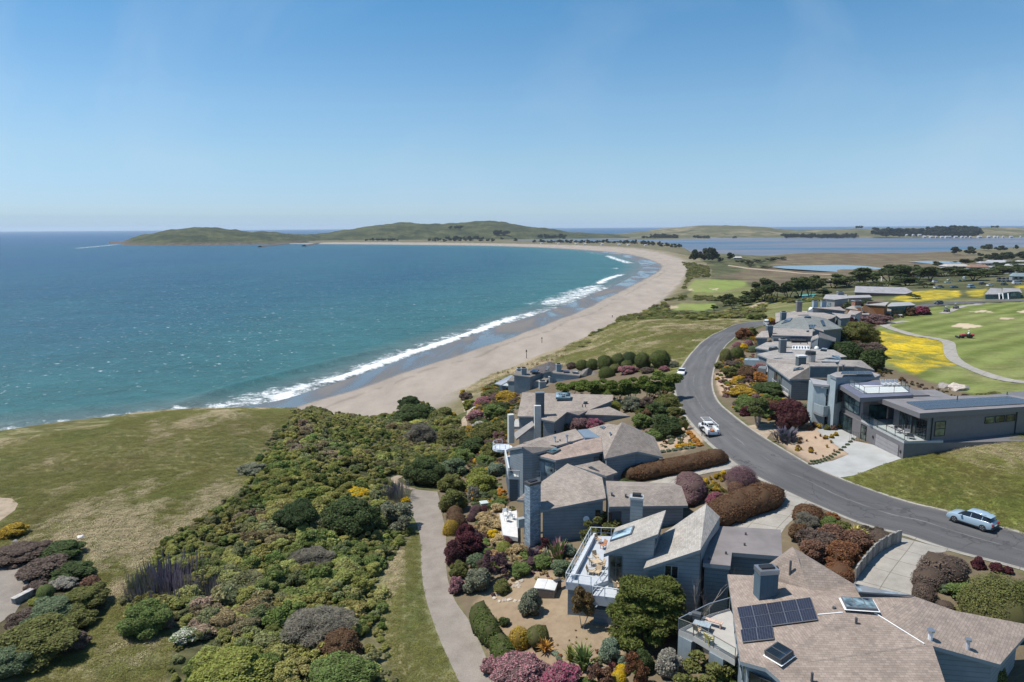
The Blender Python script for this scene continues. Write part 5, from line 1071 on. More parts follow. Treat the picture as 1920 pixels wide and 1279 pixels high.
pt=[U(*p,27.0)for p in((937,963),(969,957),(971,1008),(943,1003))];h .slab('patio',pt,.4,M_PAINT,(.62,.60,.56));fb=House .__new__(House);fb .root=h .root;fb .o=h .o
h .box('balcony',U(977,988,27.6),(.7,.5,.9),.4,M_PAINT,(.30,.34,.36))
for k,(x,y)in enumerate(((946,968),(955,965),(961,973),(950,977))):chair('patio_chair',U(x,y,27.01),1.3*k,(.75,.75,.74),('white chair at the back left of the small patio','white chair at the back right of the small patio','white chair at the near right of the small patio','white chair at the near left of the small patio')[k],'white chairs on the small patio')
h=House('house','long grey-roofed house with a front balcony and a pyramid hip',1100,880,27.8,wall=(.225,.26,.285))
gA,gB,gC,gD,gE=U(951.5,842,31.3),U(1018,823,32.0),U(1044,839.5,31.6),U(999,850.5,31.5),U(978.5,837.5,32.3)
h .roof([[gA,gE,gB,U(1012,820,31.6)],[gE,gD,gC,gB]],26,d=.2,keep=[(1,2),(3,)])
h .roof([[U(980,830,31.6),U(1018,823.5,31.6),gC+[0,0,.25],U(1096,821,32.2),U(1079,804,32.4)]],26,d=.25)
f5,f6,f7,f8,f9,f10=U(999,851.5,31.1),gC+[0.02,0,-.1],U(1127,820.5,32.6),U(1130.5,846.5,31.6),U(1091,854,31.4),U(1042,863,31.1)
h .roof([[f5,f6,U(1096,821,32.0),f7,f8,f9,f10]],26,d=.3,keep=[(1,2)],color=(.36,.28,.235))
aP=U(1166.5,791,34.6);k1,k2,k3,k4,k5=U(1127.7,820.5,32.7),U(1133,860.5,31.3),U(1196,846.5,31.8),U(1243,857,31.3),U(1227,819,32.4)
h .roof([[aP,k1,k2,k3],[aP,k3,k4,k5]],26.6,d=.3,keep=[(0,3),(0,3)]);h .roof([[U(1102,804,32.5),U(1140,794,33.3),U(1159,797.5,33.3),U(1129,822,32.6)]],29,d=.15)
h .slab('gable_wall',[U(1083,806,32.5),U(1102,804.2,32.55),U(1128,821,32.5),U(1097,820.5,32.4)],.9,M_PAINT,(.15,.20,.25))
for q,g in(((1023,843.5),(.15,.27,.30)),):pass
cf,nf=plane_fit([f5,f6,f8,f10]);pf=lambda x,y:hit(x,y,cf,nf)
h .skylight([pf(1023,849),pf(1036,842.5),pf(1052,845),pf(1036,852.5)],.2,(.12,.26,.30));h .skylight([pf(1094,831),pf(1116,825.5),pf(1119,833),pf(1095.5,838)],.2,(.14,.26,.31));c5,n5=plane_fit([U(1102,804,32.5),U(1140,794,33.3),U(1159,797.5,33.3),U(1129,822,32.6)]);h .skylight([hit(1125,802.5,c5,n5),hit(1131,799.5,c5,n5),hit(1137,803,c5,n5),hit(1132,806.5,c5,n5)],.15,(.25,.32,.36))
cu,nu=plane_fit([U(980,830,31.6),gC+[0,0,.25],U(1096,821,32.2)])
for x,y,hh,rr_ in((1040.5,829,.55,.1),(1063,829,.75,.11)):h .vent(x,y,cu,nu,hh,rr_,True,(.6,.6,.6))
h .vent(1144,817,*plane_fit([aP,k1,k2]),.3,.08,True,(.7,.7,.7));h .vent(1050,827,cu,nu,.2)
bd=[U(*p,28.6)for p in((953,893),(946,856),(966,852),(1012,888),(1014,895))];h .slab('balcony',bd,.35,M_PAINT,(.62,.62,.60));h .slab('balcony_wall',[bd[0]+[0,0,.95],bd[1]+[0,0,.95],bd[1]+[.15,0,.95],bd[0]+[.15,0,.95]],1.2,M_PAINT,(.55,.57,.57));h .rail([bd[0],bd[4]],.9,1.0,False,(.6,.62,.62),3)
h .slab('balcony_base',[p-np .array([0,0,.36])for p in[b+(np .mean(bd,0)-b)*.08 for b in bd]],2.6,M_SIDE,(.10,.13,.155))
iA=inset([gA,gE,gB,U(1012,820,31.6)],.2,(1,2));h .window(iA[0]+[.15,.35,0],gD+[-.1,.12,0],28.75,30.7,.30,.93,5,1,(.05,.06,.06),(.04,.05,.055),side=1);h .window(f5+[.1,.25,0],f10+[.05,.35,0],28.9,30.5,.08,.92,2,1,(.22,.30,.34),(.10,.14,.16),side=1)
h .window(f9+[0,.3,0],f8+[0,.3,0],30.0,30.9,.6,.85,1,1,(.05,.07,.09));h .roof([[U(1077,873.5,31.0),U(1124,863.5,31.4),U(1158,885.5,30.6),U(1137,892.5,30.6)]],26.6,d=.25);c5,n5=plane_fit([U(1077,873.5,31.0),U(1124,863.5,31.4),U(1158,885.5,30.6),U(1137,892.5,30.6)]);h .skylight([hit(1103,876,c5,n5),hit(1108,874.5,c5,n5),hit(1124,883.5,c5,n5),hit(1119,883,c5,n5)],.06,(.06,.07,.09));h .chimney(U(958,832,27.5)+[0,.5,0],(.75,.75),3.9,.3,(.52,.52,.48),M_PAINT,False)
rb=U(942,838,29.0);h .slab('round_balcony',[rb+[1.25*math .cos(a),1.25*math .sin(a),0]for a in np .linspace(0,6.28,13)[:-1]],.3,M_PAINT,(.58,.62,.66));h .rail([rb+[1.2*math .cos(a),1.2*math .sin(a),0]for a in np .linspace(1.6,5.6,8)],.8,.8,False,(.5,.55,.6),2)
h=House('house','house with a tall white chimney stack and a wide glazed roof light',1080,790,24.6,wall=(.215,.25,.275))
q1,q2_,q3_,q4,q5=U(979.5,735.5,29.6),U(1149,740.5,29.9),U(1149,751,29.6),U(1103,769.5,28.9),U(1063.5,772.5,29.0)
h .roof([[q1,U(970,780.5,27.9),U(1003,781,28.1),U(1016,760,29.0),U(1019,737,29.6)]],22.6,d=.25,keep=[(2,3)]);h .roof([[U(1019,737,29.6),U(1016,760,29.0),q5,U(1085,778.5,28.5),q4,q3_,q2_]],22.6,d=.25,keep=[(0,1)])
h .roof([[U(1015,786,28.6),U(1040.5,791,28.4),q5+[0,0,.03],U(1016,760.3,29.05)]],22.6,d=.25,keep=[(2,)]);h .roof([[U(1097,777,28.6),q4+[0,0,.03],U(1142,762.5,29.0),U(1181,780,28.2)]],23,d=.2)
cc=U(1006,803,27.0);h .box('chimney',(cc[0]+.15,cc[1]+.1,25.2),(.95,.6,5.2),.15,M_PAINT,(.62,.62,.59));h .box('chimney',(cc[0]+.5,cc[1]+.75,27.6),(1.25,.7,4.5),.1,M_SIDE,(.13,.15,.17));h .box('chimney_cap',(cc[0]+.5,cc[1]+.75,32.1),(1.35,.8,.12),.1,M_METAL,(.4,.4,.4))
u1=[U(1042.5,739,30.0),U(1070,739.5,30.0),U(1069.5,749,29.6),U(1042,748.5,29.6)];h .skylight(u1,.3,(.45,.58,.64),(.10,.2,.25),3);h .skylight([U(1094,754,29.5),U(1102,754,29.5),U(1101.5,757,29.3),U(1093.5,757,29.3)],.2,(.4,.5,.5));cq,nq=plane_fit([U(1019,737,29.6),q5,q4,q2_])
for x,y in((1092,762),(1098,762)):h .vent(x,y,cq,nq,.3)
h .window(U(1015,786,28.6)+[.2,.25,0],U(1040.5,791,28.4)+[.3,.3,0],25.4,26.9,.5,.95,2,1,(.02,.03,.03));h .opening(q4+[.3,.35,0],U(1181,780,28.2)+[-.1,.3,0],25,25.6,.3,.34)
h .slab('lower_roof',[U(962,813,27.2),U(998,789,27.6),U(1002,797,27.4),U(968,823,27.0)],.25,M_FLAT,(.30,.28,.26));tt=[U(*p,25.0)for p in((962,800),(966,786),(1000,785),(996,800))];h .slab('terrace',tt,.4,M_PAINT,(.40,.39,.36));chair('patio_chair',U(976,795,25.0),.8,(.66,.66,.62),'white chair on the terrace below the white chimney','terrace chairs');chair('patio_chair',U(982,791,25.0),2.0,(.35,.52,.60),'pale blue chair on the terrace below the white chimney','terrace chairs')
h=House('house','cluster of small blue flat-roofed blocks nearest the beach',1000,725,19.2,wall=(.24,.30,.335),roof=(.22,.20,.18))
h .roof([[U(962,703,24.6),U(994,707,24.3),U(1021,697,24.6),U(968,693,25.0)]],17.5,d=.2);h .roof([[U(951,714,22.4),U(971,714.5,22.6),U(972,705,23.2),U(962,704,23.0)]],17.5,d=.15,wcol=(.20,.25,.28));h .roof([[U(992.5,713,23.3),U(1023,716,23.3),U(1031,707,23.5),U(1001,706,23.6)]],17.5,d=.2)
h .roof([[U(990,693.5,24.6),U(1030,678,26.6),U(1042,695,25.0),U(1020,699,24.6)],[U(1030,678,26.6),U(1055,685,25.4),U(1052,694,25.2),U(1042,695,25.0)]],18,d=.2,color=(.13,.115,.115),keep=[(1,),(0,3)])
h .roof([[U(1031,698.5,25.0),U(1087,704.5,24.8),U(1095,696,25.0),U(1046,691.5,25.4)]],18,d=.15);h .roof([[U(1090,704,24.8),U(1099,704.5,24.6),U(1112,695,25.2),U(1104,689.5,26.0),U(1092,694,25.4)],[U(1112,695,25.2),U(1126,699,24.6),U(1119,706,24.4),U(1108,704,24.6)]],18.5,d=.15);h .roof([[U(1018,726,22.6),U(1040,730,22.4),U(1066,715,22.8),U(1036,709,23.0)]],18,d=.15);h .roof([[U(1104,712,23.6),U(1137,708,23.8),U(1118,704,24.2),U(1107,705.5,24.1)]],18.5,d=.1,color=(.2,.19,.19))
for(x,y,z,w,hh)in((982,704,24.3,1.1,1.5),(1047,695,25.2,1.0,1.3),(1034,720,22.4,1.1,1.5),(1017,731,22.0,1.4,1.7),(974,696,24.7,1.2,.5)):p=U(x,y,z);h .chimney((p[0],p[1],p[2]-.4),(w,w*.8),hh+.4,.2,(.26,.33,.36))
h .skylight([U(994,698.5,24.9),U(1007,699,24.9),U(1011,694.5,25.0),U(999,694.5,25.0)],.25,(.07,.07,.1));h .skylight([U(1023,695,25.6),U(1029,696,25.5),U(1031,688,26.2),U(1025,687.5,26.2)],.15,(.3,.45,.5));h .skylight([U(1055,697.5,25.2),U(1066,698.5,25.1),U(1068,696,25.2),U(1058,695,25.3)],.15,(.12,.1,.15));h .skylight([U(1073,699,25.1),U(1083,699.5,25.1),U(1085,697,25.2),U(1075,696.5,25.2)],.15,(.3,.36,.38))
bd=[U(*p,20.6)for p in((966,729),(970,721),(998,730),(996,736))];h .slab('deck',bd,.3,M_WOOD,(.40,.33,.28));h .rail([bd[1],bd[0],bd[3]],.9,1.5,True,(.3,.36,.38))
w_=U(992,726,19.0);h .opening(U(991,712,23)+[0,.1,0],U(997,713,23)+[0,.1,0],19.6,22.3,0,1,color=(.03,.03,.03));h .window(U(1032,701,24.6)+[0,.25,0],U(1048,703,24.6)+[0,.25,0],23.2,24.3,.1,.9,2,1,(.04,.045,.05))
h .slab('lean_to',[U(927,719,20.4),U(940,722,20.4),U(968,706,22.0),U(958,703,22.0)],.2,M_METAL);h .slab('lean_to',[U(934,722,19.6),U(956,724,19.4),U(950,718,20.0),U(941,716,20.2)],.2,M_PAINT,(.48,.55,.58));h .slab('skirt_wall',[U(936,723,19.3),U(966,727,19.3),U(966,722,19.4),U(950,719,19.4)],2.6,M_SIDE,(.10,.15,.22))
GR=(.155,.148,.152)
h=House('house','modern grey flat-roofed house with glass railings and a blue solar roof',1740,850,31.3,group='houses on the landward side of the road',wall=GR,roof=(.20,.19,.195),wmat=M_PAINT)
r1=[U(1646.5,745.5,36.6),U(1725,775,36.8),U(1960,760,36.4),U(1960,752,36.3),U(1888,739.5,36.3),U(1785,742.5,36.4)]
h .roof([r1],30.6,t=.55,mat=M_FLAT,d=.0,wall=False)
dz=33.7;e0,e1,e2=U(1615,787,dz),U(1695.5,827.5,dz),U(1734,826,dz)
gl,gc=U(1590,801,31.35),U(1695.5,857,31.6)
ad=(e1-e0)[:2];ad/=np .linalg .norm(ad);an=np .array([-ad[1],ad[0]]);an=an if an[0]>0 else-an
def off(p,a,b,z):return np .array([p[0]+ad[0]*a+an[0]*b,p[1]+ad[1]*a+an[1]*b,z])
L0=e0-np .array([*(ad*8.5),0]);lowP=[off(L0,0,0,0),off(e1,0,0,0),off(e1,0,14,0),off(L0,0,14,0)]
def block(name,P,z0,z1,mat=M_PAINT,color=GR):return h .slab(name,[np .array([p[0],p[1],z1])for p in P],z1-z0,mat,color)
block('wall',lowP,30.3,dz-.25);h .slab('balcony_floor',[off(e0,0,-.02,dz),off(e1,.02,-.02,dz),off(e1,.02,4.2,dz),off(e0,0,4.2,dz)],.24,M_PAINT,(.40,.41,.40))
upP=[off(e0,3.0,2.6,0),off(e1,-.15,2.6,0),off(e1,-.15,2.6,0)+np .array([*(U(1960,800,33.5)-U(1736,850,32))[:2],0]),off(e1,-.15,2.6,0)+np .array([*(U(1960,800,33.5)-U(1736,850,32))[:2],0])+np .array([*(-ad*9),0]),off(e0,3.0,9,0)]
A0,A1,A2=off(e0,2.2,2.4,0),off(e1,-.1,2.4,0),None
sd=(r1[2]-r1[1])[:2];sd/=np .linalg .norm(sd);A2=np .array([*(A1[:2]+sd*22),0]);A3=np .array([*(A2[:2]-ad*6.5),0]);A4=np .array([*(A0[:2]+sd*12),0])
block('wall',[A0,A1,A2,A3,A4],30.0,36.15)
h .slab('fascia',[np .array([*p[:2],36.2])for p in(A0,A1,A2,A3,A4)],.02,M_PAINT,GR)
lh=[off(L0,.3,.15,0),off(e0,-.1,.15,0),off(e0,-.1,8,0),off(L0,.3,8,0)];block('wall',lh,dz-.24,36.45)
r2=[U(1573,721,36.9),U(1612.5,746,36.9),U(1711,741,36.9),U(1700,729,36.9),U(1640,715,36.9)]
h .roof([r2],33,t=.5,mat=M_FLAT,color=(.13,.14,.19),wall=False)
h .roof([[U(1704,742,36.2),U(1786,743.5,36.2),U(1752,730,36.2),U(1700,732,36.2)]],31,t=.4,mat=M_FLAT,d=.1,wcol=GR,wmat=M_PAINT)
tf=[U(1593,721.5,36.95),U(1620,737.5,36.95),U(1704,735,36.95),U(1690,724,36.95)];h .slab('terrace_floor',tf,.02,M_PAINT,(.60,.60,.58));h .rail([tf[0],tf[1],tf[2],tf[3]],.95,1.6,True,(.05,.05,.055))
h .rail([e0,e1,e2],1.0,1.75,True,(.04,.04,.045))
h .window(A0,A1,dz+.05,35.7,.60,.98,4,1,(.04,.06,.06),(.015,.015,.017));h .window(A0,A1,dz+.05,35.7,.20,.40,3,1,(.10,.13,.13),(.015,.015,.017));h .window(A0,A1,dz+.05,35.6,.43,.57,2,1,(.12,.14,.14),(.015,.015,.017))
h .window(lh[0],lh[1],dz+.35,35.9,.48,.92,3,2,(.13,.18,.18),(.015,.015,.017));q=off(e0,-.1,.15,0);h .window(off(e0,-.05,.3,0),off(e0,-.05,3.4,0),dz+.05,35.4,.2,.85,2,1,(.05,.12,.12),(.015,.015,.017),side=-1)
h .window(lowP[0],lowP[1],31.4,33.3,.23,.40,3,1,(.04,.07,.07),(.012,.012,.014));h .window(lowP[0],lowP[1],31.4,33.2,.52,.585,1,2,(.10,.13,.11),(.012,.012,.014))
gd=h .opening(lowP[0],lowP[1],31.3,33.0,.695,.955,name='garage_door',mat=M_PAINT,color=(.05,.05,.052));L_=np .linalg .norm((lowP[1]-lowP[0])[:2])
for k in range(4):h .opening(lowP[0],lowP[1],31.33+k*.42,31.33+k*.42+.39,.70,.95,name='door_panel',mat=M_PAINT,color=(.27,.26,.265),out=.045)
for u in(.67,.975):h .opening(lowP[0],lowP[1],32.3,32.6,u-.006,u+.006,name='wall_lamp',mat=M_DARK,out=.09)
for x0,x1,za,zb in((.045,.105,34.1,35.6),(.345,.40,34.95,35.6),(.41,.465,34.95,35.6),(.475,.53,34.95,35.6),(.60,.685,34.95,35.6),(.735,.775,35.05,35.5),(.83,.87,35.05,35.5)):h .window(A1,A2,za,zb,x0,x1,1,2 if x0<.1 else 1,(.16,.20,.13),(.015,.015,.017))
h .opening(A1,A2,32.1,32.5,.045,.11,name='vent_grille',mat=M_DARK)
for u in(.025,.54):p=A1[:2]+(A2-A1)[:2]*u;n2=np .array([sd[1],-sd[0]])*.06;mk('downpipe',*tube((np .array([*(p+n2),31.0]),.06),(np .array([*(p+n2),36.1]),.06)),M_DARK,h .root)
c1,n1=plane_fit(r1);h .solar([hit(1698,755,c1,n1),hit(1733,769,c1,n1),hit(1952,756,c1,n1),hit(1890,744.5,c1,n1)][::1],10,3,.10)
for x,y in((1795,748),(1888,741)):h .vent(x,y,c1,n1,.4,.06)
t=empty('garden_screen',G(1606,828));tag(t,'small dark openwork screen standing on the gravel by the entrance','screen');o_=np .array(t .location)
for k in range(9):mk('slat',*tube((o_+[k*.14-.6,-k*.10+.4,0],.015),(o_+[k*.14-.6,-k*.10+.4,1.1],.015),5),M_DARK,t)
mk('top_bar',*tube((o_+[-.6,.4,1.1],.02),(o_+[.52,-.4,1.1],.02),5),M_DARK,t)
for k,(a,b,rz)in enumerate(((5.2,1.2,.5),(6.3,1.4,-.6),(7.3,1.2,2.4))):chair('lounge_chair',off(e0,a,b,dz+.01),rz,(.16,.16,.17),('left dark armchair on the glass-railed balcony','middle dark armchair on the glass-railed balcony','right dark armchair on the glass-railed balcony')[k],'dark armchairs on the glass balcony',seat=.4,w=.75,cushion=(.30,.30,.31))
u_=empty('patio_umbrella',off(e0,3.0,1.2,dz+.01));tag(u_,'closed black parasol on the glass-railed balcony','umbrella');o_=np .array(u_ .location);mk('pole',*tube((o_,.03),(o_+[0,0,2.2],.03)),M_DARK,u_);mk('canopy',*tube((o_+[0,0,1.0],.14),(o_+[0,0,1.6],.12),(o_+[0,0,2.2],.03)),M_DARK,u_)
for k in range(4):
 chair('terrace_chair',U(1657+k*8.5,724,36.96),.2,(.62,.64,.64),'white reclining chair %s on the roof terrace'%('at the left end','second from the left end','second from the right end','at the right end')[k],'white chairs on the roof terrace',seat=.35,w=.6,back=.7)
LB=(.33,.39,.41)
h=House('house','pale blue-grey house with a rounded balcony beside the grey modern one',1570,780,31.3,group='houses on the landward side of the road',wall=LB,roof=(.34,.32,.31),wmat=M_VSIDE)
h .roof([[U(1556,702,38.0),U(1568,707.5,37.9),U(1640,708,36.7),U(1651,703,36.7),U(1629,695.5,37.0),U(1568,697.5,37.9)]],31,t=.35,mat=M_FLAT,d=.1);h .solar([U(1575,704,37.95),U(1637,704.3,36.95),U(1632,698.3,37.05),U(1578,698.5,37.95)],2,4,.2)
w0,w1=U(1568,707.5,37.9),U(1640,708,36.7);h .opening(w0,w1,34.6,36.3,.03,.98,name='dark_glazing',mat=M_GLASS,color=(.05,.07,.08),out=.06)  # dark glass sheet behind the framed windows
for k in range(5):h .window(w0,w1,34.7,36.2,.04+k*.19,.21+k*.19,1,1,(.04,.055,.065),(.14,.17,.19),out=.07)
h .roof([[U(1557,725,35.8),U(1562.5,737.5,35.4),U(1582.5,737.5,35.4),U(1583,729,35.6),U(1572,720,36.2)]],30.5,d=.08,t=.25,color=(.36,.31,.28));w0,w1=U(1562.5,737.5,35.4)+[0.1,.12,0],U(1582.5,737.5,35.4)+[-.05,.12,0]
h .window(w0,w1,33.7,35.0,.05,.98,2,1,(.03,.035,.035),(.03,.03,.03));h .window(w0,w1,31.7,32.7,.03,.95,2,1,(.10,.12,.12),(.2,.22,.23));h .opening(w0,w1,32.8,33.6,0,1,name='balcony_front',mat=M_VSIDE,color=LB,out=.25)
pv=[(1523,722),(1533.5,714),(1555,714)];B0,B1,B2=U(1521,795,31.3),U(1531,797,31.3),U(1556,800,31.3)
h .slab('tower_wall',[np .array([*p[:2],36.3])for p in(B0,B0+[1.2,-.9,0],B0+[1.6,2.6,0],B0+[.6,2.8,0])],5.2,M_VSIDE,LB,uv=True);h .slab('tower_roof',[np .array([*p[:2],36.55])for p in(B0+[-.2,-.2,0],B0+[1.3,-1.2,0],B2+[.2,.2,0],B2+[.4,2.4,0],B0+[.8,3.0,0])],.25,M_FLAT,(.30,.30,.31))
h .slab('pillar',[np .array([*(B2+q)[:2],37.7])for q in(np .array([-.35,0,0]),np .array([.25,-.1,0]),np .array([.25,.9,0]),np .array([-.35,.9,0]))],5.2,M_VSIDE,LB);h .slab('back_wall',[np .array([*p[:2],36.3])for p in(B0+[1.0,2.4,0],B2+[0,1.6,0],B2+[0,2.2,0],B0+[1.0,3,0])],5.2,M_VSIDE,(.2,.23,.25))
ar=[B0+(B2-B0)*u+np .array([-.45,-1.5,0])*math .sin(u*math .pi)*.9 for u in np .linspace(0.05,.97,7)]
V=[];F=[]
for i,p in enumerate(ar):V+=[np .array([*p[:2],32.9]),np .array([*p[:2],34.1])]
for i in range(6):F .append((2*i,2*i+2,2*i+3,2*i+1))
n_=len(V);V+=[v+np .array([.1,.14,0])for v in V];F+=[tuple(n_+k for k in f[::-1])for f in F];F+=[(2*i+1,2*i+3,n_+2*i+3,n_+2*i+1)for i in range(6)];mk('balcony_wall',V,F,M_VSIDE,h .root,(.37,.43,.45));h .slab('balcony_floor',[np .array([*p[:2],33.0])for p in ar]+[np .array([*(B2+[0,1.8,0])[:2],33.0]),np .array([*(B0+[1,2.5,0])[:2],33.0])],.2,M_PAINT,(.3,.32,.33))
V=[];F=[]
for i,p in enumerate(ar[2:]):V+=[np .array([*p[:2],31.0]),np .array([*p[:2],31.75])]
for i in range(4):F .append((2*i,2*i+2,2*i+3,2*i+1))
mk('garden_wall',V,F,M_VSIDE,h .root,(.25,.29,.31));h .window(B0+[.9,-.3,0],B2+[-.3,.35,0],34.4,36.1,.25,.98,1,2,(.05,.055,.05),(.36,.40,.42));h .opening(B0+[1.1,.4,0],B2+[-.2,.8,0],31.6,32.7,.3,.95,color=(.05,.05,.055))
h .slab('roof_ledge',[U(1540,727,36.2),U(1556,727,36.2),U(1556,723,36.2),U(1542,723.5,36.2)],.15,M_PAINT,LB)
h=House('house','broad grey-roofed house with a raised clerestory strip and round roof drum',1500,735,30.9,group='houses on the landward side of the road',wall=(.17,.19,.20),roof=(.33,.295,.265))
c0,c1_,c2,c3,c4,c5,c6=U(1438,672.5,35.2),U(1436.5,680,34.6),U(1480.5,711.5,34.3),U(1560,711,34.4),U(1640,694,34.6),U(1615,675.5,35.2),U(1521,686,36.2)
h .roof([[c0,c1_,U(1449,688,34.6),c6],[U(1449,688,34.6),c2,c6],[c2,c3,c4,U(1590,684,36.0),c6],[c4,c5,U(1590,684,36.0)],[c0,c6,U(1590,684,36.0),c5]],30,d=.35,keep=[(2,3),(1,2),(2,3,4),(1,2),(0,1,2)])
h .roof([[U(1519,687,36.6),U(1571,687,36.6),U(1566,680,36.9),U(1517,681,36.9)]],35,t=.2,d=.05,wcol=(.13,.17,.19));h .roof([[U(1573,686.5,36.1),U(1603,687.5,36.0),U(1602,683,36.2),U(1572,682,36.3)]],35,t=.2,d=.05,wcol=(.13,.17,.19));h .roof([[U(1540,677.5,36.5),U(1572,678.5,36.4),U(1575,675,36.6),U(1547,673.5,36.7)]],35.2,t=.15,d=.05,color=(.4,.42,.43))
p=U(1501,686.5,35.6);h .chimney((p[0],p[1],p[2]-.6),(1.15,.9),2.0,.1,(.12,.14,.15),None,False);h .box('chimney_cap',(p[0],p[1],p[2]+1.4),(1.35,1.1,.22),.1,M_PAINT,(.6,.6,.58));P=U(1519,676.5,35.8);mk('roof_drum',*tube((P-[0,0,.8],.72),(P+[0,0,1.0],.72),16),M_PAINT,h .root,(.40,.38,.35));mk('drum_planter',*tube((P+[0,0,1.0],.78),(P+[0,0,1.45],.70),12),M_DARK,h .root,(.03,.03,.03))
cx_,nx_=plane_fit([U(1449,688,34.6),c2,c6]);h .skylight([hit(1488,696,cx_,nx_),hit(1508,692.5,cx_,nx_),hit(1506,689.5,cx_,nx_),hit(1490,691.5,cx_,nx_)],.2,(.3,.36,.42));cy_,ny_=plane_fit([c2,c3,c6])
for x,y,cc_ in((1552,696,(.6,.42,.28)),(1559,693,(.6,.42,.28)),(1581,691,(.1,.1,.1))):h .vent(x,y,cy_,ny_,.45,.12,True,cc_)
a_,b_=c1_+[.45,0,0],c2+[.15,.3,0];h .window(a_,b_,31.8,34.0,.30,.62,4,1,(.12,.13,.13),(.3,.31,.31));h .window(a_,b_,31.8,34.0,.04,.16,2,1,(.03,.04,.04),(.1,.1,.1));a_,b_=c2+[.3,.35,0],c3+[0,.35,0];h .window(a_,b_,31.2,33.7,.04,.12,1,1,(.015,.018,.02));h .window(a_,b_,31.2,33.5,.18,.36,2,1,(.06,.09,.11),(.16,.2,.22));h .window(a_,b_,31.2,33.5,.39,.42,1,1,(.05,.07,.09))
bd=[U(*p,31.9)for p in((1436,692),(1449,720),(1478,741),(1484,735),(1452,705),(1440,688))];h .slab('deck',bd,.25,M_WOOD,(.5,.45,.4));h .rail([bd[0],bd[1],bd[2]],.9,1.4,False,(.55,.57,.57),3);h .slab('garden_wall',[U(1396,674,31.4),U(1438,675,31.8),U(1438,672,31.8),U(1397,671.5,31.4)],1.0,M_SIDE,(.20,.26,.30));h .slab('pergola',[U(1416,682,32.2),U(1437,684.5,32.6),U(1437,680.5,32.6),U(1420,679,32.2)],.18,M_WOOD,(.12,.07,.05));h .slab('side_wing',[U(1421,690,33.0),U(1436,692,33.0),U(1438,686,33.2),U(1424,686,33.0)],2.2,M_VSIDE,(.2,.21,.22));h .slab('door_panel',[U(1429,692,32.5),U(1434.5,692.6,32.5),U(1434.8,691.6,32.5),U(1429.3,691,32.5)],1.7,M_WOOD,(.40,.15,.06))
h=House('house','low house with six small square roof panels in a white frame',1480,690,30.8,group='houses on the landward side of the road',wall=(.16,.19,.21),roof=(.36,.335,.31))
s0=[UD(1419,664,120),UD(1441,672.5,116),UD(1520,675,113),UD(1588,668.5,117),UD(1563,656,123),UD(1480,652,126),UD(1450,657,123)];h .roof([s0],30,d=.3);h .roof([[UD(1416,652,127),UD(1442,656,124),UD(1470,650,126),UD(1520,652,125),UD(1520,637,135),UD(1447,636,136),UD(1440,640,133)]],30,d=.3)
c_,n_=plane_fit(s0);pn=[UD(1485,655.5,123),UD(1518.5,656,123),UD(1517,649,125),UD(1486,648.5,125)];o=h .panel('panel_frame',pn,plane_fit(pn)[1],.05,.2,M_WHITE)
for k in range(6):
 at_=lambda u,v:(pn[0]*(1-u)+pn[1]*u)*(1-v)+(pn[3]*(1-u)+pn[2]*u)*v
 h .panel('solar_square',[at_((k+.2)/6,.2),at_((k+.85)/6,.2),at_((k+.85)/6,.8),at_((k+.2)/6,.8)],plane_fit(pn)[1],.08,.03,M_SOLAR,None,o)
p=UD(1466.5,660,121);h .chimney((p[0],p[1],p[2]-.8),(1.1,.9),3.0,0,(.15,.17,.18));P=UD(1531,654,124);bpy_o=mk('roof_dome',*tube((P,.42),(P+[0,0,.3],.36),(P+[0,0,.48],.12),12),M_WHITE,h .root)
for x,y in((1524,664),(1529,664),(1501,646),(1514,646)):h .vent(x,y,c_,n_,.5,.07)
pn=[UD(1481,639.5,131),UD(1511,640,131),UD(1510.5,632.5,134),UD(1481,632,134)];h .solar(pn,1,4,.2);pn=[UD(1446,634,133),UD(1474,635,133),UD(1472,629.5,135),UD(1449,629,135)];h .skylight(pn,.3,(.04,.045,.05),(.35,.35,.35),5);h .skylight([U(1441,656,34.9),U(1458,654.5,34.9),U(1457,652.5,35.0),U(1442,653,35.0)],.3,(.25,.3,.33));h .skylight([U(1538,658,34.7),U(1550,659,34.6),U(1551,656.5,34.7),U(1541,655.5,34.8)],.35,(.35,.38,.4));h .slab('glass_canopy',[U(1559,671,34.2),U(1577,674,34.0),U(1574,667,34.3),U(1560,666,34.4)],.15,M_GLASS,(.2,.25,.28));h .slab('blue_wall',[U(1396,675,32.0),U(1436,676,32.4),U(1436,674.5,32.4),U(1396,673.5,32.0)],1.0,M_SIDE,(.24,.30,.34))
h=House('house','wide low house with a long straight ridge and dark roof lights',1490,655,30.4,group='houses on the landward side of the road',wall=(.16,.19,.21),roof=(.36,.32,.29))
h .roof([[U(1416,632.5,34.2),U(1442,632.5,34.4),U(1440,620,35.4),U(1428,621,35.0)]],29.5,d=.3);h .roof([[UD(1448,628.5,133),UD(1523,630.5,132),UD(1524,617.5,140),UD(1450,615,141)]],29.5,d=.25);h .roof([[U(1520,638,34.4),U(1535,632.5,35.4),U(1534,627,35.8),U(1523,631,35.0)]],30,d=.2);h .roof([[U(1535,632.5,35.4),U(1567,640.5,33.6),U(1567.5,634,34.0),U(1536,622.5,36.0)]],30,d=.25,wcol=(.19,.21,.24));h .roof([[U(1526,616,36.2),U(1545,622,35.6),U(1543,617,35.8),U(1529,611,36.4)]],30,d=.2)
p=UD(1442,628,135);h .chimney((p[0],p[1],p[2]-.5),(1.1,.9),2.3,0,(.12,.15,.17));h .skylight([U(1512,622.5,35.9),U(1517,622.5,35.9),U(1516.8,621,36.0),U(1512.3,621,36.0)],.2,(.25,.32,.33))
h=House('house','house under a large greenish grey hip roof with dark panels',1520,640,29.8,group='houses on the landward side of the road',wall=(.15,.18,.20),roof=(.22,.235,.225))
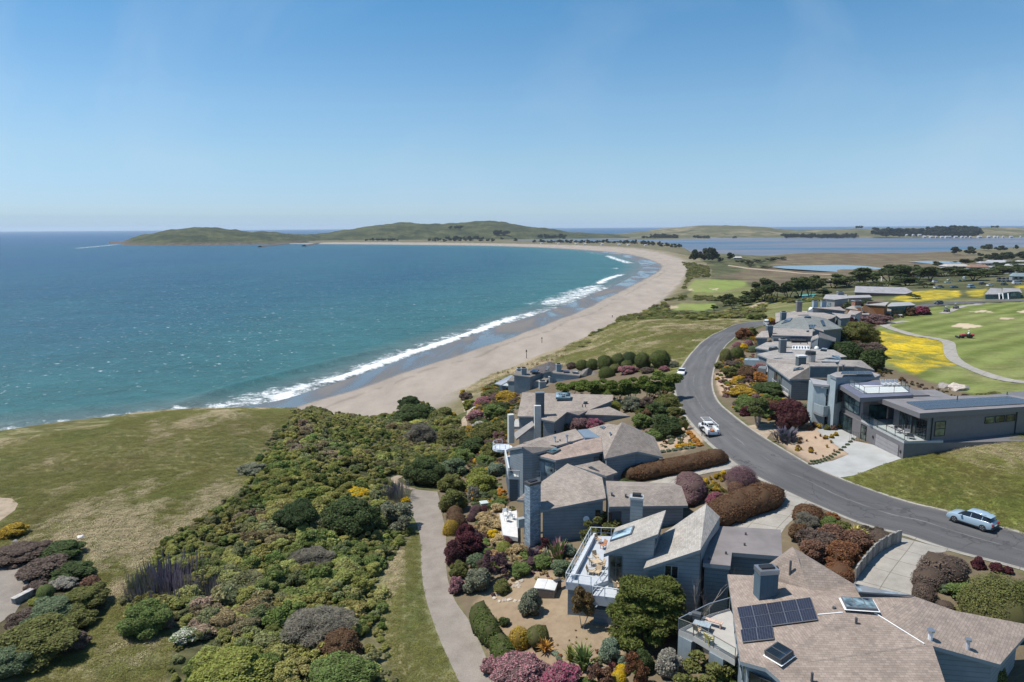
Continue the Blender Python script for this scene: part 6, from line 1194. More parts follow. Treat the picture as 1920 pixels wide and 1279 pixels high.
ap0,ap1=UD(1505,593,157),UD(1522,592.5,157);t0,t1,t2,t3=UD(1446,613,152),UD(1526,620.5,143.5),UD(1580,615.5,149),UD(1548,597,165);t4=UD(1466,601,163)
h .roof([[t0,t1,ap0],[t1,t2,ap1,ap0],[t2,t3,ap1],[t3,t4,ap0,ap1],[t4,t0,ap0]],29,d=.35,keep=[(1,2),(1,2,3),(1,2),(1,2,3),(1,2)])
cc,nn=plane_fit([t0,t1,ap0]);h .skylight([hit(1465,608,cc,nn),hit(1481,603,cc,nn),hit(1486,597,cc,nn),hit(1474,598.5,cc,nn)],.15,(.16,.2,.24),(.1,.1,.1));cc,nn=plane_fit([t1,t2,ap1]);h .skylight([hit(1543,611.5,cc,nn),hit(1547.5,611.5,cc,nn),hit(1543.5,601,cc,nn),hit(1538,601.5,cc,nn)],.15,(.03,.03,.035),(.06,.06,.06));h .skylight([hit(1517,616,cc,nn),hit(1527,615.5,cc,nn),hit(1530,609.5,cc,nn),hit(1515,609.5,cc,nn)],.15,(.05,.06,.06),(.2,.22,.22),3);h .slab('porch',[U(1543,622,32.6),U(1577,619,32.6),U(1573,616,33.2),U(1545,617,33.4)],.2,M_PAINT,(.3,.31,.31))
h=House('house','house with a curved swooping roof line behind the greenish hip roof',1560,610,29.4,group='houses on the landward side of the road',wall=(.16,.20,.22),roof=(.36,.32,.29))
V=[UD(1454,605,166),UD(1466,601,167),UD(1520,592,168),UD(1548,600,166),UD(1560,597,167),UD(1569,592,168),UD(1545,586.5,178),UD(1500,585,180),UD(1454,586.5,180)];h .roof([V],28.5,d=.3);h .roof([[UD(1569,592,168),UD(1576,597,165),UD(1594,595.5,165),UD(1596,590,172),UD(1560,586.5,178)]],28.5,d=.25);h .roof([[UD(1480,585,182),UD(1535,588,180),UD(1540,584.5,188),UD(1495,582.5,190)]],28.5,d=.2,color=(.38,.36,.33))
p=UD(1468,602,166);h .chimney((p[0],p[1],p[2]-.5),(1.2,1.0),2.6,0,(.16,.2,.22));p=U(1497.5,581,34.4);h .chimney((p[0],p[1],p[2]-.5),(1.3,1.0),2.6,0,(.2,.19,.18));h .skylight([UD(1508,595.5,155.5),UD(1520,595,155.5),UD(1519,593.4,156.5),UD(1509,593.6,156.5)],.15,(.05,.06,.08))
h=House('house','house with a long low roof and two pale chimneys',1560,595,29.0,group='houses on the landward side of the road',wall=(.24,.27,.29),roof=(.37,.32,.29))
h .roof([[U(1518,582,33.2),U(1586,583,33.2),U(1575,575,34.0),U(1524,577,34.0)]],28,d=.2);h .roof([[U(1588,589.5,32.6),U(1604,590,32.8),U(1616,584,33.0),U(1594,581.5,33.4)]],28,d=.15,wcol=(.36,.39,.41));h .roof([[U(1616,589.5,31.4),U(1630,590,31.4),U(1630,587,31.4),U(1617,586,31.4)]],28,d=.1,wcol=(.16,.25,.33));h .slab('roof_edge',[U(1516,579,33.4),U(1524,581,33.4),U(1524,577,33.6),U(1519,575.5,33.6)],.8,M_WHITE)
for x in(1528,1543.5):p=U(x,576,33.4);h .chimney((p[0],p[1],p[2]-.6),(1.3,1.0),2.2,0,(.36,.42,.46),M_PAINT)
h=House('house','brown timber house with angular sloping wings',1630,588,29.2,group='houses on the landward side of the road',wall=(.17,.075,.030),roof=(.33,.17,.085),wmat=M_SIDE)
h .roof([[U(1586,577.5,32.2),U(1618,582,32.2),U(1614,573.5,33.4),U(1599,573,33.0)]],28,d=.2,color=(.36,.32,.28));h .roof([[U(1616,581,32.4),U(1636,591,30.8),U(1649,585,31.0),U(1620,572,33.6)]],28,d=.2);h .roof([[U(1622,571,33.2),U(1660,573,33.4),U(1667,566,34.0),U(1627,564.5,34.2)]],28,d=.25,color=(.40,.38,.36));h .roof([[U(1649,584,31.2),U(1671,587,31.0),U(1671,580,31.6),U(1655,577,32.0)]],28,d=.2,color=(.3,.25,.2));p=U(1605,576,32.2);h .chimney((p[0],p[1],p[2]-.4),(2.0,1.6),2.2,.2,(.34,.17,.12),M_STONE)
h=House('house','blue-grey house with a plain flat grey roof beyond the timber house',1700,588,28.8,group='houses on the landward side of the road',wall=(.10,.15,.17),roof=(.33,.33,.33))
h .roof([[U(1662,575,32.0),U(1717,572,32.2),U(1706,566,32.8),U(1671,567.5,32.6)]],27.5,d=.2,mat=M_FLAT);a_,b_=U(1664,575,32)+[0,.2,0],U(1716,572.2,32.2)+[0,.2,0];h .window(a_,b_,29.8,31.2,.2,.6,3,1,(.04,.06,.07));h .slab('low_wall',[U(1672,589,29.6),U(1692,591,29.6),U(1695,587,29.6),U(1676,585,29.6)],1.0,M_PAINT,(.45,.45,.43))
h=House('house','grey house with pale walls standing alone beyond the row',1565,568,24.5,group='houses on the landward side of the road',wall=(.33,.32,.33),roof=(.32,.31,.31),wmat=M_PAINT)
h .roof([[U(1543,560,30.0),U(1566,562,30.0),U(1592,559,30.0),U(1587,552,30.6),U(1548,552.5,30.6)]],23,d=.3,mat=M_FLAT);h .roof([[U(1590,559,28.6),U(1636,557.5,28.6),U(1630,553,28.8),U(1590,554,28.8)]],23,d=.3,mat=M_FLAT);h .chimney(U(1575,554,30.3),(2.0,1.5),1.2,0,(.2,.21,.22));a_,b_=U(1543,560,30.0)+[.4,.3,0],U(1566,562,30.0)+[-.2,.4,0];h .window(a_,b_,26.4,28.8,.1,.7,3,1,(.22,.32,.36),(.3,.3,.3));a_,b_=U(1566,562,30)+[0,.4,0],U(1592,559,30)+[0,.4,0];h .window(a_,b_,25.4,28,.55,.68,1,1,(.05,.06,.06))
h=House('long_building','long low building with a brown front and grey roof behind the houses',1650,553,22.5,group='buildings beyond the golf course',cat='building',wall=(.20,.13,.12),roof=(.30,.29,.30));h .roof([[U(1602,548,25.6),U(1698,551,25.6),U(1712,547,25.8),U(1698,539,27.4),U(1604,536.5,27.4)]],21.5,d=.3,mat=M_FLAT)
for k in range(10):a_,b_=U(1604,548.3,25.4),U(1697,551.3,25.4);h .window(a_+[0,.25,0],b_+[0,.25,0],23.2,24.8,.03+k*.095,.09+k*.095,1,1,(.05,.05,.05),(.12,.08,.08))
h=House('house','blue-grey house with white stair rails above the far green',1880,560,28.6,group='buildings beyond the golf course',wall=(.11,.17,.20),roof=(.33,.32,.32))
h .roof([[UD(1846,552,258),UD(1879,551.5,256),UD(1878,541,276),UD(1857,540,276)]],27,d=.3);h .roof([[UD(1879,549.5,256),UD(1894,547,255),UD(1910,546.5,255),UD(1917,550,256),UD(1912,541,276),UD(1880,540,276)]],27,d=.3);h .window(UD(1894,548,255)+[0,.2,0],UD(1910,547.5,255)+[0,.2,0],29.2,30.6,.1,.9,3,1,(.2,.27,.3));h .window(UD(1850,553,258)+[0,.25,0],UD(1878,552,256)+[0,.25,0],28.8,29.8,.1,.9,4,1,(.07,.1,.11))
for x in(1873,1880,1890):p=G(x,562);h .slab('stair_rail',[p+[0,0,.2],p+[.3,0,.2],p+[1.6,2.4,2.2],p+[1.3,2.4,2.2]],.25,M_WHITE)
ORD=['leftmost']+[w+' from the left' for w in 'second third fourth fifth sixth seventh eighth ninth tenth eleventh twelfth thirteenth fourteenth fifteenth sixteenth seventeenth eighteenth nineteenth twentieth twenty-first twenty-second twenty-third twenty-fourth twenty-fifth twenty-sixth twenty-seventh twenty-eighth twenty-ninth thirtieth'.split()]
def ordn(i,n):return 'rightmost' if i==n-1 and n>1 else ORD[min(i,29)]
Gn=dict(olive=(.155,.16,.048),dark=(.075,.105,.035),deep=(.055,.085,.03),lime=(.25,.265,.06),bright=(.15,.20,.058),grey=(.20,.21,.14),sage=(.20,.25,.17),tan=(.48,.36,.19),straw=(.45,.38,.22),brown=(.17,.10,.055),rust=(.22,.10,.05),redbrown=(.20,.11,.075),maroon=(.11,.04,.045),wine=(.10,.03,.038),purple=(.13,.075,.085),mauve=(.22,.135,.135),yellow=(.55,.42,.04),gold=(.42,.28,.04),orange=(.50,.26,.06),hedge=(.095,.125,.03),hedgebrown=(.165,.088,.048),heath=(.15,.11,.088),silver=(.32,.30,.25),teal=(.145,.19,.10),twig=(.22,.20,.155))
def P_(kind,px,py,w,asp,c,label,cat='shrub',group=None,bloom=None,name=None,**k):
 nm=name or{'ball':'clipped_shrub','dome':'clipped_shrub','tuft':'grass_clump','spiky':'spiky_plant','spires':'flower_spires','twigs':'bare_shrub','loose':'shrub'}.get(kind,'shrub')
 return plant(nm,kind,px,py,w,asp,Gn[c]if isinstance(c,str)else c,label,cat,group,bloom,**k)
GB='clipped round shrubs below the grass field'
for px,py,w,a,c,t in((1237.5,689,40,.86,'hedge','largest clipped round shrub, nearest the road'),(1204.5,692,30,1.12,'hedge','tall clipped shrub just left of the largest round one'),(1181,685,28,.95,'deep','dark shrub at the back of the clipped row'),(1159,689,29,.95,'hedge','mid-sized clipped shrub in the middle of the back row'),(1135,695,30,1.02,'hedge','tall clipped shrub left of the middle of the row'),(1175,694,24,.8,'hedge','small clipped ball in front of the dark back shrub'),(1153.5,699,22,.8,'olive','smallest clipped ball in the front of the row'),(1137,707,34,.62,'hedge','low clipped dome nearest the blue flat-roofed blocks'),(1111,694,24,.95,'hedge','clipped shrub second from the left end of the row'),(1092,694,26,.8,'hedge','clipped shrub at the left end of the row')):P_('ball' if a>.7 else 'dome',px,py,w,a,c,t,'shrub',GB)
P_('shrub_m',1072,692,22,.7,'heath','brownish loose shrub left of the clipped round row');P_('shrub_m',1178,700,46,.38,'mauve','low pink-flowering shrub in front of the clipped balls',bloom='rose');P_('shrub_m',1214,699,30,.4,'heath','greyish shrub between the pink shrub and the largest clipped one');P_('shrub_m',1246,696,24,.5,'mauve','small pink shrub at the road end of the clipped row',bloom='rose');P_('shrub_m',1264,688,20,.6,'grey','grey-green shrub at the gutter beside the road')
WT='windswept flat-topped trees in a row'
for i,(px,py,w,hh)in enumerate(((1068,752,60,40),(1098,757,62,46),(1128,756,58,48),(1156,760,60,52),(1186,758,58,54),(1214,756,60,56),(1243,752,62,58))):
 tree('windswept_tree',px,py,w,hh,(.13,.17,.035),('windswept tree at the left end of the flat-topped row','second windswept tree from the left end of the row','third windswept tree from the left end of the row','windswept tree in the middle of the flat-topped row','third windswept tree from the road end of the row','second windswept tree from the road end of the row','windswept tree at the road end of the row')[i],WT,crown_lo=.12)
P_('dome',1138.5,769,54,.40,'lime','bright yellow-green clipped mound beside the house with the white chimney')
for i,(px,py,w,a,c,t)in enumerate(((1184,768,50,.6,'grey','grey-green shrub in front of the windswept trees'),(1214,764,40,.6,'heath','purplish brown shrub in front of the windswept trees'),(1252,764,52,.5,'olive','olive shrub under the windswept trees at the road'),(1232,778,56,.5,'dark','dark green shrub in the roadside bed by the white truck'),(1206,800,46,.62,'bright','mid green shrub behind the pyramid roof'),(1252,815,66,.62,'dark','large dark rounded shrub left of the white truck'),(1234,822,46,.5,'bright','low green shrub at the corner of the pyramid roof'),(1268,778,36,.5,'olive','low olive shrub on the road edge behind the white truck'),(1268,800,34,.55,'olive','small olive shrub between the dark rounded one and the road'),(1220,780,36,.5,'brown','brown-tinged shrub in the middle of the roadside bed'))):P_('shrub_m',px,py,w,a,c,t,'shrub','shrubs in the roadside bed by the white truck')
P_('spiky',1286,806,26,1.1,'olive','upright spiky plant on the road edge beside the white truck')
for i,(px,py)in enumerate(((1293,815),(1299,822),(1305,829),(1311,836),(1296,837),(1284,838),(1272,840))):P_('shrub_s',px,py,15,.55,'orange','low orange-flowering plant, '+('at the top of the strip by the truck','second from the top of the strip by the truck','third from the top of the strip by the truck','at the bottom of the strip by the truck','in the inner row nearest the road','in the middle of the inner row','at the far end of the inner row')[i],'flowers','orange plants on the road edge',bloom='orange' if i<4 else 'yellow')
for i in range(9):P_('shrub_s',1210+i*11,853-i*1.6,11,.5,'sage','small grey-green plant edging the drive above the long brown hedge, '+ordn(i,9),'shrub','edging plants above the brown hedge')
def hedge(name,pts,w,hh,c,label,n=9000,size=.085,taper=True,group=None):
 P=np .array([G(a,b)for a,b in pts]);S=catmull(P,8);L=np .linalg .norm(np .diff(S,axis=0),axis=1).sum();k=max(6,int(L/(w*.2)));s=np .append(0,np .cumsum(np .linalg .norm(np .diff(S,axis=0),axis=1)));q=np .linspace(0,s[-1],k)
 C=np .column_stack([np .interp(q,s,S[:,i])for i in range(3)]);o0=C .mean(0);r=random .Random(len(label));lob=[]
 for i,p in enumerate(C):
  f=1.0 if not taper else min(1,.62+.38*min(i,k-1-i)/1.6);lob .append((p[0]-o0[0],p[1]-o0[1],p[2]-o0[2]+hh*.42*f,w*.56*f*r .uniform(.98,1.02),hh*.60*f))
 me=leaf_mesh('hedge_leaves',lob,n,size,al=.66,seed=len(label),core=.97,zmin=-3.0);o=link(name,me);o .location=o0;paint_obj(o,Gn[c]);return tag(o,label,'hedge',group)
hedge('hedge',[(1176,902),(1220,893),(1290,880),(1354,866)],2.1,1.55,'hedgebrown','longest clipped brown hedge beside the sloping concrete drive',16000)
hedge('hedge',[(1338,984),(1372,970),(1415,954),(1450,939)],3.0,2.0,'hedgebrown','broad clipped brown hedge between the drive and the purple shrubs',14000)
hedge('hedge',[(1292,946),(1296,930),(1288,912)],2.6,1.9,'mauve','tall mauve clipped hedge behind the blue house wing',5000).material_slots[0].material=BLOOM['mauve']
P_('dome',1390,906,66,.52,'purple','broad purple clipped shrub beside the road bend',bloom='mauve');P_('dome',1381,922,34,.6,'redbrown','small reddish clipped shrub below the broad purple one');P_('shrub_m',1338,945,34,.8,'mauve','magenta-flowering shrub at the end of the broad brown hedge',bloom='crimson');P_('ball',1172,912,24,.62,'dark','dark green round shrub at the lower end of the long brown hedge');P_('ball',1186,913,22,.55,'dark','second dark green round shrub at the lower end of the long brown hedge')
YEL=((1322,907),(1332,900),(1344,897),(1352,903),(1338,912),(1348,914),(1356,893),(1328,916),(1343,922),(1354,920))
for i,(px,py)in enumerate(YEL):P_('tuft' if i%2 else 'shrub_s',px,py,15,.8,'gold' if i%3 else 'yellow','yellow-leaved plant among the purple and mauve clipped shrubs, '+ordn(sorted(YEL).index((px,py)),10),'plant','yellow plants between the clipped shrubs',bloom='yellow' if i%3==0 and i%2==0 else None)
P_('dome',1517,975,62,.50,'hedgebrown','brown clipped mound at the tip of the bed between the drives');P_('twigs',1513,992,52,.7,'twig','grey twiggy shrub in the bed between the drives');P_('shrub_m',1497,1010,48,.7,'brown','brown shrub along the drive edge above the flat roof')
for i,(px,py,w,c,t)in enumerate(((1516,1022,60,'heath','reddish grey shrub at the upper left of the rust-coloured bed'),(1560,1022,66,'redbrown','rust-coloured shrub in the upper middle of the bed'),(1602,1028,62,'redbrown','rust-coloured shrub nearest the board wall'),(1530,1046,66,'redbrown','rust-coloured shrub at the lower left of the bed'),(1574,1054,66,'rust','rust-coloured shrub at the lower middle of the bed'),(1548,1034,60,'heath','greyish rust shrub in the centre of the bed'),(1588,1046,50,'rust','rust-coloured shrub low against the board wall'))):P_('shrub_m',px,py,w,.62,c,t,'shrub','rust-coloured shrubs in the bed by the board wall')
P_('shrub_m',1552,990,40,.6,'bright','light green shrub at the road side of the rust bed');P_('shrub_m',1577,1000,40,.6,'olive','olive shrub at the road side of the rust bed');P_('spiky',1604,1008,50,.6,(.50,.45,.10),'yellow striped sword-leaved plant in the rust bed','plant');P_('dome',1650,1012,50,.34,'heath','low brown mound at the end of the board wall');P_('dome',1572,1083,58,.5,'rust','orange-brown clipped mound below the rust bed')
for px,py,w,a,c,t in((1764,1078,80,.52,'heath','large grey-brown clipped shrub right of the near driveway'),(1742,1096,60,.55,'heath','grey-brown clipped shrub along the driveway edge'),(1788,1066,56,.4,'heath','low lobe of grey-brown clipped shrub towards the road'),(1733,1120,44,.62,'heath','small grey-brown clipped shrub nearest the brown roof'),(1772,1140,34,.4,'heath','low brown clipped shrub against the brown roof')):P_('dome',px,py,w,a,c,t,'shrub','grey-brown clipped shrubs by the near driveway')
for px,py,w,t in((1834,1064,28,'largest of the three small wine-red shrubs by the road'),(1868,1072,24,'middle one of the three small wine-red shrubs by the road'),(1891,1075,18,'smallest of the three wine-red shrubs by the road')):P_('shrub_s',px,py,w,.8,'wine',t,'shrub','small wine-red shrubs by the road')
P_('shrub_m',1808,1122,64,.5,'bright','fresh green low shrub beside the big olive hedge');P_('shrub_m',1772,1108,38,.42,'teal','low blue-green shrub in front of the grey-brown ones');P_('dome',1868,1166,124,.78,'olive','huge rounded olive hedge shrub at the right edge');P_('dome',1930,1160,90,.9,'hedge','dark olive hedge shrub cut by the right edge')
P_('shrub_m',1786,1290,52,1.0,'olive','olive shrub against the corner house wall');P_('shrub_m',1858,1290,66,.8,'olive','broad olive shrub at the bottom right corner');P_('shrub_s',1812,1285,30,.8,'bright','small shrub with coral flowers between two olive shrubs','flowers',bloom='orange')
t=tree('cypress_tree',1216,1200,178,150,(.125,.145,.035),'large dark green cypress spreading between the two decks',kind='needle',trunks=3);t=tree('cypress_tree',1342,1122,104,66,(.12,.145,.035),'smaller green cypress behind the dead tree',kind='needle')
dead=G(1308,1172);W_=wsize(dead,84);o=link('dead_tree',tube_mesh('branches',branches(77,5,1.0,.55,.022,3,twig=4),M_BARK,5));o .location=dead;o .scale=(W_*.9,W_*.9,W_*1.25);paint_obj(o,(.42,.38,.34));tag(o,'pale leafless tree standing among the cypress foliage','tree')
rt=tree('small_tree',1092,1176,50,78,(.17,.115,.05),'small reddish tree with a white trunk below the lower deck',bark=(.5,.48,.44),trunks=2,kind='crown')
P_('shrub_m',993,1150,48,1.15,'grey','tall grey-green bush in the bare mulched yard');P_('shrub_m',1142,1236,46,1.0,'sage','round blue-green bush below the cypress');P_('ball',1008,1208,42,.9,'olive','clipped olive ball in the mulched yard')
hedge('hedge',[(896,1166),(910,1192),(926,1214)][::1],1.5,1.75,'hedge','tall clipped green hedge along the gravel path',3500,.10);hedge('hedge',[(934,1224),(944,1244),(952,1262)],1.4,1.7,'hedge','shorter clipped green hedge beyond the tall one',3000,.10);P_('dome',974,1210,44,.9,'gold','browning clipped shrub behind the hedges');P_('shrub_m',925,1170,32,.5,'straw','straw-coloured shrub on top of the hedge gap')
P_('shrub_l',975,1284,130,.46,'mauve','broad mass of pink roses beside the gravel path','flowers',bloom='pink');P_('shrub_m',925,1262,50,.75,'mauve','small pink rose bush at the path edge','flowers',bloom='pink');P_('shrub_m',1050,1296,86,.62,'mauve','crimson-flowering mound at the bottom edge','flowers',bloom='crimson')
for px,py,w,t in((1166,1262,26,'upper of the two yellow cushions'),(1160,1278,32,'lower of the two yellow cushions')):P_('dome',px,py,w,.7,'yellow',t+' near the bottom edge','flowers','yellow cushion plants',bloom='yellow')
P_('loose',1194,1284,48,1.4,'rust','upright dark red shrub at the bottom edge');P_('shrub_m',1254,1266,60,1.0,'silver','silvery feathery bush beside the corner house pier');P_('shrub_m',1208,1256,46,.95,'dark','dark green bush between the cypress and the silvery bush');P_('spiky',1094,1256,66,1.0,'bright','clump of green strappy lilies in the yard','plant');P_('spiky',1070,1240,40,1.0,'lime','yellow-green lily clump in the yard','plant');P_('spiky',1022,1222,42,.8,'orange','orange-bladed grass clump in the yard','plant');P_('shrub_m',1170,1246,28,.8,'sage','small sage-green bush beside the yellow cushions');P_('spiky',1146,1262,24,1.2,'maroon','maroon-leaved plant beside the yellow cushions','plant');P_('loose',1126,1290,50,.9,'redbrown','dark reddish shrub right of the crimson mound');P_('shrub_m',1100,1290,40,.6,'bright','fresh green plants right of the crimson mound')
P_('loose',1320,1306,110,.62,'olive','olive branches reaching up at the bottom edge below the corner deck');P_('loose',1366,1300,70,.5,'bright','second olive bush at the bottom edge below the corner deck');P_('shrub_s',946,1172,22,.8,'dark','small dark bush behind the tall hedge')
SL='shrubs on the slope beside the gravel path'
for px,py,w,a,c,k,b,t in((872,1016,48,.85,'wine','shrub_m',None,'wine-red shrub at the top of the dark red group'),(880,1036,56,.8,'wine','shrub_m',None,'largest wine-red shrub of the dark red group'),(854,1058,46,1.1,'maroon','shrub_m',None,'dark maroon shrub lowest beside the path'),(888,1012,30,.7,'purple','shrub_s',None,'purple shrub right of the dark red group'),(853,972,34,.7,'brown','dome',None,'upper brown dome beside the path'),(856,984,36,.7,'brown','dome',None,'lower brown dome beside the path'),(846,1000,34,.8,'gold','dome',None,'olive-brown dome nearest the path edge'),(893,966,26,.8,'purple','dome',None,'upper purple dome by the tan grasses'),(885,976,20,.8,'purple','dome',None,'lower purple dome by the tan grasses'),(908,958,18,.7,'maroon','dome',None,'small maroon dome beside the utility cover'),(898,906,50,.6,'lime','shrub_m',None,'upper yellow-green mound on the slope'),(904,924,60,.7,'lime','shrub_m',None,'larger yellow-green mound on the slope'),(800,908,96,.62,'dark','shrub_l',None,'large dark green thicket at the head of the gravel path'),(848,892,66,.6,'teal','shrub_m',None,'blue-green shrub right of the dark thicket'),(846,920,60,.6,'olive','shrub_m',None,'olive shrub at the head of the path'),(850,958,64,.75,'olive','shrub_m',None,'greenish brown shrub beside the top of the path'),(887,938,24,1.2,'silver','loose',None,'pale pinkish shrub below the yellow-green mounds'),(862,1080,42,.8,'olive','shrub_m',None,'rounded olive shrub below the dark red group'),(894,1060,34,.7,'teal','shrub_s',None,'small teal shrub below the dark red group'),(857,1110,36,1.0,'mauve','shrub_m','pink','pink-flowering bush on the path edge'),(895,1104,60,.75,'grey','shrub_m',None,'tan-grey bush above the tall hedge'),(928,1080,52,.9,'purple','loose',None,'purple-brown shrub in the middle of the slope'),(910,1070,40,.7,'heath','twigs',None,'grey twiggy bush left of the purple-brown shrub'),(976,1078,44,.6,'bright','shrub_m',None,'green shrub right of the purple-brown one'),(1017,1064,44,.6,'bright','shrub_m',None,'green shrub under the white flower spires'),(1057,1074,48,.6,'teal','shrub_m',None,'blue-green shrub against the white-railed deck'),(1000,1066,40,.5,'purple','loose',None,'low purplish shrub among the green ones'),(998,1046,28,1.1,'purple','spires','purple','purple flower spires left of the white ones'),(1024,1050,18,1.6,'bright','spires','white','white flower spires on the slope'),(1047,1046,40,1.15,'bright','spires','pink','tall pink flower spires before the blue wall'),(1066,1040,34,.7,'sage','shrub_m',None,'sage-green shrub at the corner of the white-railed deck'),(945,1034,34,.6,'lime','dome',None,'yellow-green cushion on the tan grass slope'),(950,1018,28,.5,'maroon','dome',None,'small maroon cushion below the patio'),(925,1006,24,.6,'yellow','shrub_s','yellow','yellow-flowering cushion among the tan grasses'),(1020,1030,26,.9,'maroon','loose',None,'dark maroon shrub before the tall chimney'),(942,1110,40,.6,'olive','shrub_m',None,'olive bush above the mulched yard')):P_(k,px,py,w,a,c,t,'flowers' if b else 'shrub',SL,b)
r_=random .Random(5)
TAN=((905,975),(918,968),(930,978),(915,985),(900,990),(925,992),(938,990),(910,1000),(948,960),(934,958),(940,1048),(955,1040),(968,1036),(980,1032),(962,1052),(935,1020),(950,1000))
for i,(px,py)in enumerate(TAN):P_('tuft' if i%3 else 'shrub_s',px,py,25+i%4*2,.62,'tan','tan ornamental grass mound on the slope by the patio, '+ordn(sorted(TAN).index((px,py)),17)+' of them','grass','tan grass mounds on the slope')
P_('loose',1128,1012,62,.8,'olive','loose shrub with reddish leaves against the blue side wall');P_('loose',1108,1028,50,.8,'olive','loose olive shrub behind the white deck railing');P_('shrub_m',1140,998,44,.9,'rust','reddish-leaved shrub beside the recessed door')
P_('shrub_m',983,930,36,.7,'orange','orange-flowering bush behind the tall shingled chimney','flowers',bloom='orange');P_('shrub_s',940,928,22,.6,'orange','small orange-flowering plant below the balcony','flowers',bloom='orange');P_('shrub_m',936,950,34,.5,'bright','low green plants below the balcony')
for px,py,w,a,c,b,t in((1000,818,50,.95,'grey',None,'grey loose shrub beside the round balcony'),(1030,814,56,.6,'olive',None,'olive shrub behind the long house, left part'),(1058,810,46,.5,'olive',None,'olive shrub behind the long house, right part'),(1086,806,48,.55,'mauve',None,'pinkish brown shrub behind the long house'),(1114,802,38,.55,'mauve','crimson','red-pink shrub behind the long house')):P_('shrub_m',px,py,w,a,c,t,'shrub','shrubs behind the long house',b)
for px,py,w,a,k,c,b,t in((768,770,50,.62,'shrub_l','deep',None,'dark bush standing out against the beach sand'),(782,800,96,.5,'shrub_l','dark',None,'broad green thicket below the lone dark bush'),(826,796,60,.6,'shrub_m','olive',None,'olive thicket at the head of the gully'),(792,834,66,.7,'twigs','twig',None,'bare grey twiggy thicket in the gully'),(847,790,22,.9,'shrub_s','lime','yellow','yellow-flowering bush at the gully edge'),(873,748,36,.4,'shrub_m','heath',None,'reddish grey low bush at the bluff edge above the sand'),(868,740,12,.9,'shrub_s','lime','yellow','tiny yellow bush at the bluff edge above the sand'),(895,788,44,.5,'shrub_m','mauve','pink','pink-flowering patch beside the sandy trail'),(900,806,34,.5,'shrub_m','silver','white','white-flowering patch beside the sandy trail'),(905,762,40,.5,'shrub_m','mauve','rose','rose-coloured mound left of the beach blocks'),(880,766,34,.6,'shrub_m','lime',None,'yellow-green shrub at the top of the sandy trail'),(930,782,50,.55,'shrub_m','bright',None,'green shrub left of the white chimney'),(912,824,66,.5,'shrub_m','olive',None,'olive shrub on the slope below the trail'),(940,812,50,.5,'shrub_m','olive',None,'olive shrub below the white chimney'),(856,840,66,.6,'shrub_m','olive',None,'broad olive shrub at the lower end of the trail'),(886,850,60,.55,'shrub_m','dark',None,'dark green shrub in the middle of the slope'),(925,856,56,.55,'shrub_m','olive',None,'olive shrub left of the round balcony'),(912,870,40,.5,'shrub_m','bright',None,'green shrub below the round balcony'),(870,868,50,.6,'shrub_m','bright',None,'light green shrub beside the dark thicket'),(930,890,44,.6,'shrub_m','sage',None,'grey-green shrub beside the front balcony'),(950,752,50,.4,'shrub_m','gold',None,'golden-brown shrub below the beach blocks'),(920,745,44,.4,'shrub_m','olive',None,'olive shrub nearest the beach blocks'),(945,770,36,.5,'shrub_m','dark',None,'dark shrub beside the terrace of the white chimney house'),(918,838,34,.45,'shrub_m','heath',None,'reddish brown mound above the slope shrubs'),(934,836,36,.4,'shrub_m','redbrown',None,'red-brown shrub by the round balcony'),(940,800,20,.5,'shrub_s','orange','orange','orange-flowering plant by the terrace')):P_(k,px,py,w,a,c,t,'shrub','shrubs of the bluff gardens',b)
for i in range(14):P_('tuft',934+i*9.2,702-i*2.6+(i%3)*2,15,.6,'straw','straw-coloured dune grass clump along the edge of the sand, '+ordn(i,14),'grass','dune grass clumps along the sand')
for px,py,w,a,c,t in((40,1046,110,.26,'heath','low grey-brown shrub at the top of the paved terrace'),(110,1044,90,.3,'dark','low dark shrub at the top right of the terrace garden'),(84,1076,90,.3,'heath','low grey-brown shrub right of the terrace corner'),(140,1080,80,.36,'dark','low dark green shrub nearest the meadow'),(120,1100,56,.36,'silver','grey low shrub in the terrace garden'),(70,1108,50,.4,'heath','brownish shrub behind the stone bench'),(155,1142,110,.42,'olive','spreading juniper at the meadow edge of the terrace garden'),(100,1162,110,.4,'teal','spreading blue-green juniper in the terrace garden'),(150,1172,70,.45,'olive','small juniper at the right of the terrace garden'),(40,1172,60,.5,'heath','brown shrub below the stone bench'),(66,1226,160,.38,'olive','largest spreading juniper at the bottom left'),(10,1262,110,.5,'teal','juniper cut by the left edge'),(140,1214,60,.5,'heath','grey-brown bush at the end of the largest juniper')):P_('shrub_l' if w>90 else 'shrub_m',px,py,w,a,c,t,'shrub','low shrubs round the left terrace')
P_('ball',87,1124,34,.85,'bright','small bright green clipped ball beside the stone bench');P_('shrub_s',68,1132,26,.5,'lime','lime-green low plant below the clipped ball');P_('shrub_s',172,1100,36,.6,'redbrown','small red-brown shrub at the meadow edge');P_('shrub_m',22,1004,58,.4,'gold','golden-brown low shrub on the sandy patch')
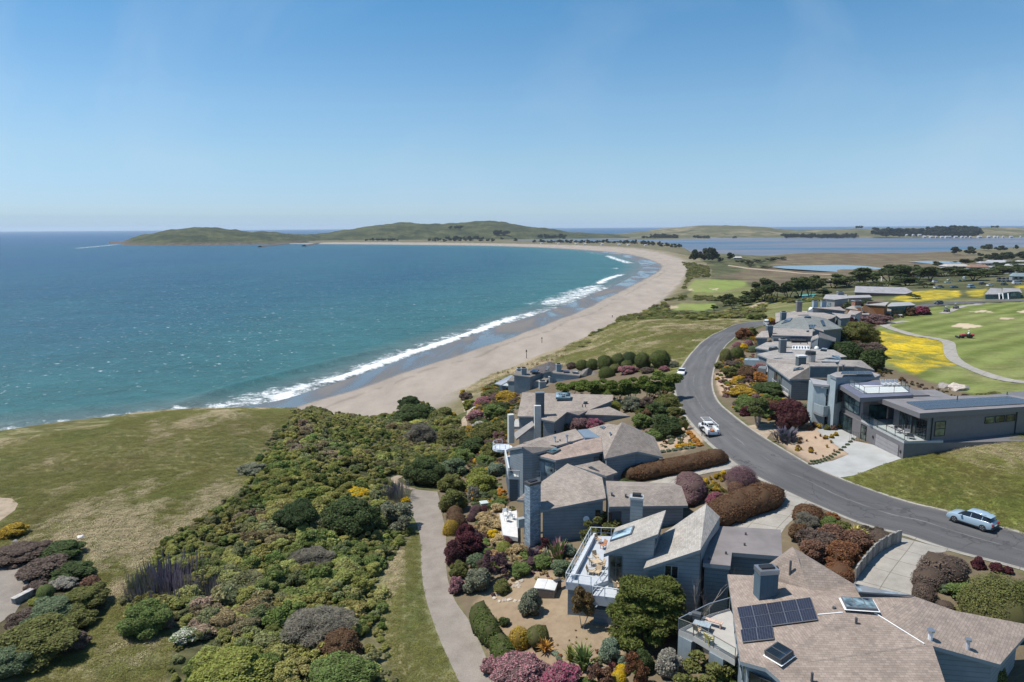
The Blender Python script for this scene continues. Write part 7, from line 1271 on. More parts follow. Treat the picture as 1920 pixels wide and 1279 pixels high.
for px,py,w,a,k,c,b,t in((316,1104,150,.42,'spires',(.13,.115,.14),'purple','broad dark thicket of purple-grey flower spires in the scrub'),(268,1110,70,.6,'spires',(.12,.13,.10),None,'dark spiky plants at the left tip of the scrub'),(400,1110,90,.42,'spires',(.14,.14,.11),'purple','dark spiky thicket right of the purple spires'),(275,1182,96,.62,'shrub_l','bright',None,'fresh green bush at the meadow edge of the scrub'),(600,1190,150,.36,'twigs','twig',None,'largest bare grey bush in the scrub'),(585,1060,90,.4,'twigs','twig',None,'bare grey bush in the middle of the scrub'),(640,1230,90,.6,'shrub_l','brown',None,'brownish bush near the grass verge'),(660,1000,130,.6,'shrub_l','dark',None,'dark green tall bush beside the gravel path verge'),(560,990,100,.6,'shrub_l','deep',None,'dark green bush in the upper scrub'),(745,990,80,.6,'loose','grey',None,'grey-leaved bush at the path corner'),(742,934,70,.5,'spires',(.14,.15,.12),'purple','grey flower spires beside the head of the path'),(350,1200,60,.4,'shrub_m','bright','white','white-flowering lilies in the lower scrub'),(470,885,60,.3,'shrub_m','grey',None,'grey bush at the upper meadow edge of the scrub'),(640,1300,150,.5,'shrub_l','bright',None,'green bush at the bottom edge of the scrub'),(430,1290,170,.42,'shrub_l','lime',None,'yellow-green mound at the bottom edge of the scrub'),(670,930,60,.3,'shrub_m','lime','yellow','yellow-flowering patch in the upper scrub'),(760,942,18,.6,'shrub_s','yellow','yellow','small yellow flowers on the path corner')):P_(k,px,py,w,a,c,t,'shrub',None,b)
for px,py,w,a,k,c,b,t in((1478,798,80,.72,'shrub_l','maroon',None,'large dark red shrub above the sandy pull-in'),(1440,782,44,.4,'shrub_m','bright',None,'low green shrub below the dark red one'),(1400,770,56,.5,'shrub_m','bright',None,'green mound on the inner side of the road bend'),(1398,778,26,.7,'shrub_s','wine',None,'small wine-red shrub between the mound and the tree'),(1473,826,60,.5,'spires',(.10,.11,.12),'purple','dark spiky flower row at the edge of the gravel garden'),(1500,772,50,.4,'shrub_m','grey',None,'greyish shrub right of the dark red one'),(1440,738,80,.3,'shrub_m','dark',None,'low dark hedge below the deck stairs'),(1396,742,60,.32,'shrub_m','gold',None,'olive-gold planting on the inner side of the bend'),(1432,716,44,.5,'shrub_m','rust','orange','orange and red flowering bush below the terrace'),(1404,708,50,.5,'shrub_m','brown',None,'brown shrub in the stony garden by the bend'),(1372,706,44,.5,'shrub_m','olive',None,'olive shrub in the stony garden by the bend'),(1424,700,30,.7,'shrub_m','mauve','rose','pink-red bush beside the garden wall'),(1360,676,24,1.0,'dome','olive',None,'yellow-green clipped shrub nearest the road'),(1381,671,28,.8,'dome','hedge',None,'dark clipped shrub beside the yellow-green one'),(1383,652,20,.6,'dome','mauve','crimson','red clipped ball in the colourful front garden'),(1403,650,20,.7,'dome','mauve','rose','pink-red clipped ball in the colourful front garden'),(1394,654,18,.6,'shrub_s','yellow','yellow','yellow bush between the two red balls'),(1412,660,26,.5,'shrub_m','teal',None,'grey-green bush beside the low house'),(1394,636,36,.7,'shrub_m','rust',None,'rust-red bush at the corner of the low house'),(1405,632,30,.7,'shrub_m','olive',None,'olive bush behind the rust-red one'),(1444,608,22,.7,'shrub_m','gold',None,'golden bush beside the white van'),(1455,609,18,.6,'shrub_m','maroon',None,'red bush beside the white van'),(1372,690,40,.4,'shrub_m','heath',None,'low heath-coloured shrub on the bend'),(1350,690,24,.5,'shrub_m','olive',None,'small olive shrub at the bend kerb'),(1546,668,70,.5,'shrub_m','deep',None,'dark hedge behind the low house, left part'),(1604,690,0,0,None,None,None,None),(1586,674,66,.55,'shrub_m','deep',None,'dark hedge behind the low house, right part'),(1636,694,56,.85,'shrub_m','dark',None,'tall dark bush at the corner of the yellow flowers'),(1628,668,66,.45,'shrub_m','heath',None,'purplish grey bush at the edge of the yellow flowers'),(1610,640,72,.6,'shrub_l','olive',None,'large olive thicket behind the angular roof'),(1580,640,44,.7,'shrub_m','dark',None,'dark bush left of the olive thicket'),(1590,612,36,.62,'shrub_m','maroon',None,'dark red bush behind the greenish hip roof'),(1640,606,60,.3,'shrub_m','mauve',None,'pinkish low bushes below the timber house'),(1700,592,30,.7,'shrub_m','brown',None,'brown bush before the flat grey roof'),(1728,590,34,.55,'shrub_m','wine','crimson','magenta-topped bush beside the fairway'),(1860,752,60,.3,'shrub_m','olive',None,'low shrub by the boulders on the fairway edge')):
 if k:P_(k,px,py,w,a,c,t,'shrub',None,b)
tree('small_tree',1421,800,60,62,(.13,.15,.05),'small multi-stemmed tree beside the sandy pull-in',bark=(.30,.27,.24),trunks=6,crown_lo=.15)
for i in range(36):
 px=r_ .uniform(1462,1570);py=r_ .uniform(816,864)
 if not inpoly(np .array([px]),np .array([py]),np .array([(1450,820),(1500,806),(1560,802),(1588,830),(1585,848),(1520,864),(1485,845)]))[0]:continue
 P_('shrub_s' if i%2 else 'spiky',px,py,7+i%3*1.5,.8,('redbrown','brown','gold')[i%3],('reddish','brown','golden')[i%3]+' small plant scattered over the pale gravel garden, %s part, %s'%('left' if px<1498 else 'middle' if px<1534 else 'right','towards the road' if py>840 else 'towards the house'),'plant',('reddish','brown','golden')[i%3]+' small plants in the gravel garden')
for row in range(2):
 for i in range(14):
  u=i/13;px=1518+u*78-row*3+(6 if row else 0);py=871-u**1.5*42-row*5-math .sin(u*3.1)*-3;P_('shrub_s',px,py,6.5,.6,'teal','small grey-green tuft edging the gravel garden, %s in the %s row'%(ordn(i,14),('front','back')[row]),'plant','edging tufts of the gravel garden')
for i,(px,py)in enumerate(((1528,800),(1537,803),(1551,806),(1563,806),(1576,803),(1590,806),(1518,806))):P_('shrub_s',px,py,12,.9,('redbrown','gold','olive')[i%3],'small bush in front of the pale blue house, '+ordn(sorted((1528,1537,1551,1563,1576,1590,1518)).index(px),7),'plant','small bushes before the pale blue house')
def cover(name,poly,sp,seed,size,pal,label,kinds=('shrub_s','loose'),gaps=.1):
 A=np .array([Gn[c]for c in pal]);return scrub(name,[poly],sp,seed,size,label,'ground cover',hw=(.4,.7),pal=A,pw=np .ones(len(A))/len(A),pad=.5,gaps=gaps,kinds=kinds)
cover('slope_planting',[(860,900),(880,850),(860,800),(905,730),(965,705),(975,760),(960,830),(945,860),(950,930),(965,960),(900,960),(850,940)],1.15,91,1.5,('olive','bright','dark','teal','olive','gold','heath','mauve','grey'),'mixed low planting on the slope between the houses and the path',gaps=.12)
cover('path_planting',[(842,990),(900,950),(950,1020),(1060,1020),(1090,1060),(1055,1100),(980,1080),(930,1120),(880,1150),(850,1100),(838,1040)],.8,92,.95,('olive','bright','purple','tan','brown','sage','heath'),'mixed low plants filling the garden beside the path',gaps=.28)
cover('yard_planting',[(930,1262),(1010,1225),(1100,1225),(1240,1220),(1290,1262),(1290,1310),(920,1310)],.7,93,.7,('bright','olive','rust','sage','maroon','lime'),'low mixed plants at the bottom of the yard',gaps=.3)
cover('roadside_planting',[(1180,760),(1262,715),(1272,760),(1292,800),(1300,838),(1240,845),(1200,800)],.95,94,1.1,('olive','dark','grey','brown','bright'),'low shrubs filling the bed along the road',gaps=.15)
cover('row_planting',[(1338,720),(1345,690),(1372,650),(1420,618),(1430,640),(1420,690),(1440,720),(1520,790),(1440,790),(1395,785),(1370,762)],1.0,95,1.1,('olive','rust','brown','gold','bright','mauve','heath','tan'),'colourful low planting in the front gardens inside the bend',gaps=.3)
cover('row_planting',[(1570,660),(1600,600),(1690,575),(1720,590),(1650,610),(1620,640),(1650,690),(1720,720),(1830,748),(1760,745),(1640,700)],1.7,96,1.7,('olive','dark','heath','brown'),'rough shrubs along the edge of the golf course',gaps=.25)
cover('row_planting',[(1480,925),(1640,985),(1690,1002),(1640,1030),(1604,1085),(1530,1060),(1490,1010),(1475,990)],.9,97,1.0,('redbrown','brown','rust','heath','olive'),'rusty low planting filling the bed between the two drives',gaps=.15)
cover('row_planting',[(1290,905),(1370,880),(1420,895),(1440,930),(1350,965),(1300,950)],.9,98,.9,('brown','olive','gold','mauve'),'low planting among the clipped purple shrubs',gaps=.2)
cover('yard_cover',[(930,1130),(1010,1085),(1060,1110),(1090,1180),(1150,1220),(1040,1215),(960,1190)],.75,99,.5,('grey','olive','brown','tan','sage'),'sparse low plants scattered over the mulched yard',gaps=.62)
scrub('coastal_scrub',[[tuple(q)for q in REG['scrub'][0]]],1.0,11,1.65,'dense low green coastal scrub covering the bluff left of the gravel path','scrub')
scrub('dune_scrub',[[(1052,690),(1160,594),(1200,588),(1248,566),(1254,586),(1350,586),(1440,572),(1430,601),(1300,600.5),(1165,603)],[(1236,566),(1280,556),(1290,505),(1278,492),(1330,500),(1330,520),(1300,521),(1282,538),(1282,552),(1288,564)],[(1300,555),(1440,556),(1560,560),(1540,566),(1440,566),(1360,565),(1300,563)]],3.6,21,3.6,'grey green dune scrub between the beach and the golf greens','scrub',hw=(.2,.42),pal=PAL*.9,kinds=('shrub_s','loose'),gaps=.22)
scrub('bluff_scrub',[[(740,775),(800,762),(870,795),(880,850),(835,860),(790,850),(700,800)]],1.5,31,2.6,'rounded olive shrubs filling the gully above the beach','scrub',hw=(.5,.85))
grasses('meadow_grass',[[(-40,830),(200,800),(380,766),(560,764),(575,775),(540,800),(500,830),(470,900),(400,955),(330,1000),(250,1080),(232,1110),(240,1190),(330,1190),(300,1310),(-40,1310),(60,1255),(160,1210),(205,1140),(190,1090),(130,1030),(60,1020),(-40,1030)]],.55,41,.16,'long dry and green grass growing over the bluff meadow','grass',straw=.06)
grasses('verge_grass',[[(740,1040),(780,1000),(792,1060),(797,1110),(812,1160),(828,1205),(862,1290),(740,1290),(718,1180),(715,1090)]],.45,51,.14,'green and straw grass along the gravel path','grass')
grasses('bank_grass',[[(1573,900),(1640,880),(1680,864),(1760,848),(1950,800),(1990,1030),(1920,1000),(1774,956),(1645,922)]],.5,61,.12,'mown green grass on the bank behind the blue car','grass',straw=-.08)
grasses('field_grass',[[(1045,672),(1060,655),(1100,632),(1160,602),(1300,601),(1400,601),(1370,611),(1322,638),(1284,670),(1262,695),(1200,692),(1100,690)]],1.1,71,.2,'olive grass on the field between the road and the beach','grass')
grasses('sea_grass',[[(1060,684),(1035,690),(985,698),(935,720),(880,742),(862,738),(925,700),(985,682),(1040,664),(1060,650)]],1.3,81,.5,'straw-coloured dune grass between the sand and the blue blocks','grass',straw=.35)
m=NT('car_paint');oc=m .n('ObjectInfo').outputs['Color'];m .set(**{'Base Color':oc,'Roughness':.28,'Specular IOR Level':.5,'Coat Weight':.6,'Coat Roughness':.08});M_CAR=m .m
m=NT('tyre_rubber');m .set(**{'Base Color':(.018,.018,.018,1),'Roughness':.85});M_TYRE=m .m
m=NT('tail_lamp');m .set(**{'Base Color':(.35,.015,.012,1),'Roughness':.25});M_TAIL=m .m
m=NT('car_glass');m .set(**{'Base Color':(.012,.016,.02,1),'Roughness':.06,'Specular IOR Level':.6});M_CG=m .m
def prism_xz(prof,w0,w1=None,bev=0.0,zsplit=None):
 """side profile (x,z) drawn across the width; upper points pulled in to w1"""
 zs=[p[1]for p in prof];z0,z1=min(zs),max(zs);w1=w0 if w1 is None else w1;V=[]
 for s in(-1,1):
  for x,z in prof:V .append((x,s*.5*(w0+(w1-w0)*(z-z0)/(z1-z0+1e-9)),z))
 n=len(prof);F=[tuple(range(n))[::-1],tuple(n+i for i in range(n))]+[(i,(i+1)%n,n+(i+1)%n,n+i)for i in range(n)]
 return V,F
def addm(name,VF,mat,parent,color=None,bevel=0,smooth=False):
 me=bpy .data .meshes .new(name);b=bmesh .new();vs=[b .verts .new(v)for v in VF[0]]
 for f in VF[1]:b .faces .new([vs[i]for i in f])
 bmesh .ops .recalc_face_normals(b,faces=b .faces[:])
 if bevel:bmesh .ops .bevel(b,geom=b .edges[:],offset=bevel,segments=2,affect='EDGES',profile=.5)
 b .to_mesh(me);b .free();me .materials .append(mat);o=link(name,me,parent)
 if smooth or bevel:me .polygons .foreach_set('use_smooth',[True]*len(me .polygons))
 if color:paint_obj(o,color)
 return o
def wheel(root,x,y,r=.34,w=.23):
 V,F=tube((np .array([x,y-w/2,r]),r*.93),(np .array([x,y-w/2+.03,r]),r),(np .array([x,y+w/2-.03,r]),r),(np .array([x,y+w/2,r]),r*.93),18)
 o=addm('wheel',(V,F),M_TYRE,root);s=1 if y>0 else-1
 V,F=tube((np .array([x,y+s*(w/2-.03),r]),r*.66),(np .array([x,y+s*(w/2+.012),r]),r*.62),14);addm('rim',(V,F),M_METAL,o)
 for k in range(5):
  a=k*1.2566;d=np .array([math .cos(a),0,math .sin(a)]);q=np .array([-math .sin(a),0,math .cos(a)]);c=np .array([x,y+s*(w/2+.014),r])
  V=[c+d*.05-q*.03,c+d*r*.6-q*.05,c+d*r*.6+q*.05,c+d*.05+q*.03];V+=[v+np .array([0,s*.012,0])for v in V];addm('spoke',(V,[(0,1,2,3),(4,5,6,7),(0,1,5,4),(1,2,6,5),(2,3,7,6),(3,0,4,7)]),M_DARK,o)
CARS={'suv':dict(L=4.45,W=1.8,body=[(-2.12,.4),(-2.2,.72),(-2.1,1.0),(-1.85,1.1),(-.9,1.08),(.85,1.02),(1.6,.96),(2.05,.82),(2.2,.58),(2.16,.3),(1.75,.27),(-1.75,.27)],cab=[(-2.0,1.06),(-1.55,1.46),(-1.05,1.60),(-.3,1.63),(.25,1.55),(1.15,1.0)],roof=[(-1.95,1.50),(-1.6,1.57),(-1.05,1.66),(-.3,1.69),(.3,1.61),(.36,1.53),(-.3,1.60),(-1.05,1.57)]),'sedan':dict(L=4.5,W=1.78,body=[(-2.25,.35),(-2.25,.82),(-2.1,.95),(-1.3,.98),(.9,.94),(1.7,.86),(2.15,.7),(2.25,.5),(2.2,.28),(1.75,.22),(-1.8,.22)],cab=[(-1.65,.94),(-.95,1.38),(-.5,1.44),(.15,1.42),(.95,.93)],roof=[(-1.05,1.38),(-.5,1.46),(.2,1.44),(.25,1.38),(-.5,1.38)]),'van':dict(L=5.2,W=1.95,body=[(-2.6,.35),(-2.62,1.15),(1.2,1.15),(2.2,1.02),(2.55,.8),(2.6,.5),(2.55,.3),(-2.4,.3)],cab=[(-2.58,1.12),(-2.5,1.95),(.75,1.95),(1.55,1.12)],roof=[(-2.56,1.62),(-2.48,2.05),(.75,2.03),(.95,1.85),(.4,1.62)])}
def car(name,label,P,hd,colr,kind='suv',group=None,cat='car',detail=True,sc=1.0):
 d=CARS[kind];root=empty(name,P,hd);root .scale=(sc*.745,)*3;tag(root,label,cat,group);W=d['W']
 addm('body',prism_xz(d['body'],W,W*.96),M_CAR,root,colr,.045);addm('cabin_glass',prism_xz(d['cab'],W*.93,W*.70),M_CG,root,None,.02);addm('roof_panel',prism_xz(d['roof'],W*.74,W*.70),M_CAR,root,colr,.02)
 if not detail:
  for x in(-d['L']*.30,d['L']*.31):
   for s in(-1,1):addm('wheel',tube((np .array([x,s*(W/2-.2),.33]),.33),(np .array([x,s*(W/2+.01),.33]),.33),12),M_TYRE,root)
  return root
 for x in(-d['L']*.30,d['L']*.31):
  for s in(-1,1):wheel(root,x,s*(W/2-.09))
 xf,xr={'suv':2.12,'sedan':2.15,'van':2.55}[kind],d['body'][1][0]
 for s in(-1,1):
  addm('headlight',prism_xz([(xf-.22,.70),(xf-.02,.62),(xf+.04,.70),(xf-.1,.80)],.36),M_WHITE,root).location=(0,s*W*.34,0);addm('tail_light',prism_xz([(xr-.03,.72),(xr+.25,.74),(xr+.12,.93),(xr-.02,.90)],.34),M_TAIL,root).location=(0,s*W*.37,0)
  o=addm('mirror',prism_xz([(.62,.98),(.82,.98),(.80,1.12),(.62,1.12)],.22),M_CAR,root,colr,.02);o .location=(0,s*(W/2+.06),0)
  for a,b in(((-.10,.98),(-.16,1.50)),((-1.15,.99),(-1.22,1.50))):addm('pillar',tube((np .array([a[0],s*W*.468,a[1]]),.035),(np .array([b[0],s*W*.365,b[1]]),.03),5),M_CAR,root,colr)
  addm('sill',prism_xz([(-1.75,.22),(1.75,.22),(1.75,.36),(-1.75,.36)],.06),M_DARK,root).location=(0,s*W*.49,0)
  if kind=='suv':addm('roof_rail',tube((np .array([-1.5,s*W*.33,1.62]),.025),(np .array([.05,s*W*.33,1.61]),.025),5),M_DARK,root)
 addm('number_plate',prism_xz([(xr-.045,.62),(xr-.02,.62),(xr-.02,.74),(xr-.045,.74)],.42),M_WHITE,root);addm('rear_bumper',prism_xz([(xr-.05,.32),(xr+.2,.32),(xr+.2,.55),(xr-.05,.55)],W*.94),M_DARK if kind=='suv' else M_CAR,root,colr,.03)
 return root
def road_dir(P):
 C=0.5*(RL+RR);i=int(np .argmin(np .linalg .norm(C-np .asarray(P)[:2],axis=1)));i=min(max(i,1),len(C)-2);d=C[i+1]-C[i-1];return math .atan2(d[1],d[0])
P=G(1822,984);car('parked_car','pale blue hatchback parked on the grass side of the road',P+[0,0,.04],road_dir(P),(.30,.40,.48),'suv',sc=1.04)
P=G(1278,702);car('parked_car','small white car coming down the road beside the clipped shrubs',P+[0,0,.04],road_dir(P)+math .pi,(.75,.76,.78),'sedan')
P=G(1437,609);car('parked_van','white van at the far end of the road bend',P+[0,0,.04],road_dir(P)+.5,(.78,.79,.80),'van',cat='van')
P=G(1328,812);tr=empty('utility_truck',P+np .array([0,0,.04]),road_dir(P));tr .scale=(.745,)*3;tag(tr,'white utility truck with a ladder rack and tool bins on the road','truck');TW=(.78,.79,.80)
addm('body',prism_xz([(-.1,.5),(-.1,1.12),(1.4,1.10),(2.5,1.02),(2.75,.8),(2.78,.45),(2.6,.38),(0,.38)],1.95,1.88),M_CAR,tr,TW,.04);addm('cabin_glass',prism_xz([(-.08,1.08),(-.02,1.72),(.85,1.72),(1.5,1.08)],1.8,1.45),M_CG,tr,None,.02);addm('roof_panel',prism_xz([(-.1,1.68),(-.05,1.82),(.85,1.80),(.92,1.7)],1.52,1.45),M_CAR,tr,TW,.02)
for s in(-1,1):
 addm('tool_bin',prism_xz([(-2.85,.5),(-.15,.5),(-.15,1.38),(-2.85,1.38)],.46),M_CAR,tr,TW,.02).location=(0,s*.76,0)
 addm('headlight',prism_xz([(2.55,.75),(2.78,.7),(2.8,.85),(2.6,.92)],.35),M_WHITE,tr).location=(0,s*.72,0);addm('tail_light',prism_xz([(-2.88,.62),(-2.84,.62),(-2.84,.95),(-2.88,.95)],.12),M_TAIL,tr).location=(0,s*.8,0)
 addm('rack_rail',tube((np .array([-2.9,s*.82,2.1]),.035),(np .array([2.2,s*.74,2.1]),.035),6),M_WHITE,tr)
 for x in(-2.7,-1.5,-.25):addm('rack_post',tube((np .array([x,s*.84,1.36]),.03),(np .array([x,s*.82,2.1]),.03),6),M_WHITE,tr)
for x in(-2.8,-1.5,-.25,1.0,2.15):addm('rack_bar',tube((np .array([x,-.8,2.1]),.03),(np .array([x,.8,2.1]),.03),6),M_WHITE,tr)
addm('bed_floor',prism_xz([(-2.85,.62),(-.15,.62),(-.15,.72),(-2.85,.72)],1.1),M_DARK,tr);addm('tailgate',prism_xz([(-2.9,.55),(-2.84,.55),(-2.84,1.0),(-2.9,1.0)],1.1),M_CAR,tr,TW);addm('rear_bumper',prism_xz([(-3.05,.42),(-2.85,.42),(-2.85,.55),(-3.05,.55)],1.9),M_DARK,tr)
for x in(-1.75,1.85):
 for s in(-1,1):wheel(tr,x,s*.84,.38,.26)
for k,(x,y,c)in enumerate(((-2.3,.2,(.55,.16,.03)),(-1.6,-.15,(.60,.22,.04)),(-.9,.15,(.5,.4,.35)))):
 o_=np .array(P)+[0,0,.58];c_,s_=math .cos(tr .rotation_euler[2]),math .sin(tr .rotation_euler[2]);x,y=x*.745,y*.745;b=empty('tool_box',o_+[x*c_-y*s_,x*s_+y*c_,0],tr .rotation_euler[2]);b .scale=(.745,)*3;tag(b,('orange box at the tailgate of the white truck bed','orange box in the middle of the white truck bed','pale box behind the cab of the white truck')[k],'box');addm('case',prism_xz([(-.25,0),(.25,0),(.25,.3),(-.25,.3)],.4),M_PAINT,b,c,.02);addm('lid',prism_xz([(-.27,.3),(.27,.3),(.27,.36),(-.27,.36)],.43),M_PAINT,b,c,.01)
P=G(1760,571);car('parked_car','black car driving along the upper road past the green',P+[0,0,.1],3.5,(.015,.016,.02),'suv',detail=True)
for px,py,hd,c,k,t in((1757,541,.2,(.6,.6,.62),'sedan','white car left of the dark one by the flower bank'),(1763,540,.3,(.02,.02,.025),'suv','dark car right of the white one by the flower bank'),(1789,540,.1,(.10,.14,.18),'sedan','small blue-grey car alone behind the flower bank'),(1821,540,.4,(.30,.38,.45),'van','grey-blue van at the right end of the flower bank'),(1856,537,.3,(.70,.71,.75),'sedan','white car in front of the blue-grey house roof'),(1842,534,.2,(.03,.04,.08),'suv','dark blue car behind the white one'),(1906,533,.1,(.72,.73,.74),'van','large white van at the right edge'),(1883,535,.3,(.04,.07,.07),'suv','dark green car left of the large white van'),(1754,530,.2,(.72,.72,.72),'van','white van among the far trees'),(1746,528,.2,(.03,.03,.04),'suv','dark car beside the white van among the trees'),(1777,531,.1,(.45,.55,.5),'sedan','pale green car in the far car park'),(1781,526,.1,(.6,.6,.55),'sedan','pale car behind the pale green one'),(1808,523,.8,(.55,.62,.66),'van','tall pale camper van by the far trees'),(1800,528,.8,(.05,.12,.13),'suv','dark teal car beside the camper van')):P=G(px,py);car('parked_car',t,P+[0,0,.05],hd,c,k,'cars parked beyond the golf course',detail=False,sc=1.15)
for i in range(12):
 px,py=1874+(i%6)*8,524+(i//6)*5;P=G(px,py);car('parked_car','dark car in the crowded far car park, %s in its %s row'%(ordn(i%6,6),('back','front')[i//6]),P+[0,0,.05],.3,((.03,.035,.05),(.05,.05,.055),(.09,.10,.12))[i%3],('suv','sedan')[i%2],'cars parked beyond the golf course',detail=False,sc=1.1)
def golf_cart(px,py,hd,label):
 P=G(px,py);t=empty('golf_cart',P,hd);tag(t,label,'golf cart','golf carts on the path');addm('chassis',prism_xz([(-1.1,.3),(-1.1,.75),(-.3,.75),(0,.4),(.6,.4),(.8,.85),(1.1,.7),(1.15,.3)],1.15),M_CAR,t,(.05,.05,.055),.03);addm('seat',prism_xz([(-.6,.75),(-.05,.75),(-.05,.88),(-.45,.88),(-.6,1.3)],1.05),M_PAINT,t,(.3,.3,.29),.02);addm('canopy',prism_xz([(-.9,1.82),(.75,1.82),(.7,1.9),(-.85,1.9)],1.15),M_CAR,t,(.12,.12,.13),.02)
 for x,x2 in((-.85,-.8),(.75,.6)):
  for s in(-1,1):addm('post',tube((np .array([x,s*.52,.7]),.03),(np .array([x2,s*.52,1.83]),.03),5),M_DARK,t)
 for x in(-.75,.8):
  for s in(-1,1):addm('wheel',tube((np .array([x,s*.42,.24]),.24),(np .array([x,s*.6,.24]),.24),12),M_TYRE,t)
 return t
golf_cart(1775,585,.7,'golf cart nearer the camera on the upper cart path');golf_cart(1792,579,.7,'golf cart farther away on the upper cart path')
tag(strip('cart_path',*ribbon(edge_world([(1768,588),(1776,585),(1786,581),(1796,577),(1815,573),(1840,570)],24),2.6),.06,M_CONC,3),'upper cart path with two golf carts on it','path',kind='structure')
P=G(1811,634);t=empty('mower',P,2.9);tag(t,'red riding mower working on the golf fairway','mower');addm('hood',prism_xz([(.1,.5),(.1,1.0),(1.0,.95),(1.15,.5)],.8),M_CAR,t,(.42,.03,.03),.04);addm('chassis',prism_xz([(-1.1,.35),(-1.1,.7),(1.2,.6),(1.2,.35)],.9),M_DARK,t);addm('seat',prism_xz([(-.75,.7),(-.25,.7),(-.25,.82),(-.62,.84),(-.75,1.25)],.5),M_DARK,t,None,.02);addm('steering_wheel',tube((np .array([.12,0,1.12]),.17),(np .array([.08,0,1.15]),.17),12),M_DARK,t)
for x,r in((-.7,.45),(.85,.32)):
 for s in(-1,1):addm('wheel',tube((np .array([x,s*.42,r]),r),(np .array([x,s*.68,r]),r),14),M_TYRE,t)
for x,y in((1.7,-.75),(1.7,0),(1.7,.75)):addm('cutting_reel',tube((np .array([x,y-.34,.22]),.2),(np .array([x,y+.34,.22]),.2),10),M_DARK,t)
addm('rear_box',prism_xz([(-1.5,.5),(-1.5,1.0),(-1.1,1.0),(-1.1,.5)],1.0),M_CAR,t,(.42,.03,.03),.03)
def person(P,rz,label,shirt,trousers,pose='sit',sc=1.0):
 if pose=='sit':V=[(0,0,.86),(0,0,1.1),(0,0,1.36),(0,0,1.47),(0,0,1.56),(.02,0,1.68),(-.0,.19,1.33),(.12,.26,1.1),(.34,.14,1.12),(0,-.19,1.33),(.12,-.26,1.1),(.34,-.14,1.12),(.05,.1,.84),(.46,.14,.86),(.52,.14,.45),(.64,.14,.4),(.05,-.1,.84),(.46,-.14,.86),(.52,-.14,.45),(.64,-.14,.4)]
 else:V=[(0,0,.92),(0,0,1.15),(0,0,1.40),(0,0,1.50),(0,0,1.58),(.02,0,1.70),(0,.2,1.37),(.02,.27,1.1),(.1,.25,.86),(0,-.2,1.37),(-.02,-.27,1.1),(.06,-.25,.86),(0,.1,.88),(.06,.11,.48),(.02,.11,.08),(.14,.11,.04),(0,-.1,.88),(-.05,-.11,.48),(-.12,-.11,.08),(0,-.11,.04)]
 E=[(0,1),(1,2),(2,3),(3,4),(4,5),(2,6),(6,7),(7,8),(2,9),(9,10),(10,11),(0,12),(12,13),(13,14),(14,15),(0,16),(16,17),(17,18),(18,19)];R=[.15,.14,.17,.06,.09,.10,.07,.05,.04,.07,.05,.04,.09,.075,.05,.045,.09,.075,.05,.045]
 me=bpy .data .meshes .new('person');me .from_pydata(V,E,[]);o=link('person',me);sk=o .modifiers .new('skin','SKIN')
 for v,r in zip(me .skin_vertices[0].data,R):v .radius=(r,r*.9)
 me .skin_vertices[0].data[0].use_root=True;sb=o .modifiers .new('sub','SUBSURF');sb .levels=sb .render_levels=1
 mm=NT('clothes_and_skin');pz=mm .n('TexCoord').outputs['Object'];sp=mm .n('SeparateXYZ');mm .l(pz,sp .inputs[0]);w_=.98 if pose=='sit' else 1.0
 c=mm .mix(mm .math('GREATER_THAN',sp .outputs[2],w_),rgba(trousers),rgba(shirt));c=mm .mix(mm .math('GREATER_THAN',sp .outputs[2],1.5),c,(.36,.22,.15,1));mm .set(**{'Base Color':c,'Roughness':.8});me .materials .append(mm .m)
 o .location=P;o .rotation_euler=(0,0,rz);o .scale=(sc,)*3;tag(o,label,'person')
 V2=[np .array([.02,0,1.70])];hat=addm('hat',tube((np .array([.02,0,1.68]),.17),(np .array([.02,0,1.71]),.115),(np .array([.02,0,1.80]),.08),10),M_PAINT,o,(.7,.7,.66));return o
c_,s_=math .cos(2.9),math .sin(2.9);person(np .array(t .location)+[-.5*c_,-.5*s_,-.02],2.9,'person in a white shirt sitting on the red mower',(.75,.75,.74),(.06,.07,.10))
person(G(1148,596),2.0,'person in dark clothes standing on the beach by the dune edge',(.04,.04,.05),(.05,.05,.07),'stand')
for px,py,hh,t in((987,672,17,'taller dark post standing in the beach sand'),(1016,643,11,'shorter dark post farther along the beach')):
 P=G(px,py);H=wsize(P,hh);mk_=empty('beach_post',P);tag(mk_,t,'post');V,F=tube((np .array([0,0,-.3]),.16),(np .array([.05,0,H*.5]),.13),(np .array([0.0,0,H]),.10),8);addm('pole',(V,F),M_WOOD,mk_,(.12,.09,.07));addm('sign_board',prism_xz([(-.3,H*.72),(.3,H*.72),(.3,H*.92),(-.3,H*.92)],.05),M_WOOD,mk_,(.2,.16,.13))
P=G(1653,527);t=empty('utility_pole',P);tag(t,'pale pole standing against the dark far trees','pole');H=wsize(P,20);addm('mast',tube((np .array([0,0,0.]),.55),(np .array([0,0,H]),.4),8),M_WHITE,t);addm('lamp_head',tube((np .array([0,0,H]),.8),(np .array([0,0,H+.8]),.5),8),M_WHITE,t)
BW=catmull([G(*p)for p in((1689,1017),(1668,1025),(1645,1039),(1627,1058),(1612,1077),(1603,1090))],8);s_=np .append(0,np .cumsum(np .linalg .norm(np .diff(BW,axis=0),axis=1)));nB_=int(s_[-1]/.34);fe=empty('board_wall',BW[0]);tag(fe,'low curved wall of weathered grey boards along the near driveway','fence')
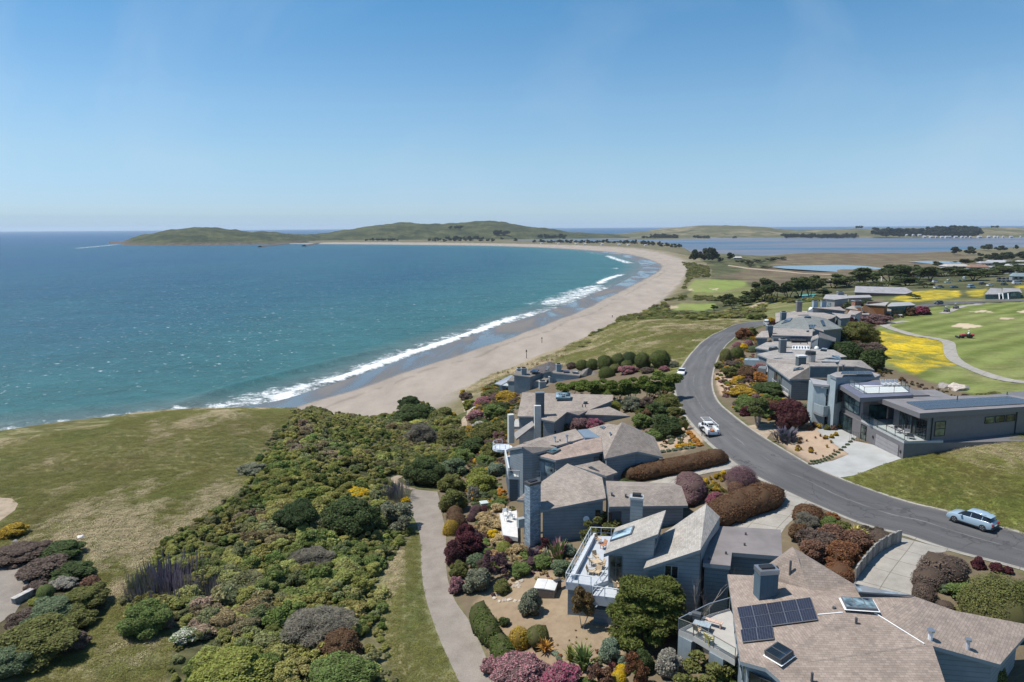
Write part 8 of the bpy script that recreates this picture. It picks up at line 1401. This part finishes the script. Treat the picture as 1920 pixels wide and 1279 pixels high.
for i in range(nB_):
 a,b=[np .array([np .interp(q,s_,BW[:,k])for k in range(3)])for q in(s_[-1]*(i+.03)/nB_,s_[-1]*(i+.97)/nB_)];n=np .cross(b-a,[0,0,1.]);n/=np .linalg .norm(n);hh=1.05+.05*math .sin(i*2.3);n=n*(.05+.012*(i%2))
 V=[a-n,b-n,b+n,a+n];V=[v-[0,0,.25]for v in V]+[v+[0,0,hh]for v in V];g=.24+.07*math .sin(i*1.7);mk('board',V,[(0,1,2,3),(4,5,6,7),(0,1,5,4),(1,2,6,5),(2,3,7,6),(3,0,4,7)],M_WOOD,fe,(g,g*.95,g*.86))
P=G(1024,1113);t=empty('hot_tub',P,-.25);t .scale=(.85,)*3;tag(t,'grey hot tub with a folded white cover beside the deck','hot tub');addm('tub',prism_xz([(-.95,0),(.95,0),(.95,.85),(-.95,.85)],1.7),M_PAINT,t,(.14,.12,.11),.03)
addm('cover',prism_xz([(-1.0,.86),(.0,.86),(0,1.0),(-1.0,.95)],1.78),M_PAINT,t,(.62,.61,.58),.02);addm('cover',prism_xz([(.01,.86),(1.0,.86),(1.0,.95),(.01,1.0)],1.78),M_PAINT,t,(.6,.59,.56),.02)
for k in range(9):addm('side_slat',prism_xz([(-.93+k*.21,.05),(-.75+k*.21,.05),(-.75+k*.21,.82),(-.93+k*.21,.82)],.03),M_WOOD,t,(.16,.13,.115)).location=(0,-.865,0)
P=G(1045,1105);grill(P,.6,'dark covered barbecue between the hot tub and the white deck',(.04,.04,.045))
m=NT('stone');pos=m .n('NewGeometry').outputs['Position'];m .set(**{'Base Color':m .mix(1.0,m .n('ObjectInfo').outputs['Color'],m .rng(m .noise(3,5,.65,pos),.3,.7,.6,1.25),'MULTIPLY'),'Roughness':.95,'Specular IOR Level':.15});M_STN=m .m
def rock_mesh(seed):
 iv,jf=ico();r=np .random .default_rng(seed);V=iv*(1+.22*r .normal(size=(len(iv),1))*.6);V[:,2]=V[:,2]*.6;return mesh_np('rock',V,[tuple(f)for f in jf],[M_STN])
RM=[rock_mesh(i)for i in range(4)]
def rock(px,py,w,label,group=None,c=(.42,.38,.33),h=1.0,name='rock'):
 P=G(px,py);W=wsize(P,w);o=link(name,RM[int(px+py)%4]);o .location=P;o .scale=(W/2,W/2*.8,W/2*h);o .rotation_euler=(0,0,px*.7);paint_obj(o,c);return tag(o,label,'rock',group)
rock(152,1008,16,'white boulder alone in the bluff meadow',c=(.62,.58,.55));rock(40,1044,9,'small white rock beside the left terrace',c=(.62,.58,.55));rock(28,1016,12,'grey rock on the sandy patch at the left edge',c=(.3,.27,.26));rock(1770,726,32,'grey boulder left of the big pale one on the fairway edge',c=(.30,.27,.25),h=.8);rock(1796,730,44,'largest pale boulder on the fairway edge',c=(.48,.42,.36),h=.8);rock(760,899,9,'white stone at the turn of the short dirt trail',c=(.6,.56,.5));rock(922,808,18,'grey rounded boulder in the slope planting',c=(.30,.24,.25));rock(893,768,20,'pale flat rock beside the sandy trail',c=(.5,.48,.45))
r_=random .Random(9)
for i,(px,py)in enumerate([(927,1122),(933,1115),(940,1110),(948,1107),(956,1103),(964,1100),(972,1099),(936,1128),(946,1126),(956,1125),(966,1127),(976,1128),(985,1128),(970,1094),(978,1090)]):rock(px,py,9+r_ .random()*4,'pale stone edging the mulched yard, %s in the curve'%ordn(i,15),'stones edging the mulched yard',(.50,.43,.35))
P=G(48,1122);t=empty('stone_bench',P,1.25);t .scale=(.75,)*3;tag(t,'pale stone bench wall at the corner of the left terrace','bench');L_=2.6
for k in range(5):addm('stone_block',prism_xz([(-L_/2+k*L_/5+.01,-.2),(-L_/2+(k+1)*L_/5-.01,-.2),(-L_/2+(k+1)*L_/5-.01,.62),(-L_/2+k*L_/5+.01,.62)],.55),M_STN,t,(.30+.03*(k%2),.28,.26),.02)
addm('cap_stone',prism_xz([(-L_/2-.04,.62),(L_/2+.04,.62),(L_/2+.04,.72),(-L_/2-.04,.72)],.64),M_STN,t,(.46,.43,.40),.015)
P=G(909,950);t=empty('utility_box',P,.3);tag(t,'pale green utility box on the slope below the yellow-green mounds','box');addm('cabinet',prism_xz([(-.5,0),(.5,0),(.5,.5),(-.5,.5)],.8),M_PAINT,t,(.38,.44,.42),.02);addm('lid',prism_xz([(-.54,.5),(.54,.5),(.54,.56),(-.54,.56)],.86),M_PAINT,t,(.46,.52,.50),.01)
P=G(1316,818);t=empty('post_box',P,.3);tag(t,'small dark letter box post on the road edge by the white truck','letter box');addm('post',tube((np .array([0,0,-.1]),.05),(np .array([0,0,1.0]),.05),6),M_WOOD,t,(.1,.08,.06));addm('box',prism_xz([(-.25,1.0),(.25,1.0),(.25,1.2),(.12,1.27),(-.12,1.27),(-.25,1.2)],.2),M_DARK,t)
m=NT('court');m .set(**{'Base Color':(.06,.42,.40,1),'Roughness':.6});tag(sheet('tennis_court',polyw([(1486,566),(1522,561),(1530,553),(1498,554)]),.25,m .m,3),'turquoise court behind the cypress trees','court',kind='structure')
tag(sheet('sandy_path',polyw([(1404,577),(1418,570),(1436,562),(1444,560),(1440,565),(1428,571),(1412,578)]),.2,M_DIRT,3),'sandy trail between the dark cypresses and the grass','path',kind='structure')
tag(sheet('far_path',polyw([(1366,497),(1400,502),(1480,509),(1560,514),(1560,516),(1480,511.5),(1400,504.5),(1364,499)]),.2,M_DIRT,12),'thin pale track along the edge of the marsh','path',kind='structure')
mt=[(1392,574,34,18),(1412,566,40,24),(1432,566,44,34),(1452,567,52,40),(1478,562,50,36),(1500,558,44,34),(1518,556,40,32),(1374,580,30,20),(1360,574,26,22),(1506,545,46,26),(1530,546,40,22),(1545,556,30,14),(1340,583,14,10)]
mt+=[(1562,540,44,18),(1590,536,44,20),(1618,534,46,24),(1640,530,50,26),(1668,530,52,28),(1694,528,50,28),(1720,528,44,26),(1744,524,40,20),(1700,536,40,16),(1660,540,36,14),(1630,544,40,12),(1735,540,24,10),(1770,518,40,12),(1800,517,44,14),(1826,526,46,20),(1850,520,40,14),(1874,516,44,14),(1900,512,44,14),(1920,520,40,20),(1806,498,24,12),(1775,502,26,6),(1700,513,44,14),(1912,500,30,9),(1880,500,24,9),(1590,580,40,14),(1636,573,30,10),(1720,560,26,8)]
for i,(px,py,w,hh)in enumerate(sorted(mt)):tree('cypress_tree',px,py,w*(1.4 if px>1550 else 1.1),hh*1.2,((.06,.08,.03),(.08,.10,.035),(.10,.115,.04))[i%3],'dark flat-topped cypress beyond the houses, %s of the middle-distance trees'%(ordn(i,len(mt))if i<30 or i==len(mt)-1 else ORD[len(mt)-1-i].replace('left','right')),'cypress trees beyond the houses',kind='crown_far',crown_lo=.05)
def ftree(px,py,w,hh,label,group,c=(.05,.065,.035)):
 P=G(px,py)if py>462 else U(px,py,2.5 if py>449 else 5.0)
 W,H=wsize(P,w),wsize(P,hh);o=link('far_tree',proto('crown_far',(int(px)+int(py))%3));o .location=P-np .array([0,0,H*.16]);o .scale=(W,W,H*1.25);o .rotation_euler=(0,0,px);paint_obj(o,c);tag(o,label,'tree',group)
r_=random .Random(3)
L_=[(1004+i*8.2+r_ .uniform(-2,2),456.5+max(0,i-18)*.62+r_ .uniform(-.6,.6),9+r_ .uniform(0,4),5+r_ .uniform(0,3)+(3 if i>20 else 0))for i in range(34)]
for i,q in enumerate(L_):ftree(*q,'dark tree on the sand spit behind the beach, %s'%(ORD[i]if i<17 else('rightmost' if i==33 else ORD[33-i].replace('left','right'))),'trees along the sand spit')
L_=[(806,452),(814,453),(824,452),(834,453),(843,452),(853,452.5),(862,452),(872,452),(884,453),(902,453),(914,453),(925,453.5),(942,449.5),(967,452)]
for i,q in enumerate(L_):ftree(q[0],q[1]+1,10,6+(i%3),'dark tree at the foot of the headland, %s'%ordn(i,len(L_)),'trees at the foot of the headland')
L_=[(1296,492,26,22),(1308,491,26,24),(1322,491,28,26),(1337,491,30,28),(1371,488,20,15),(1352,492,16,10)]
for i,q in enumerate(sorted(L_)):ftree(*q,'large dark tree between the beach and the marsh, %s'%ordn(i,len(L_)),'dark trees behind the dunes')
L_=[(1386,494,22,8),(1404,496,24,9),(1424,494,26,8),(1446,490,26,8),(1466,488,22,7),(1412,502,24,7),(1436,503,26,5)]
for i,q in enumerate(sorted(L_)):ftree(*q,'low grey-green thicket at the marsh edge, %s'%ordn(i,len(L_)),'thickets at the marsh edge',(.10,.105,.06))
L_=[(1792,478,24,16),(1818,478,26,16),(1843,470,20,12),(1857,471,18,13),(1873,471,16,11),(1884,471,16,9),(1904,469,10,10),(1856,490,30,16),(1880,488,36,16),(1905,486,34,15),(1925,488,34,16),(1840,482,16,8)]
for i,q in enumerate(sorted(L_)):ftree(*q,'dark round tree on the shore of the lagoon, %s'%ordn(i,len(L_)),'trees on the lagoon shore')
def wood(name,pts,label):
 P=[];S=[]
 for(px,py,w,hh,n,D)in pts:
  for k in range(n):
   x=px+r_ .uniform(-.5,.5)*w;d=ray(x,py-r_ .uniform(0,.45)*hh);z=CAMZ+d[2]*D/math .hypot(d[0],d[1]);t=D/math .hypot(d[0],d[1]);h_=hh*D/FPX*r_ .uniform(.4,.8);P .append((d[0]*t,d[1]*t,z-h_*.6));S .append((h_*1.5,h_*1.5,h_*1.3))
 n=len(P);return scatter(name,np .array(P),np .array(S),np .column_stack([np .zeros(n),np .zeros(n),np .array([r_ .uniform(0,6)for _ in P])]),np .array([r_ .randrange(3)for _ in P]),np .full((n,3),1.0)*np .array([.055,.07,.045]),[proto('crown_far',v)for v in range(3)],label,'wood')
wood('far_wood',[(1740,441,190,16,150,3350),(1680,438,90,9,50,3350),(1790,437,90,15,80,3400),(1495,445,60,9,40,3200),(1560,445.5,90,10,60,3200),(1612,427.5,16,5,12,3700),(1866,427,10,5,6,3600)],'dark wood on the dunes beyond the lagoon')
wood('far_wood',[(1212,447,20,6,14,3200),(1245,447,46,11,36,3250),(1315,447,34,7,24,3250),(1380,446.5,12,5,6,3200),(1030,446,40,9,24,3000),(1055,446,16,11,12,3000),(855,428,24,7,16,3250),(940,440,26,10,20,3150),(715,451,60,6,30,2700),(860,449,90,8,40,2800)],'dark tree patches on the headland and the low dunes')
FB='houses far beyond the golf course'
fh=[(1733,509,26,7,(.34,.33,.32),'low grey roof left of the far houses'),(1757,510,34,9,(.36,.35,.34),'broad grey roof among the far cypresses'),(1790,503,46,8,(.40,.37,.34),'long tan-roofed far house behind the pond'),(1832,506,34,10,(.24,.15,.11),'brown-roofed far house right of the long tan roof'),(1868,496,40,8,(.40,.40,.41),'pale-roofed far house with a white gable'),(1905,502,40,7,(.38,.38,.39),'long grey-roofed far house at the right edge'),(1845,497,24,7,(.30,.30,.31),'dark-walled far house left of the white gable'),(1560,531,30,7,(.30,.27,.24),'brown-roofed far house beside the marsh'),(1590,528,40,9,(.32,.29,.26),'second brown-roofed far house beside the marsh'),(1872,513,14,6,(.40,.14,.10),'small red-roofed far house among the trees'),(1911,524,30,12,(.20,.26,.28),'blue-grey steep-roofed house at the right edge'),(1383,486,16,5,(.45,.43,.40),'pale house by the dark trees behind the dunes')]
for px,py,w,hh,c,t in fh:
 P=G(px,py);W,H=wsize(P,w),wsize(P,hh);o=empty('house',P,r_ .uniform(-.3,.3));tag(o,t,'house',FB);addm('wall',prism_xz([(-W*.47,-1),(W*.47,-1),(W*.47,H*.55),(-W*.47,H*.55)],W*.5),M_PAINT,o,(.26,.28,.29));addm('roof',prism_xz([(-W/2,H*.52),(W/2,H*.52),(W*.36,H),(-W*.36,H)],W*.58,W*.12),M_FLAT,o,c)
 for k in range(3):addm('window',prism_xz([(-W*.36+k*W*.27,H*.12),(-W*.2+k*W*.27,H*.12),(-W*.2+k*W*.27,H*.42),(-W*.36+k*W*.27,H*.42)],.2),M_CG,o).location=(0,-W*.25,0)
for i in range(9):px=1016+i*27+(i%3)*5;P=U(px,458+i*.55,3.0);W=wsize(P,5);o=empty('beach_house',P,r_ .uniform(0,1));tag(o,'tiny pale building among the trees on the spit, %s'%ordn(i,9),'building','tiny buildings on the sand spit');addm('wall',prism_xz([(-W/2,-1),(W/2,-1),(W/2,3.5),(-W/2,3.5)],W*.7),M_PAINT,o,(.6,.6,.58));addm('roof',prism_xz([(-W*.55,3.4),(W*.55,3.4),(W*.3,5.2),(-W*.3,5.2)],W*.8,W*.1),M_FLAT,o,(.45,.44,.43))
for i in range(22):
 px=1708+i*9.6+r_ .uniform(-5,5)if i>2 else 1700+i*12;py=444.6 if i>2 else 441;D=2950+r_ .uniform(-60,160)if i>2 else 3200;d=ray(px,py);t_=D/math .hypot(d[0],d[1]);P=np .array([d[0]*t_,d[1]*t_,max(1.5,CAMZ+d[2]*t_)]);W=wsize(P,r_ .uniform(2.5,7));o=empty('harbour_building',P,r_ .uniform(0,.6));tag(o,'tiny pale building on the far shore of the lagoon, %s'%ordn(i,22),'building','tiny buildings on the far lagoon shore');addm('wall',prism_xz([(-W/2,-4),(W/2,-4),(W/2,2.2),(-W/2,2.2)],W*.6),M_PAINT,o,(.42,.43,.45));addm('roof',prism_xz([(-W*.52,2.1),(W*.52,2.1),(W*.4,4),(-W*.4,4)],W*.7,W*.1),M_FLAT,o,(.5,.5,.52))
fx=[(1712,520,20,6),(1736,519,18,5),(1768,508,18,5),(1780,514,16,5),(1812,510,18,5),(1822,515,20,5),(1848,508,18,5),(1860,504,16,5),(1884,507,20,5),(1896,513,18,6),(1914,514,18,6),(1890,494,20,5),(1914,493,18,5)]
for i,(px,py,w,hh)in enumerate(sorted(fx)):
 P=G(px,py);W,H=wsize(P,w),wsize(P,hh);o=empty('house',P,r_ .uniform(-.4,.4));tag(o,'small low house among the far right trees, %s of the small ones'%ordn(i,len(fx)),'house','small low houses at the far right');addm('wall',prism_xz([(-W*.47,-1),(W*.47,-1),(W*.47,H*.6),(-W*.47,H*.6)],W*.6),M_PAINT,o,((.30,.31,.31),(.22,.24,.26),(.34,.31,.27))[i%3]);addm('roof',prism_xz([(-W/2,H*.57),(W/2,H*.57),(W*.34,H),(-W*.34,H)],W*.68,W*.1),M_FLAT,o,((.36,.34,.32),(.30,.29,.29),(.38,.36,.35))[i%3])
tx=[(1702,524),(1716,516),(1726,523),(1750,520),(1764,514),(1788,520),(1796,510),(1816,520),(1834,512),(1842,518),(1862,512),(1868,506),(1880,512),(1888,502),(1902,508),(1912,519),(1838,493),(1872,490),(1896,488),(1764,501),(1720,507),(1684,520),(1668,517)]
for i,(px,py)in enumerate(sorted(tx)):ftree(px,py,18+i%4*4,9+i%3*2,'dark tree between the small far right houses, %s of them'%ordn(i,len(tx)),'trees between the far right houses',(.06,.075,.035))
